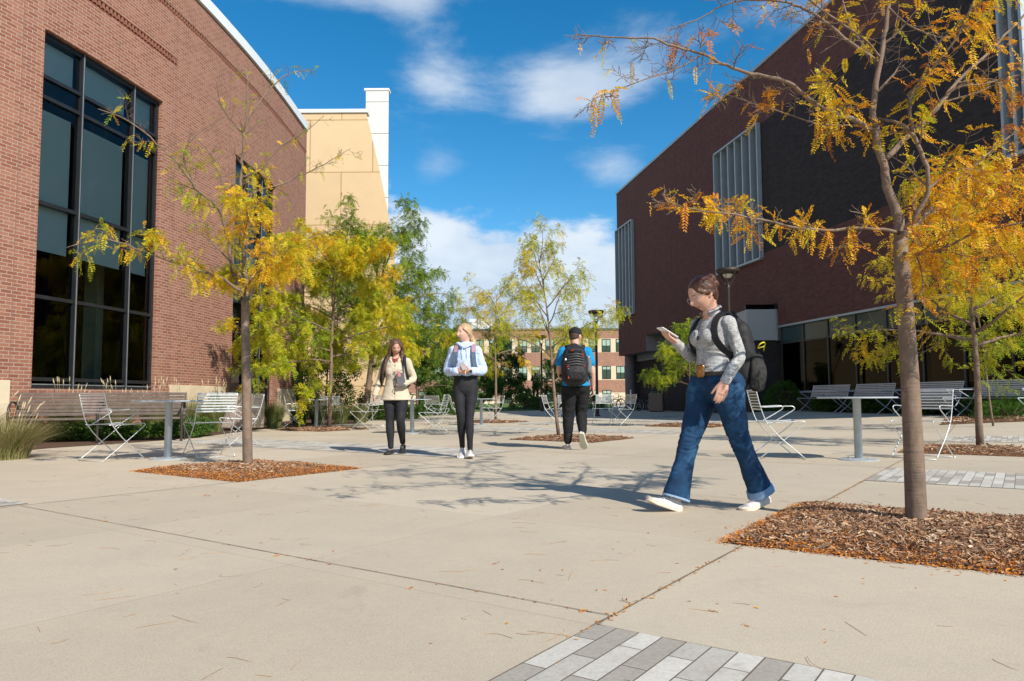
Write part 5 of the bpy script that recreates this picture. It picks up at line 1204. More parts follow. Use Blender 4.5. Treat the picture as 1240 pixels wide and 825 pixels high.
def shoe(name, parent, ankle, yaw, pitch, L, m_up, m_sole, w=1.0, roll=0, high=.075, sole=.026):
    """heel under the ankle; pitch > 0 lifts the toe"""
    o = bpy.data.objects.new(name, None); COL.objects.link(o); o.parent = parent
    Mx = Matrix.Translation(Vector(ankle)) @ Matrix.Rotation(yaw, 4, 'Z') @ Matrix.Rotation(-pitch, 4, 'Y') @ Matrix.Rotation(roll, 4, 'X') @ Matrix.Translation((-.055 * L / .27, 0, -.075))
    k = L / .27; out = [(p_.x, p_.y) for p_ in spline([(-.003, .004, 0), (0, .022, 0), (.02, .033, 0), (.07, .034, 0), (.12, .037, 0), (.17, .045, 0), (.21, .046, 0), (.245, .037, 0), (.266, .018, 0), (.272, .003, 0)], 4)]
    def outline(e, z, sh=0): return [Vector((x * k + (e if x > .2 else -e if x < .03 else 0) * .7, (y * w + e), z + (.010 * max(0, (x - .2) / .07) ** 2 if sh else 0))) for x, y in out] + [Vector((x * k + (e if x > .2 else -e if x < .03 else 0) * .7, -(y * w + e), z + (.010 * max(0, (x - .2) / .07) ** 2 if sh else 0))) for x, y in reversed(out)]
    bm = bmesh.new(); rs = [[bm.verts.new(Mx @ p) for p in outline(e, z, 1)] for e, z in ((-.003, 0), (.003, .005), (.004, sole), (.001, sole + .002))]
    for a, b in zip(rs, rs[1:]):
        for i in range(len(a)): bm.faces.new((a[i], a[(i + 1) % len(a)], b[(i + 1) % len(a)], b[i]))
    bm.faces.new(rs[0][::-1]); bm.faces.new(rs[-1]); obj('sole', bm, m_sole, o)
    prof = [(-.002, .024, .055), (.02, .033, high), (.06, .035, high + .008), (.10, .036, high - .002), (.14, .040, .060), (.18, .0445, .052), (.22, .043, .047), (.25, .034, .040), (.268, .015, .032)]
    bm = bmesh.new(); rings = []
    for x, y, h in prof: rings.append([bm.verts.new(Mx @ Vector((x * k, y * w * math.cos(math.pi * q / 10) * (1 - .18 * math.sin(math.pi * q / 10)), sole - .002 + (h - sole) * math.sin(math.pi * q / 10)))) for q in range(11)])
    for a, b in zip(rings, rings[1:]):
        for q in range(10): bm.faces.new((a[q], a[q + 1], b[q + 1], b[q]))
    bm.faces.new(rings[0]); bm.faces.new(rings[-1][::-1]); obj('upper', bm, m_up, o, True)
    bm = bmesh.new()
    for i in range(4):
        x = (.105 + .022 * i) * k; z = (high - .006 * i - .004) * (1 if i < 1 else .93 - .05 * i); tube(bm, [Mx @ Vector((x, -.022, z - .004)), Mx @ Vector((x + .004, 0, z + .003)), Mx @ Vector((x, .022, z - .004))], .0025, 5)
    obj('laces', bm, plain('lace', (.7, .68, .66), .8), o)
    return o
def mat_skin(name, c):
    t = NT(name, .5, 0, .35); v = t.coord('Object'); f = t.noise(v, 18, 5, .6); t.col(t.ramp(f, [(.3, tuple(x * y for x, y in zip(c, (.92, .84, .80)))), (.7, c)]))
    t.b.inputs['Subsurface Weight'].default_value = .12; t.b.inputs['Subsurface Radius'].default_value = (.012, .005, .003); t.bump(t.noise(v, 400, 3), .15, .0006); return t.mat
def mat_hair(name, c1, c2, sc=90):
    t = NT(name, .42, 0, .4); v = t.coord('Object', (1, 1, .12)); f = t.noise(v, sc, 5, .7, .4); t.col(t.ramp(f, [(.3, c1), (.75, c2)])); t.bump(f, .6, .004); return t.mat
def mat_cloth(name, c1, c2, sc=25, rough=.9, bump=.35, fine=500):
    t = NT(name, rough, 0, .2); v = t.coord('Object'); f = t.noise(v, sc, 5, .65); g_ = t.noise(v, fine, 2, .6); c = t.ramp(f, [(.3, c1), (.7, c2)]); c = t.mix(.35, c, t.ramp(g_, [(.3, (.7, .7, .7)), (.7, (1.1, 1.1, 1.1))]), 'MULTIPLY'); t.col(c)
    t.bump(t.math('ADD', t.math('MULTIPLY', f, .6), t.math('MULTIPLY', g_, .4)), bump, .003); return t.mat
SK1 = mat_skin('fair_skin', (.60, .36, .27)); SK2 = mat_skin('warm_skin', (.52, .30, .21)); SK3 = mat_skin('pale_skin', (.64, .41, .32)); M_LIP = plain('lips', (.42, .13, .11), .45, 0, .1)
M_SHOE_W = mat_cloth('white_shoe', (.58, .53, .53), (.68, .64, .63), 30); M_SOLE_W = plain('cream_rubber_sole', (.66, .58, .46), .7, 0, .1, 30)
M_BLACKC = mat_cloth('black_cloth', (.012, .012, .014), (.028, .028, .031), 12); M_LEG = mat_cloth('black_leggings', (.016, .016, .019), (.026, .026, .030), 8, .7)
def headM(c, yaw=0, pitch=0, roll=0): return Matrix.Translation(c) @ Matrix.Rotation(RAD(yaw), 4, 'Z') @ Matrix.Rotation(RAD(pitch), 4, 'Y') @ Matrix.Rotation(RAD(roll), 4, 'X')
def body(root, J, HM, hs, skin, vox, handfn, male=False, legs=True, arm_r=(.040, .034, .031, .0225)):
    bm = bmesh.new(); T_ = J['torso']; loft(bm, [c for c, *_ in T_[1:]], [(a - .022, b - .022) for _, a, b in T_[1:]], (0, 1, 0), 24, 3); head(bm, HM, hs, male)
    nk = .058 if male else .049; nb = J['neck']; hc = HM @ Vector((-.022 * hs, 0, -.055 * hs)); loft(bm, [nb - Vector((0, 0, .04)), nb + (hc - nb) * .35, hc], [(nk * 1.35, nk * 1.2), (nk, nk), (nk, nk * 1.05)], (0, 1, 0), 18, 3)
    for sd in 'LR':
        S_, E_, W_ = J['sh' + sd], J['el' + sd], J['wr' + sd]; loft(bm, [S_, S_.lerp(E_, .5), E_, E_.lerp(W_, .35), W_], [(arm_r[0] * 1.1,) * 2, (arm_r[0],) * 2, (arm_r[1],) * 2, (arm_r[2] * 1.08,) * 2, (arm_r[3] * 1.15, arm_r[3])], (0, 1, 0), 14, 3)
        if legs:
            H_, K_, A_ = J['hip' + sd], J['kn' + sd], J['an' + sd]; loft(bm, [H_, H_.lerp(K_, .5), K_, K_.lerp(A_, .35), A_, A_ + Vector((0, 0, -.03))], [(.06,) * 2, (.052,) * 2, (.038,) * 2, (.038,) * 2, (.026,) * 2, (.027,) * 2], (0, 1, 0), 14, 3)
    handfn(bm); o = remesh('body', bm, vox, skin, root, 2, None, None, .4); paint_lips(o, HM, hs, M_LIP); return o
def sleeves(bm, J, rs, to=1.0, which='LR'):
    for sd in which:
        S_, E_, W_ = J['sh' + sd], J['el' + sd], J['wr' + sd]; e = E_.lerp(W_, to) if to <= 1 else W_
        if to < 0: e = S_.lerp(E_, -to); loft(bm, [S_, S_.lerp(e, .5), e], [(rs[0],) * 2, (rs[1],) * 2, (rs[2],) * 2], (0, 1, 0), 18, 3); continue
        loft(bm, [S_, S_.lerp(E_, .5), E_, E_.lerp(e, .5), e], [(r,) * 2 for r in rs], (0, 1, 0), 18, 4)
def wv(*a): return Vector(a)
def strap(bm, pts, w, t_, nrm_c):
    """flat webbing along pts, its width tangent to the body around nrm_c axis"""
    P = spline(pts, 4); prev = None
    for i, p in enumerate(P):
        d = (P[min(i + 1, len(P) - 1)] - P[max(i - 1, 0)]).normalized(); o = Vector((p.x - nrm_c[0], (p.y - nrm_c[1]) * .35, (p.z - nrm_c[2]) * .6)); o = (o - d * o.dot(d)).normalized(); s = d.cross(o).normalized()
        q = [bm.verts.new(p + s * w / 2 * sx + o * t_ / 2 * so) for sx, so in ((-1, -1), (1, -1), (1, 1), (-1, 1))]
        if prev:
            for k in range(4): bm.faces.new((prev[k], prev[(k + 1) % 4], q[(k + 1) % 4], q[k]))
        else: bm.faces.new(q[::-1])
        prev = q
    bm.faces.new(prev)

# ================================================================== 1. the walking person in jeans
def person_jeans():
    root = thing('person', 'person in flared blue jeans and marled grey zip top walking left while reading a phone', 'person', (1.375, 4.93, 0), RAD(205))
    J = dict(neck=wv(.02, 0, 1.325), shL=wv(-.005, .134, 1.255), elL=wv(-.055, .182, 1.02), wrL=wv(.085, .195, .852), shR=wv(.02, -.138, 1.262), elR=wv(.03, -.20, 1.03), wrR=wv(.225, -.125, 1.125),
             hipL=wv(-.01, .088, .84), knL=wv(-.115, .095, .47), anL=wv(-.29, .09, .115), hipR=wv(.0, -.088, .84), knR=wv(.155, -.085, .47), anR=wv(.275, -.085, .10))
    J['torso'] = [(wv(-.01, 0, .80), .155, .115), (wv(-.005, 0, .90), .168, .130), (wv(0, 0, .965), .140, .110), (wv(.008, 0, 1.04), .122, .098), (wv(.012, 0, 1.12), .130, .104), (wv(.008, 0, 1.20), .138, .100), (wv(.003, 0, 1.26), .128, .082), (wv(.010, 0, 1.31), .078, .058)]
    hs = .985; HM = headM(wv(.088, -.004, 1.448), -9, 29, 2)
    phone_c = wv(.304, -.110, 1.188)
    def hands(bm):
        hand(bm, J['wrL'], (.30, -.10, -.95), (-.35, -.9, -.1), (.93, -.3, .25), .96, (8, 14, 10), curls=(1.0, .95, 1.05, 1.2), tspread=.35)
        hand(bm, J['wrR'], (.86, .12, .42), (-.42, .15, .9), (0, -1, .1), .95, (10, 24, 26), curls=(.8, 1, 1.1, 1.2))
    body(root, J, HM, hs, SK1, .0046, hands, arm_r=(.034, .029, .026, .0215)); eyes(root, HM, hs)
    # grey marled top
    t = NT('marled_grey_knit', .9, 0, .2); v = t.coord('Object'); a = t.noise(t.coord('Object', (1, 1, 5)), 42, 6, .75, .8); b = t.noise(v, 9, 4, .6); f = t.noise(t.coord('Object', (1, 1, 3)), 230, 2, .7)
    t.col(t.mix(.75, t.ramp(t.math('ADD', t.math('MULTIPLY', a, .7), t.math('MULTIPLY', b, .3)), [(.36, (.10, .105, .11)), (.46, (.30, .305, .31)), (.58, (.55, .55, .55))]), t.ramp(f, [(.3, (.55, .55, .55)), (.6, (1.15, 1.15, 1.15))]), 'MULTIPLY')); t.bump(t.math('ADD', a, f), .6, .004); MK = t.mat
    bm = bmesh.new(); loft(bm, [c for c, *_ in J['torso'][1:]] , [(a_, b_) for _, a_, b_ in J['torso'][1:]], (0, 1, 0), 32, 3)
    for sy in (-1, 1): ell(bm, (.080, sy * .056, 1.150), (.066, .062, .064))
    sleeves(bm, J, (.048, .043, .037, .036, .031)); 
    for sd in 'LR': ell(bm, J['sh' + sd] + wv(0, 0, -.012), (.046, .042, .050))
    fw = wr(.0052, (10, 10, 34), 3.1); fs = wr(.0062, (26, 26, 20), 8.0)
    def fn(co, n):
        arm = abs(co.y) > .165; return fs(co) if arm else fw(co) * (1.25 if co.z < 1.08 else .45)
    remesh('zip_top', bm, .0052, MK, root, 3, fn, lambda c: c.z > .917 or abs(c.y) > .17)
    bm = bmesh.new(); nc = J['neck'] + wv(.008, 0, .0)          # stand collar
    rg_ = []
    for k in range(25):
        a_ = RAD(-35 - 0) + (2 * math.pi - RAD(-0) - RAD(70) + RAD(70) * 0) * k / 24 + RAD(70); c_, s_ = math.cos(a_ - RAD(0)), math.sin(a_)
        fl = 1 + .35 * max(0, c_) ; z0 = -.012 - .022 * c_; rg_.append([bm.verts.new(nc + wv(c_ * .062, s_ * .064, z0)), bm.verts.new(nc + wv(c_ * .058 * fl - .012, s_ * .062, z0 + .044 - .014 * max(0, c_))), bm.verts.new(nc + wv(c_ * .066 * fl - .010, s_ * .070, z0 + .030 - .016 * max(0, c_)))])
    for a_, b_ in zip(rg_, rg_[1:]):
        for q in range(2): bm.faces.new((a_[q], b_[q], b_[q + 1], a_[q + 1]))
    o = obj('collar', bm, MK, root, True); sm = o.modifiers.new('t', 'SOLIDIFY'); sm.thickness = .004
    bm = bmesh.new(); tube(bm, spline([(.086, 0, 1.30), (.112, 0, 1.25), (.128, 0, 1.20), (.136, 0, 1.165)], 3), .0032, 5); box(bm, .134, .142, -.005, .005, 1.135, 1.162); obj('zip', bm, M_IRON, root)
    # jeans
    t = NT('blue_denim', .85, 0, .25); v = t.coord('Object'); a = t.noise(v, 7, 5, .6, .5); w_ = t.noise(t.coord('Object', (1, 1, .5)), 260, 2, .7); sp = t.n('ShaderNodeSeparateXYZ'); t.l(v, sp.inputs[0])
    t.col(t.mix(.5, t.ramp(a, [(.30, (.007, .026, .066)), (.52, (.010, .046, .112)), (.70, (.035, .105, .205))]), t.ramp(w_, [(.3, (.6, .6, .6)), (.7, (1.15, 1.15, 1.15))]), 'MULTIPLY')); t.bump(t.math('ADD', t.math('MULTIPLY', a, 1.2), t.math('MULTIPLY', w_, .3)), .5, .004); MD = t.mat
    bm = bmesh.new(); loft(bm, [wv(-.012, 0, .80), wv(-.012, 0, .86), wv(-.004, 0, .92), wv(0, 0, .945)], [(.160, .118), (.172, .130), (.155, .119), (.120, .09)], (0, 1, 0), 32, 3)
    for sy in (-1, 1): ell(bm, (-.068, sy * .080, .835), (.094, .090, .100))
    hems = {}
    for sd, sy in (('L', 1), ('R', -1)):
        H_, K_, A_ = J['hip' + sd], J['kn' + sd], J['an' + sd]; d = (A_ - K_).normalized(); hem = A_ + d * .015
        hf = (.078, .086) if sd == 'L' else (.075, .100)
        loft(bm, [H_ + wv(0, 0, .02), H_.lerp(K_, .22), H_.lerp(K_, .6), K_, K_.lerp(hem, .35), K_.lerp(hem, .7), hem], [(.094, .118), (.096, .116), (.077, .090), (.059, .069), (.056, .066), (.064, .080), hf], (0, 1, 0), 26, 4, False); hems[sd] = (hem, d, hf)
    fj = wr(.0095, (13, 13, 24), 1.0); fj2 = wr(.0105, (17, 17, 8), 6.0)
    def fn(co, n):
        z = co.z; k = math.exp(-((z - .46) / .09) ** 2) + .9 * math.exp(-((z - .80) / .07) ** 2) + .35; k *= min(1, max(0, (z - .12) / .08)) if z < .2 else 1; lo = max(0, (.36 - z) / .3) * (min(1, max(0, (z - .12) / .08))); return fj(co) * k + fj2(co) * lo
    remesh('jeans', bm, .0055, MD, root, 3, fn)
    hem, d, hf = hems['L']; bm = bmesh.new(); loft(bm, [hem - d * .044, hem - d * .01, hem + d * .004], [(.083, .092), (.088, .098), (.089, .099)], (0, 1, 0), 26, 2, False); remesh('turned_up_cuff', bm, .005, mat_cloth('pale_denim_inside', (.16, .26, .42), (.24, .36, .52), 40), root, 2, wr(.003, (30, 30, 60)))
    hem, d, hf = hems['R']; bm = bmesh.new(); loft(bm, [hem - d * .006, hem + d * .006], [(hf[0] + .002, hf[1] + .002), (hf[0] + .001, hf[1] + .001)], (0, 1, 0), 30, 2, False); obj('hem_edge', bm, mat_cloth('frayed_hem', (.22, .34, .50), (.32, .44, .58), 60), root)
    # belt and square buckle
    bm = bmesh.new(); rr = []
    for k in range(40):
        a_ = 2 * math.pi * k / 40; rr.append([bm.verts.new((-.005 + math.cos(a_) * (.125 + e) , math.sin(a_) * (.161 + e), z)) for e, z in ((-.002, .893), (.004, .893), (.004, .920), (-.002, .920))])
    for k in range(40):
        for q in range(4): bm.faces.new((rr[k][q], rr[(k + 1) % 40][q], rr[(k + 1) % 40][(q + 1) % 4], rr[k][(q + 1) % 4]))
    obj('belt', bm, plain('dark_leather', (.03, .02, .015), .5), root)
    Mb = Matrix.Translation((.128, .008, .925)) @ Matrix.Rotation(RAD(90), 4, 'Y'); bm = bmesh.new(); box(bm, -.042, .042, -.036, .036, -.005, .006, .012, Mb); ell(bm, (.134, .008, .925), (.006, .022, .026)); 
    for k in range(10): a_ = k * .628; ell(bm, (.134, .008 + .027 * math.cos(a_), .925 + .032 * math.sin(a_)), (.004, .005, .005), None, 8, 6)
    obj('belt_buckle', bm, plain('old_gold', (.42, .22, .08), .38, .75, .3, 60, .5, .6, 200), root)
    # hair, swept up into a small twisted bun
    MH = mat_hair('brown_hair', (.030, .011, .006), (.15, .060, .030)); bm = bmesh.new(); h3 = HM.to_3x3()
    def hp(x, y, z): return HM @ (Vector((x, y, z)) * hs)
    ell(bm, hp(-.018, 0, .028), (.098, .083, .096), h3); ell(bm, hp(-.055, 0, -.020), (.055, .066, .068), h3); ell(bm, hp(.016, 0, .064), (.052, .062, .046), h3)
    ell(bm, hp(-.104, .012, .062), (.036, .044, .040), h3); ell(bm, hp(-.112, .020, .022), (.026, .034, .032), h3)
    for sy in (-1, 1): loft(bm, [hp(.055, sy * .060, .048), hp(.030, sy * .074, .020), hp(-.01, sy * .078, -.004), hp(-.045, sy * .070, -.02)], [(.006, .012), (.008, .016), (.009, .018), (.01, .02)], (0, 1, 0), 12, 2)
    remesh('hair', bm, .0042, MH, root, 5, wr(.0012, (18, 90, 90), 2.0))
    bm = bmesh.new(); 
    for k in range(9):
        r_ = random.Random(k); p0 = hp(-.06 + .02 * r_.random(), r_.uniform(-.05, .06), -.05); tube(bm, spline([p0, p0 + wv(-.01, r_.uniform(-.01, .01), -.02), p0 + wv(-.012, r_.uniform(-.015, .015), -.045)], 2), .0009, 3, False)
    obj('loose_hair', bm, MH, root)
    # round clear glasses
    bm = bmesh.new()
    for sy in (-1, 1):
        pts = [hp(.098 - .004 * abs(math.cos(a_)), sy * .032 + .024 * math.cos(a_), -.002 + .021 * math.sin(a_)) for a_ in [2 * math.pi * k / 20 for k in range(21)]]; tube(bm, pts, .0016, 5, False)
        tube(bm, [hp(.094, sy * .056, .004), hp(.04, sy * .078, .004), hp(-.01, sy * .080, .002)], .0014, 5)
    tube(bm, [hp(.100, -.009, .002), hp(.104, 0, .005), hp(.100, .009, .002)], .0014, 5); obj('glasses', bm, plain('glasses_rim', (.55, .42, .38), .25, .2), root, True)
    # shoes and socks
    shoe('shoe', root, wv(-.292, .09, .098), RAD(2), RAD(-14), .255, M_SHOE_W, M_SOLE_W, 1.05, 0, .088, .03); shoe('shoe', root, wv(.285, -.085, .072), RAD(-4), RAD(19), .262, M_SHOE_W, M_SOLE_W, 1.05, 0, .088, .03)
    # phone (held) and backpack (worn) are things of their own
    R0 = Matrix.Translation(root.location) @ Matrix.Rotation(RAD(205), 4, 'Z')
    ph = thing('phone', 'white phone held in the raised hand of the walking person in jeans', 'phone', R0 @ phone_c, RAD(205))
    ph.rotation_euler = (0, RAD(-26), RAD(205)); bm = bmesh.new(); box(bm, -.073, .073, -.036, .036, -.004, .004, .006); b_ = obj('case', bm, plain('white_phone', (.75, .75, .74), .3, 0, .02), ph)
    bm = bmesh.new(); box(bm, -.068, .068, -.032, .032, .004, .0048); obj('screen', bm, plain('phone_glass', (.03, .035, .04), .08), ph)
    bp_ = thing('backpack', 'black backpack with a yellow cord worn by the walking person in jeans', 'backpack', R0 @ wv(-.125, .01, 1.0), RAD(205))
    bp_.rotation_euler = (0, 0, RAD(205))
    MB_ = mat_cloth('black_nylon', (.013, .013, .015), (.032, .031, .034), 14, .6, .5)
    bm = bmesh.new(); o0 = wv(-.125, .01, 1.0)
    loft(bm, [wv(-.015, 0, -.17), wv(-.04, 0, -.10), wv(-.045, 0, .05), wv(-.025, 0, .20), wv(.0, 0, .285)], [(.125, .075), (.150, .110), (.158, .115), (.145, .090), (.085, .045)], (0, 1, 0), 26, 4); remesh('shell', bm, .007, MB_, bp_, 3, wr(.008, (12, 12, 10), 5.0))
    bm = bmesh.new(); loft(bm, [wv(-.145, .01, -.16), wv(-.165, .01, -.06), wv(-.150, .01, .06)], [(.11, .03), (.125, .045), (.11, .025)], (0, 1, 0), 22, 3); remesh('front_pocket', bm, .007, MB_, bp_, 2, wr(.008, (14, 14, 16), 9.0))
    bm = bmesh.new(); loft(bm, [wv(-.08, .160, -.19), wv(-.09, .172, -.09), wv(-.09, .160, .02)], [(.03, .06), (.035, .065), (.022, .05)], (0, 1, 0), 20, 3); remesh('side_pocket', bm, .006, mat_cloth('black_mesh', (.02, .02, .02), (.05, .048, .046), 40), bp_, 2, wr(.004, (30, 30, 30), 2.0))
    bm = bmesh.new(); tube(bm, spline([(-.10, .158, .075), (-.09, .188, .10), (-.12, .195, .115), (-.155, .17, .105), (-.17, .14, .085)], 4), .0048, 6); tube(bm, spline([(-.10, .158, .075), (-.12, .185, .085), (-.14, .18, .09), (-.15, .16, .06)], 4), .004, 6); obj('yellow_cord', bm, plain('yellow_cord', (.60, .54, .02), .6, 0, .1, 30), bp_, True)
    for sy in (-1, 1):
        bm = bmesh.new(); strap(bm, [wv(-.09, sy * .075, 1.25) - o0, wv(-.045, sy * .095, 1.318) - o0, wv(.035, sy * .100, 1.298) - o0, wv(.088, sy * .110, 1.23) - o0, wv(.100, sy * .130, 1.14) - o0, wv(.055, sy * .148, 1.07) - o0, wv(-.03, sy * .150, 1.02) - o0, wv(-.11, sy * .13, .97) - o0], .045, .012, wv(.0, sy * .03, 1.12) - o0); obj('shoulder_strap', bm, MB_, bp_)
    bm = bmesh.new(); tube(bm, spline([(-.03, -.035, .27), (-.03, -.03, .325), (-.03, .03, .325), (-.03, .035, .27)], 4), .008, 6); obj('grab_handle', bm, MB_, bp_)
person_jeans()

# ================================================================== 2. cream jacket
def std_torso(sc=1.0, w=1.0, d=1.0):
    return [(wv(0, 0, .80) , .150 * w, .112 * d), (wv(0, 0, .90), .160 * w, .118 * d), (wv(0, 0, 1.00), .145 * w, .108 * d), (wv(0, 0, 1.08), .138 * w, .105 * d), (wv(.008, 0, 1.18), .152 * w, .115 * d), (wv(.004, 0, 1.26), .158 * w, .108 * d), (wv(0, 0, 1.33), .150 * w, .085 * d), (wv(0, 0, 1.385), .085 * w, .060 * d)]
def person_cream():
    s = 1.565 / 1.655; root = thing('person', 'person in a cream button jacket and black leggings with long brown hair, carrying a notebook', 'person', (-1.60, 10.02, 0), RAD(-92)); root.scale = (s, s, s)
    J = dict(neck=wv(0, 0, 1.40), shL=wv(0, .160, 1.335), elL=wv(-.04, .25, 1.09), wrL=wv(.155, .15, 1.005), shR=wv(0, -.160, 1.335), elR=wv(-.035, -.235, 1.08), wrR=wv(.03, -.30, .85),
             hipL=wv(0, .088, .86), knL=wv(.085, .085, .475), anL=wv(-.10, .085, .15), hipR=wv(0, -.088, .86), knR=wv(.03, -.08, .47), anR=wv(.05, -.06, .085), torso=std_torso(1, 1.06, 1.1))
    hs = 1.0; HM = headM(wv(.035, .005, 1.545), 14, 20, 0)
    def hands(bm):
        hand(bm, J['wrR'], (.15, -.12, -.98), (0, .95, 0), (1, 0, .15), 1.0, (20, 24, 18)); hand(bm, J['wrL'], (.25, -.80, -.1), (-.9, -.25, .2), (0, 0, 1), 1.0, (30, 45, 35))
    MCo = MC['brow'] = plain('brow', (.06, .035, .025), .9); body(root, J, HM, hs, SK2, .006, hands); eyes(root, HM, hs)
    bm = bmesh.new(); loft(bm, [wv(0, 0, .775), wv(0, 0, .83), wv(0, 0, .91), wv(0, 0, 1.0), wv(0, 0, 1.08), wv(.012, 0, 1.19), wv(.004, 0, 1.28), wv(0, 0, 1.345), wv(0, 0, 1.39)], [(.225, .165), (.208, .152), (.184, .138), (.160, .124), (.150, .120), (.162, .132), (.165, .118), (.148, .090), (.090, .068)], (0, 1, 0), 30, 3, False)
    for sy in (-1, 1): ell(bm, (.085, sy * .068, 1.185), (.064, .070, .066))
    sleeves(bm, J, (.062, .056, .050, .048, .044)); 
    for sd in 'LR': ell(bm, J['sh' + sd] + wv(0, 0, -.005), (.064, .06, .062))
    MJ = mat_cloth('cream_fleece', (.49, .42, .315), (.59, .52, .40), 60, .95, .5, 240); fa, fb = wr(.0042, (9, 9, 12), 4.4), wr(.005, (18, 18, 18), 7)
    jk = remesh('jacket', bm, .0075, MJ, root, 3, lambda c, n: fb(c) if abs(c.y) > .19 else fa(c))
    bm = bmesh.new()
    for z, x in ((1.27, .124), (1.17, .156), (1.07, .131), (.97, .134), (.87, .150)): ell(bm, (x, .004, z), (.006, .012, .012), None, 10, 8)
    obj('buttons', bm, plain('dark_button', (.10, .06, .04), .4), root)
    bm = bmesh.new(); tube(bm, spline([(.112, .012, 1.33), (.142, .016, 1.22), (.152, .018, 1.15), (.134, .018, 1.05), (.142, .018, .93), (.160, .018, .79)], 3), .0035, 4)
    for sy in (-1, 1): box(bm, .128, .146, sy * .085 - .038, sy * .085 + .038, 1.205, 1.215)
    obj('placket_seam', bm, plain('jacket_seam', (.40, .34, .25), .9), root)
    bm = bmesh.new()
    for sy in (-1, 1): loft(bm, [wv(-.06, sy * .06, 1.41), wv(.01, sy * .078, 1.405), wv(.075, sy * .062, 1.365), wv(.108, sy * .045, 1.315)], [(.022, .010), (.026, .010), (.030, .009), (.012, .006)], (.3, sy * .8, -.6), 12, 3)
    remesh('collar', bm, .006, MJ, root, 2)
    bm = bmesh.new()
    for z, r_ in ((1.395, .072), (1.372, .078), (1.35, .072)): tube(bm, [(.012 + r_ * math.cos(a_) * 1.05, r_ * .92 * math.sin(a_), z - .03 * math.cos(a_)) for a_ in [2 * math.pi * k / 20 for k in range(21)]], .014, 8)
    loft(bm, [wv(.085, 0, 1.36), wv(.10, .0, 1.33), wv(.108, .0, 1.29)], [(.03, .012), (.024, .012), (.008, .006)]); remesh('red_scarf', bm, .006, mat_cloth('dark_red_scarf', (.16, .02, .02), (.34, .07, .06), 50), root, 2, wr(.004, (40, 40, 40)))
    bm = bmesh.new(); loft(bm, [wv(0, 0, .80), wv(0, 0, .88)], [(.155, .118), (.165, .125)], (0, 1, 0), 26, 2)
    for sd in 'LR':
        H_, K_, A_ = J['hip' + sd], J['kn' + sd], J['an' + sd]; loft(bm, [H_, H_.lerp(K_, .35), H_.lerp(K_, .75), K_, K_.lerp(A_, .3), K_.lerp(A_, .75), A_ + (A_ - K_).normalized() * -.01], [(.098, .105), (.094, .100), (.072, .076), (.060, .062), (.063, .066), (.044, .046), (.039, .041)], (0, 1, 0), 22, 4)
    ell(bm, (-.005, 0, .835), (.085, .09, .062)); remesh('leggings', bm, .007, M_LEG, root, 3, wr(.0025, (20, 20, 34)))
    MH = mat_hair('long_brown_hair', (.028, .013, .008), (.18, .092, .052)); bm = bmesh.new(); h3 = HM.to_3x3(); hp = lambda x, y, z: HM @ Vector((x, y, z))
    ell(bm, hp(-.018, 0, .026), (.100, .086, .098), h3); ell(bm, hp(-.055, 0, -.03), (.06, .078, .10), h3); ell(bm, hp(.010, 0, .066), (.055, .062, .046), h3)
    loft(bm, [hp(.045, -.028, .088), hp(.03, -.082, .02), hp(.01, -.090, -.06), wv(.02, -.115, 1.40), wv(.055, -.160, 1.28), wv(.045, -.185, 1.14), wv(.03, -.19, 1.03)], [(.018, .022), (.018, .035), (.024, .045), (.038, .05), (.044, .046), (.036, .034), (.012, .01)], (0, 1, 0), 18, 3)
    loft(bm, [hp(.045, .028, .088), hp(.03, .082, .02), hp(.01, .088, -.06), wv(.035, .098, 1.40), wv(.07, .105, 1.31), wv(.085, .10, 1.23)], [(.018, .022), (.018, .035), (.022, .04), (.030, .04), (.026, .030), (.008, .01)], (0, 1, 0), 18, 3)
    loft(bm, [hp(-.07, 0, 0), wv(-.085, 0, 1.42), wv(-.12, 0, 1.3), wv(-.13, 0, 1.12)], [(.08, .05), (.10, .045), (.11, .035), (.07, .02)], (0, 1, 0), 20, 3)
    remesh('hair', bm, .0055, MH, root, 3, wr(.0075, (50, 50, 7), 2.0))
    for sd, pit in (('R', 0), ('L', -32)): shoe('shoe', root, J['an' + sd] + wv(0, 0, -.008 if pit == 0 else -.015), RAD(6 if sd == 'L' else -8), RAD(pit), .25, M_BLACKC, plain('dark_sole', (.03, .03, .03), .8), 1.05)
    R0 = Matrix.Translation(root.location) @ Matrix.Rotation(RAD(-92), 4, 'Z') @ Matrix.Scale(s, 4)
    nbk = thing('notebook', 'dark grey notebook and pink phone held by the person in the cream jacket', 'notebook', R0 @ wv(.185, .105, 1.06), RAD(-92)); nbk.rotation_euler = (RAD(8), RAD(-8), RAD(-80))
    bm = bmesh.new(); box(bm, -.009, .007, -.055, .058, -.085, .095, .004); obj('cover', bm, plain('grey_cover', (.08, .08, .09), .6), nbk)
    bm = bmesh.new(); box(bm, -.007, .005, -.052, .060, -.082, .091); obj('pages', bm, plain('paper_edge', (.7, .68, .62), .9), nbk)
    bm = bmesh.new(); box(bm, .009, .015, -.034, .008, .045, .125, .004); obj('pink_case', bm, plain('pink_case', (.38, .15, .16), .5), nbk)
    bg = thing('backpack', 'dark backpack whose straps show at the shoulders of the person in the cream jacket', 'backpack', R0 @ wv(-.2, 0, 1.1), RAD(-92)); o0 = wv(-.2, 0, 1.1)
    bm = bmesh.new(); loft(bm, [wv(0, 0, -.2), wv(-.02, 0, 0), wv(0, 0, .2)], [(.13, .07), (.15, .09), (.11, .05)], (0, 1, 0), 20, 4); remesh('shell', bm, .01, M_BLACKC, bg, 3, wr(.006))
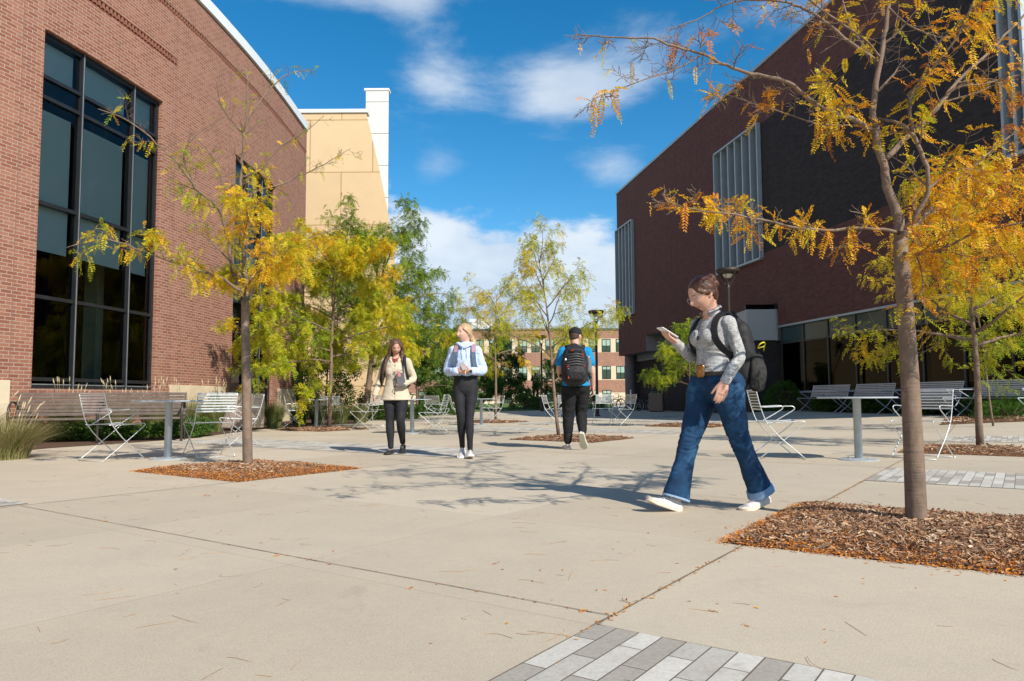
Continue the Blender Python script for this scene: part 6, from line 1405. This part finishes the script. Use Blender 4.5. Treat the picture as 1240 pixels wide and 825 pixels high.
    for sy in (-1, 1):
        bm = bmesh.new(); strap(bm, [p_ - o0 for p_ in (wv(-.10, sy * .09, 1.36), wv(-.02, sy * .112, 1.418), wv(.08, sy * .135, 1.36), wv(.135, sy * .155, 1.25), wv(.13, sy * .178, 1.12), wv(.02, sy * .19, 1.0), wv(-.12, sy * .15, .98))], .035, .01, wv(0, 0, 1.2) - o0); obj('shoulder_strap', bm, M_BLACKC, bg)
person_cream()

# ================================================================== 3. blue hoodie
def person_hoodie():
    s = 1.70 / 1.655; root = thing('person', 'blonde person in a pale blue hoodie and black leggings walking forward, looking aside', 'person', (-.60, 9.30, 0), RAD(-90)); root.scale = (s, s, s)
    J = dict(neck=wv(0, 0, 1.40), shL=wv(0, .145, 1.345), elL=wv(-.015, .215, 1.085), wrL=wv(.175, .075, 1.06), shR=wv(0, -.145, 1.345), elR=wv(-.015, -.215, 1.085), wrR=wv(.175, -.085, 1.055),
             hipL=wv(0, .080, .88), knL=wv(.055, .055, .485), anL=wv(.05, .062, .088), hipR=wv(0, -.080, .88), knR=wv(.045, -.05, .485), anR=wv(-.12, -.045, .125), torso=std_torso(1, .93, .92))
    hs = 1.0; HM = headM(wv(.025, -.012, 1.548), -48, 2, 4); MC['brow'] = plain('blond_brow', (.25, .16, .09), .9)
    def hands(bm):
        hand(bm, J['wrR'], (.25, .92, .12), (-.8, .1, .5), (0, .2, 1), .98, (26, 40, 30)); hand(bm, J['wrL'], (.15, -.92, .16), (-.7, 0, .6), (0, -.2, 1), .98, (24, 38, 30))
    body(root, J, HM, hs, SK3, .006, hands); eyes(root, HM, hs)
    MHd = mat_cloth('pale_blue_fleece', (.40, .50, .70), (.52, .61, .79), 22, .95, .4, 260); bm = bmesh.new()
    loft(bm, [wv(.005, 0, 1.03), wv(.005, 0, 1.07), wv(.01, 0, 1.15), wv(.008, 0, 1.24), wv(.0, 0, 1.32), wv(0, 0, 1.365), wv(0, 0, 1.40)], [(.142, .114), (.158, .130), (.158, .134), (.158, .124), (.146, .098), (.115, .08), (.088, .07)], (0, 1, 0), 30, 3)
    for sy in (-1, 1): ell(bm, (.07, sy * .06, 1.20), (.06, .065, .06))
    sleeves(bm, J, (.056, .057, .059, .056, .046), .93)
    for sd in 'LR':
        ell(bm, J['sh' + sd] + wv(0, 0, -.01), (.054, .05, .052)); e = J['el' + sd].lerp(J['wr' + sd], .82); ell(bm, e, (.051, .051, .049))
    fa = wr(.010, (14, 14, 16), 1.4); remesh('hoodie', bm, .0075, MHd, root, 3, lambda c, n: fa(c) * (1.2 if abs(c.y) > .16 else .8))
    bm = bmesh.new(); loft(bm, [wv(-.03, -.085, 1.40), wv(.04, -.085, 1.41), wv(.085, -.04, 1.385), wv(.095, 0, 1.36), wv(.085, .04, 1.385), wv(.04, .085, 1.41), wv(-.03, .085, 1.40)], [(.020, .03), (.022, .034), (.022, .030), (.02, .026), (.022, .030), (.022, .034), (.020, .03)], (0, 0, 1), 14, 3)
    loft(bm, [wv(-.075, -.07, 1.39), wv(-.105, 0, 1.38), wv(-.075, .07, 1.39)], [(.04, .04), (.055, .045), (.04, .04)], (0, 0, 1), 14, 4); remesh('hood', bm, .006, MHd, root, 3, wr(.005, (20, 20, 20)))
    bm = bmesh.new()
    for sy in (-1, 1): tube(bm, spline([(.112, sy * .026, 1.365), (.138, sy * .03, 1.30), (.148, sy * .028, 1.22)], 3), .0035, 5)
    obj('drawstring', bm, plain('drawstring', (.55, .62, .74), .8), root)
    bm = bmesh.new(); loft(bm, [wv(0, 0, .83), wv(0, 0, .90), wv(0, 0, .99), wv(0, 0, 1.05)], [(.145, .108), (.152, .115), (.136, .103), (.134, .102)], (0, 1, 0), 26, 3)
    for sd in 'LR':
        H_, K_, A_ = J['hip' + sd], J['kn' + sd], J['an' + sd]; loft(bm, [H_, H_.lerp(K_, .35), H_.lerp(K_, .75), K_, K_.lerp(A_, .3), K_.lerp(A_, .75), A_ + (A_ - K_).normalized() * -.0], [(.084, .092), (.078, .085), (.060, .064), (.052, .054), (.052, .056), (.036, .039), (.032, .034)], (0, 1, 0), 22, 4)
    ell(bm, (-.005, 0, .835), (.085, .09, .062)); remesh('leggings', bm, .0065, M_LEG, root, 3, wr(.002, (20, 20, 34)))
    bm = bmesh.new(); loft(bm, [wv(.0, 0, .985), wv(.0, 0, 1.05)], [(.142, .108), (.150, .114)], (0, 1, 0), 30, 2, False); obj('black_waistband', bm, M_BLACKC, root, True)
    MH = mat_hair('blonde_hair', (.28, .17, .085), (.58, .41, .24)); bm = bmesh.new(); h3 = HM.to_3x3(); hp = lambda x, y, z: HM @ Vector((x, y, z))
    ell(bm, hp(-.018, 0, .026), (.099, .083, .096), h3); ell(bm, hp(-.055, 0, -.02), (.055, .066, .07), h3); ell(bm, hp(.012, 0, .064), (.053, .060, .045), h3)
    loft(bm, [hp(-.09, 0, -.02), hp(-.115, .0, -.07), wv(-.02, .10, 1.44), wv(.0, .115, 1.38), wv(.01, .12, 1.33)], [(.03, .03), (.034, .034), (.036, .032), (.028, .026), (.008, .008)], (0, 1, 0), 16, 3)
    for sy in (-1, 1): loft(bm, [hp(.05, sy * .06, .045), hp(.01, sy * .078, .01), hp(-.04, sy * .072, -.03)], [(.009, .02), (.01, .022), (.01, .02)], (0, 1, 0), 12, 2)
    remesh('hair', bm, .0055, MH, root, 3, wr(.004, (60, 60, 20), 2.0))
    for sd, pit in (('R', -20), ('L', 8)): shoe('shoe', root, J['an' + sd] + wv(0, 0, -.012), RAD(4 if sd == 'L' else -6), RAD(pit), .25, M_SHOE_W, plain('white_sole', (.74, .72, .70), .7), 1.0, 0, .095)
    bm = bmesh.new(); w_ = J['wrL'] + wv(0, .004, 0); tube(bm, [w_ + wv(.026 * math.cos(a_), .004, .026 * math.sin(a_)) for a_ in [2 * math.pi * k / 16 for k in range(17)]], .006, 6); box(bm, w_.x + .018, w_.x + .032, w_.y - .016, w_.y + .018, w_.z - .014, w_.z + .016, .003); obj('wristwatch', bm, M_RUB, root)
    R0 = Matrix.Translation(root.location) @ Matrix.Rotation(RAD(-90), 4, 'Z') @ Matrix.Scale(s, 4)
    ph = thing('phone', 'light phone held upright in both hands of the person in the blue hoodie', 'phone', R0 @ wv(.222, -.01, 1.125), RAD(-90)); ph.rotation_euler = (RAD(24), RAD(-25), RAD(-90)); bm = bmesh.new(); box(bm, -.004, .004, -.030, .030, -.058, .058, .004); obj('case', bm, plain('silver_phone', (.42, .37, .35), .3, .3), ph); bm = bmesh.new(); box(bm, -.0052, -.0042, -.027, .027, -.055, .055); obj('screen', bm, MC['phone_glass'], ph)
    bg = thing('backpack', 'slate and mauve backpack worn by the person in the blue hoodie', 'backpack', R0 @ wv(-.19, 0, 1.12), RAD(-90)); o0 = wv(-.19, 0, 1.12); MBk = mat_cloth('slate_blue_nylon', (.06, .09, .14), (.11, .15, .21), 20); MMv = mat_cloth('mauve_nylon', (.30, .17, .22), (.40, .25, .30), 20)
    bm = bmesh.new(); loft(bm, [wv(0, 0, -.24), wv(-.03, 0, -.05), wv(0, 0, .22)], [(.14, .08), (.165, .10), (.12, .06)], (0, 1, 0), 20, 4); remesh('shell', bm, .01, MBk, bg, 3, wr(.006))
    for sy in (-1, 1):
        P_ = [p_ - o0 for p_ in (wv(-.09, sy * .085, 1.40), wv(-.02, sy * .10, 1.428), wv(.07, sy * .105, 1.385), wv(.135, sy * .112, 1.30), wv(.155, sy * .12, 1.20), wv(.135, sy * .14, 1.10), wv(.0, sy * .175, 1.02), wv(-.12, sy * .15, 1.0))]
        bm = bmesh.new(); strap(bm, P_, .055, .012, wv(0, 0, 1.2) - o0); st = obj('shoulder_strap', bm, MBk, bg)
        bm = bmesh.new(); strap(bm, [p_ * 1 + wv(.006, 0, .002) for p_ in P_[1:4]], .048, .012, wv(0, 0, 1.2) - o0); obj('strap_pad', bm, MMv, st)
person_hoodie()

# ================================================================== 4. blue t-shirt, seen from behind
def person_blue():
    s = 1.79 / 1.67; root = thing('person', 'person seen from behind in a bright blue t-shirt, black trousers and black cap', 'person', (.935, 10.72, 0), RAD(93)); root.scale = (s, s, s)
    J = dict(neck=wv(0, 0, 1.405), shL=wv(0, .168, 1.35), elL=wv(-.01, .225, 1.09), wrL=wv(.17, .18, .97), shR=wv(0, -.168, 1.35), elR=wv(-.045, -.222, 1.08), wrR=wv(.04, -.245, .85),
             hipL=wv(0, .092, .87), knL=wv(.03, .10, .48), anL=wv(.02, .115, .085), hipR=wv(0, -.092, .87), knR=wv(.08, -.085, .49), anR=wv(-.20, -.06, .23))
    J['torso'] = [(wv(0, 0, .80), .155, .115), (wv(0, 0, .90), .160, .12), (wv(0, 0, 1.0), .155, .115), (wv(0, 0, 1.1), .165, .12), (wv(0, 0, 1.2), .180, .128), (wv(0, 0, 1.29), .188, .118), (wv(0, 0, 1.36), .165, .09), (wv(0, 0, 1.40), .10, .07)]
    hs = 1.02; HM = headM(wv(.04, -.01, 1.555), -38, 8, 0)
    def hands(bm):
        hand(bm, J['wrR'], (.18, -.02, -.98), (-.1, .95, 0), (1, 0, .15), 1.08, (26, 30, 22)); hand(bm, J['wrL'], (.8, -.4, .1), (0, -.5, .9), (0, 1, .2), 1.08, (30, 35, 25))
    body(root, J, HM, hs, SK1, .0065, hands, True, arm_r=(.052, .044, .040, .028))
    MT = mat_cloth('bright_blue_jersey', (.008, .19, .42), (.014, .26, .55), 18, .9, .3); bm = bmesh.new()
    loft(bm, [wv(-.005, 0, .865), wv(-.005, 0, .92), wv(0, 0, 1.02), wv(0, 0, 1.12), wv(0, 0, 1.22), wv(0, 0, 1.31), wv(0, 0, 1.37), wv(0, 0, 1.405)], [(.190, .165), (.182, .156), (.170, .14), (.170, .135), (.180, .136), (.184, .122), (.16, .095), (.092, .072)], (0, 1, 0), 30, 3, False)
    sleeves(bm, J, (.066, .068, .070), -.72)
    for sd in 'LR': ell(bm, J['sh' + sd] + wv(0, 0, -.005), (.064, .056, .06))
    fa = wr(.008, (12, 12, 10), 2.2); remesh('t_shirt', bm, .008, MT, root, 3, lambda c, n: fa(c))
    bm = bmesh.new(); loft(bm, [wv(0, 0, .82), wv(0, 0, .90), wv(0, 0, .95)], [(.166, .125), (.158, .12), (.145, .11)], (0, 1, 0), 26, 2); ell(bm, (-.045, .075, .83), (.085, .085, .085)); ell(bm, (-.045, -.075, .83), (.085, .085, .085))
    for sd in 'LR':
        H_, K_, A_ = J['hip' + sd], J['kn' + sd], J['an' + sd]; loft(bm, [H_, H_.lerp(K_, .35), H_.lerp(K_, .75), K_, K_.lerp(A_, .3), K_.lerp(A_, .75), A_ + (A_ - K_).normalized() * -.02], [(.104, .115), (.102, .110), (.088, .092), (.078, .080), (.074, .078), (.058, .060), (.048, .050)], (0, 1, 0), 22, 4)
    fj = wr(.009, (15, 15, 20), 3); remesh('trousers', bm, .0075, mat_cloth('black_joggers', (.008, .008, .009), (.020, .020, .022), 10), root, 3, lambda c, n: fj(c))
    bm = bmesh.new(); h3 = HM.to_3x3(); hp = lambda x, y, z: HM @ (Vector((x, y, z)) * hs); ell(bm, hp(-.012, 0, .012), (.096, .080, .094), h3); ell(bm, hp(-.05, 0, -.02), (.05, .062, .06), h3)
    remesh('short_hair', bm, .006, mat_hair('dark_short_hair', (.03, .018, .012), (.09, .055, .035), 160), root, 2, wr(.003, (90, 90, 90)))
    bm = bmesh.new(); ell(bm, hp(-.010, 0, .040), (.105, .090, .088), h3); cp = remesh('cap', bm, .006, M_BLACKC, root, 2, None, lambda c: (HM.inverted() @ c).z > .020)
    bm = bmesh.new(); g2 = []
    for i in range(7):
        u = i / 6; row = []
        for j in range(13):
            a_ = RAD(-62 + 124 * j / 12); r_ = .088 + .075 * u * math.cos(a_ * .95); row.append(bm.verts.new(hp(r_ * math.cos(a_) - .002, (.078 + .0 * u) * math.sin(a_) * (1 + .02 * u), .030 - .012 * u + .010 * math.cos(a_ * 1.4))))
        g2.append(row)
    for a_, b_ in zip(g2, g2[1:]):
        for j in range(12): bm.faces.new((a_[j], a_[j + 1], b_[j + 1], b_[j]))
    o = obj('cap_brim', bm, M_BLACKC, root, True); o.modifiers.new('t', 'SOLIDIFY').thickness = .005
    shoe('shoe', root, J['anL'] + wv(0, 0, -.012), RAD(4), RAD(0), .28, M_SHOE_W, M_SOLE_W, 1.1); shoe('shoe', root, J['anR'] + wv(0, 0, -.005), RAD(-22), RAD(-52), .28, M_SHOE_W, plain('pale_green_grey_sole', (.50, .50, .40), .7), 1.1)
    bm = bmesh.new(); A_ = J['anR']; d = (J['anR'] - J['knR']).normalized(); loft(bm, [A_ - d * .04, A_ + d * .01], [(.038, .038), (.036, .036)], (0, 1, 0), 14, 2); obj('sock', bm, M_RUB, root, True)
    R0 = Matrix.Translation(root.location) @ Matrix.Rotation(RAD(93), 4, 'Z') @ Matrix.Scale(s, 4)
    bg = thing('backpack', 'large black backpack with red zip pulls worn over the bright blue t-shirt', 'backpack', R0 @ wv(-.215, .045, 1.16), RAD(93)); bg.scale = (s, s, s); o0 = wv(-.215, .045, 1.16); MBk = mat_cloth('black_pack_nylon', (.014, .013, .015), (.036, .034, .036), 20, .6, .5)
    bm = bmesh.new(); loft(bm, [wv(.01, 0, -.235), wv(-.03, 0, -.19), wv(-.04, 0, -.03), wv(-.025, 0, .14), wv(.02, 0, .225)], [(.150, .08), (.178, .11), (.182, .12), (.155, .10), (.09, .06)], (0, 1, 0), 28, 4); remesh('shell', bm, .007, MBk, bg, 3, wr(.006, (14, 14, 12), 5))
    bm = bmesh.new(); loft(bm, [wv(-.145, 0, -.20), wv(-.16, 0, -.12), wv(-.145, 0, -.045)], [(.125, .03), (.135, .04), (.12, .025)], (0, 1, 0), 22, 3); remesh('lower_pocket', bm, .007, MBk, bg, 2, wr(.005, (20, 20, 30), 1))
    for k in range(5):
        z = -.015 + .034 * k; w_ = .118 - .006 * k; bm = bmesh.new(); loft(bm, [wv(-.135, -w_, z - .01), wv(-.162, -w_ * .5, z), wv(-.168, 0, z + .006), wv(-.162, w_ * .5, z), wv(-.135, w_, z - .01)], [(.012, .010)] * 5, (0, 0, 1), 10, 3); obj('padded_rib', bm, plain('rib_grey', (.05, .05, .052), .5), bg, True)
    bm = bmesh.new(); loft(bm, [wv(-.10, 0, .14), wv(-.12, 0, .18), wv(-.07, 0, .215)], [(.10, .03), (.085, .03), (.05, .02)], (0, 1, 0), 18, 3); remesh('top_pocket', bm, .007, MBk, bg, 2)
    M_RED = plain('red_zip_pull', (.55, .03, .02), .5)
    for a_, b_ in (((-.15, .06, .165), (-.155, .03, .175)), ((-.15, -.09, .13), (-.152, -.095, .10)), ((-.155, .12, -.05), (-.16, .09, -.035)), ((-.165, -.12, -.04), (-.165, -.10, -.045)), ((-.165, .105, -.15), (-.168, .10, -.205)), ((-.12, .02, .20), (-.12, -.02, .203))):
        bm = bmesh.new(); tube(bm, [a_, b_], .006, 6); obj('zip_pull', bm, M_RED, bg)
    bm = bmesh.new(); box(bm, -.168, -.160, .125, .145, .04, .065); tube(bm, [(-.17, .105, -.075), (-.17, .06, -.070)], .004, 4); obj('white_patch', bm, plain('white_patch', (.75, .75, .75), .6), bg)
    bm = bmesh.new(); loft(bm, [wv(-.05, -.185, -.10), wv(-.05, -.195, 0), wv(-.05, -.18, .09)], [(.035, .04), (.037, .042), (.03, .034)], (0, 1, 0), 16, 3); obj('water_bottle', bm, plain('clear_grey_bottle', (.13, .16, .17), .15, 0, .05), bg, True)
    for sy in (-1, 1):
        bm = bmesh.new(); strap(bm, [p_ - o0 for p_ in (wv(-.15, sy * .08, 1.36), wv(-.06, sy * .10, 1.42), wv(.05, sy * .12, 1.41), wv(.14, sy * .14, 1.30), wv(.15, sy * .165, 1.15), wv(.04, sy * .20, 1.0), wv(-.13, sy * .18, .96))], .055, .012, wv(0, 0, 1.2) - o0); obj('shoulder_strap', bm, MBk, bg)
    bm = bmesh.new(); tube(bm, spline([(-.02, -.04, .215), (-.02, -.03, .262), (-.02, .03, .262), (-.02, .04, .215)], 4), .009, 6); obj('grab_handle', bm, MBk, bg)
person_blue()

# ================================================================== the bronze statue
def statue():
    v = atY(648.5, 480, 60); X0_, Y0_ = v.x, 60.0
    pd = thing('brick_plinth', 'low red brick plinth under the dark statue', 'plinth', (X0_, Y0_, 0)); bm = bmesh.new(); box(bm, -1.0, 1.0, -.5, .5, 0, .75, .01); obj('block', bm, plain('plinth_red', (.30, .10, .06), .9, 0, .2, 8), pd); bm = bmesh.new(); box(bm, -1.05, 1.05, -.55, .55, .75, .83, .01); obj('cap', bm, M_LIME, pd)
    root = thing('statue', 'dark bronze statue of a standing figure holding an open book, before the far building', 'statue', (X0_, Y0_, .83), RAD(-65)); root.scale = (1.28,) * 3
    J = dict(neck=wv(0, 0, 1.405), shL=wv(0, .185, 1.35), elL=wv(-.02, .26, 1.09), wrL=wv(.20, .14, 1.08), shR=wv(0, -.185, 1.35), elR=wv(-.02, -.26, 1.09), wrR=wv(.22, -.08, 1.10), hipL=wv(0, .10, .87), knL=wv(.06, .11, .47), anL=wv(.04, .12, .06), hipR=wv(0, -.10, .87), knR=wv(0, -.11, .47), anR=wv(-.05, -.12, .06))
    bm = bmesh.new(); head(bm, headM(wv(.04, 0, 1.545), 10, 14), 1.05, True); loft(bm, [wv(0, 0, .55), wv(0, 0, .8), wv(0, 0, 1.0), wv(0, 0, 1.2), wv(0, 0, 1.33), wv(0, 0, 1.40)], [(.24, .17), (.22, .16), (.19, .14), (.22, .15), (.20, .12), (.09, .08)], (0, 1, 0), 24, 3); loft(bm, [wv(0, 0, 1.37), wv(.02, 0, 1.48)], [(.065, .065), (.06, .06)])
    sleeves(bm, J, (.08, .075, .065, .06, .05)); hand(bm, J['wrL'], (.5, -.8, .1), (0, 0, 1), (.8, .4, 0), 1.15); hand(bm, J['wrR'], (.5, .8, .1), (0, 0, 1), (.8, -.4, 0), 1.15)
    for sd in 'LR':
        loft(bm, [J['hip' + sd], J['kn' + sd], J['an' + sd], J['an' + sd] + wv(0, 0, -.03)], [(.115, .12), (.085, .09), (.065, .07), (.06, .07)]); loft(bm, [J['an' + sd] + wv(-.04, 0, -.02), J['an' + sd] + wv(.18, 0, -.03)], [(.05, .035), (.045, .025)])
    box(bm, .20, .40, -.15, .15, 1.12, 1.16); box(bm, -.25, .3, -.25, .25, -.02, .02)
    remesh('figure', bm, .014, plain('dark_bronze', (.035, .032, .028), .45, .5, .3, 10), root, 2, wr(.008, (12, 12, 8)))
statue()

if bpy.data.scenes.get('work'): bpy.data.scenes.remove(bpy.data.scenes['work'])
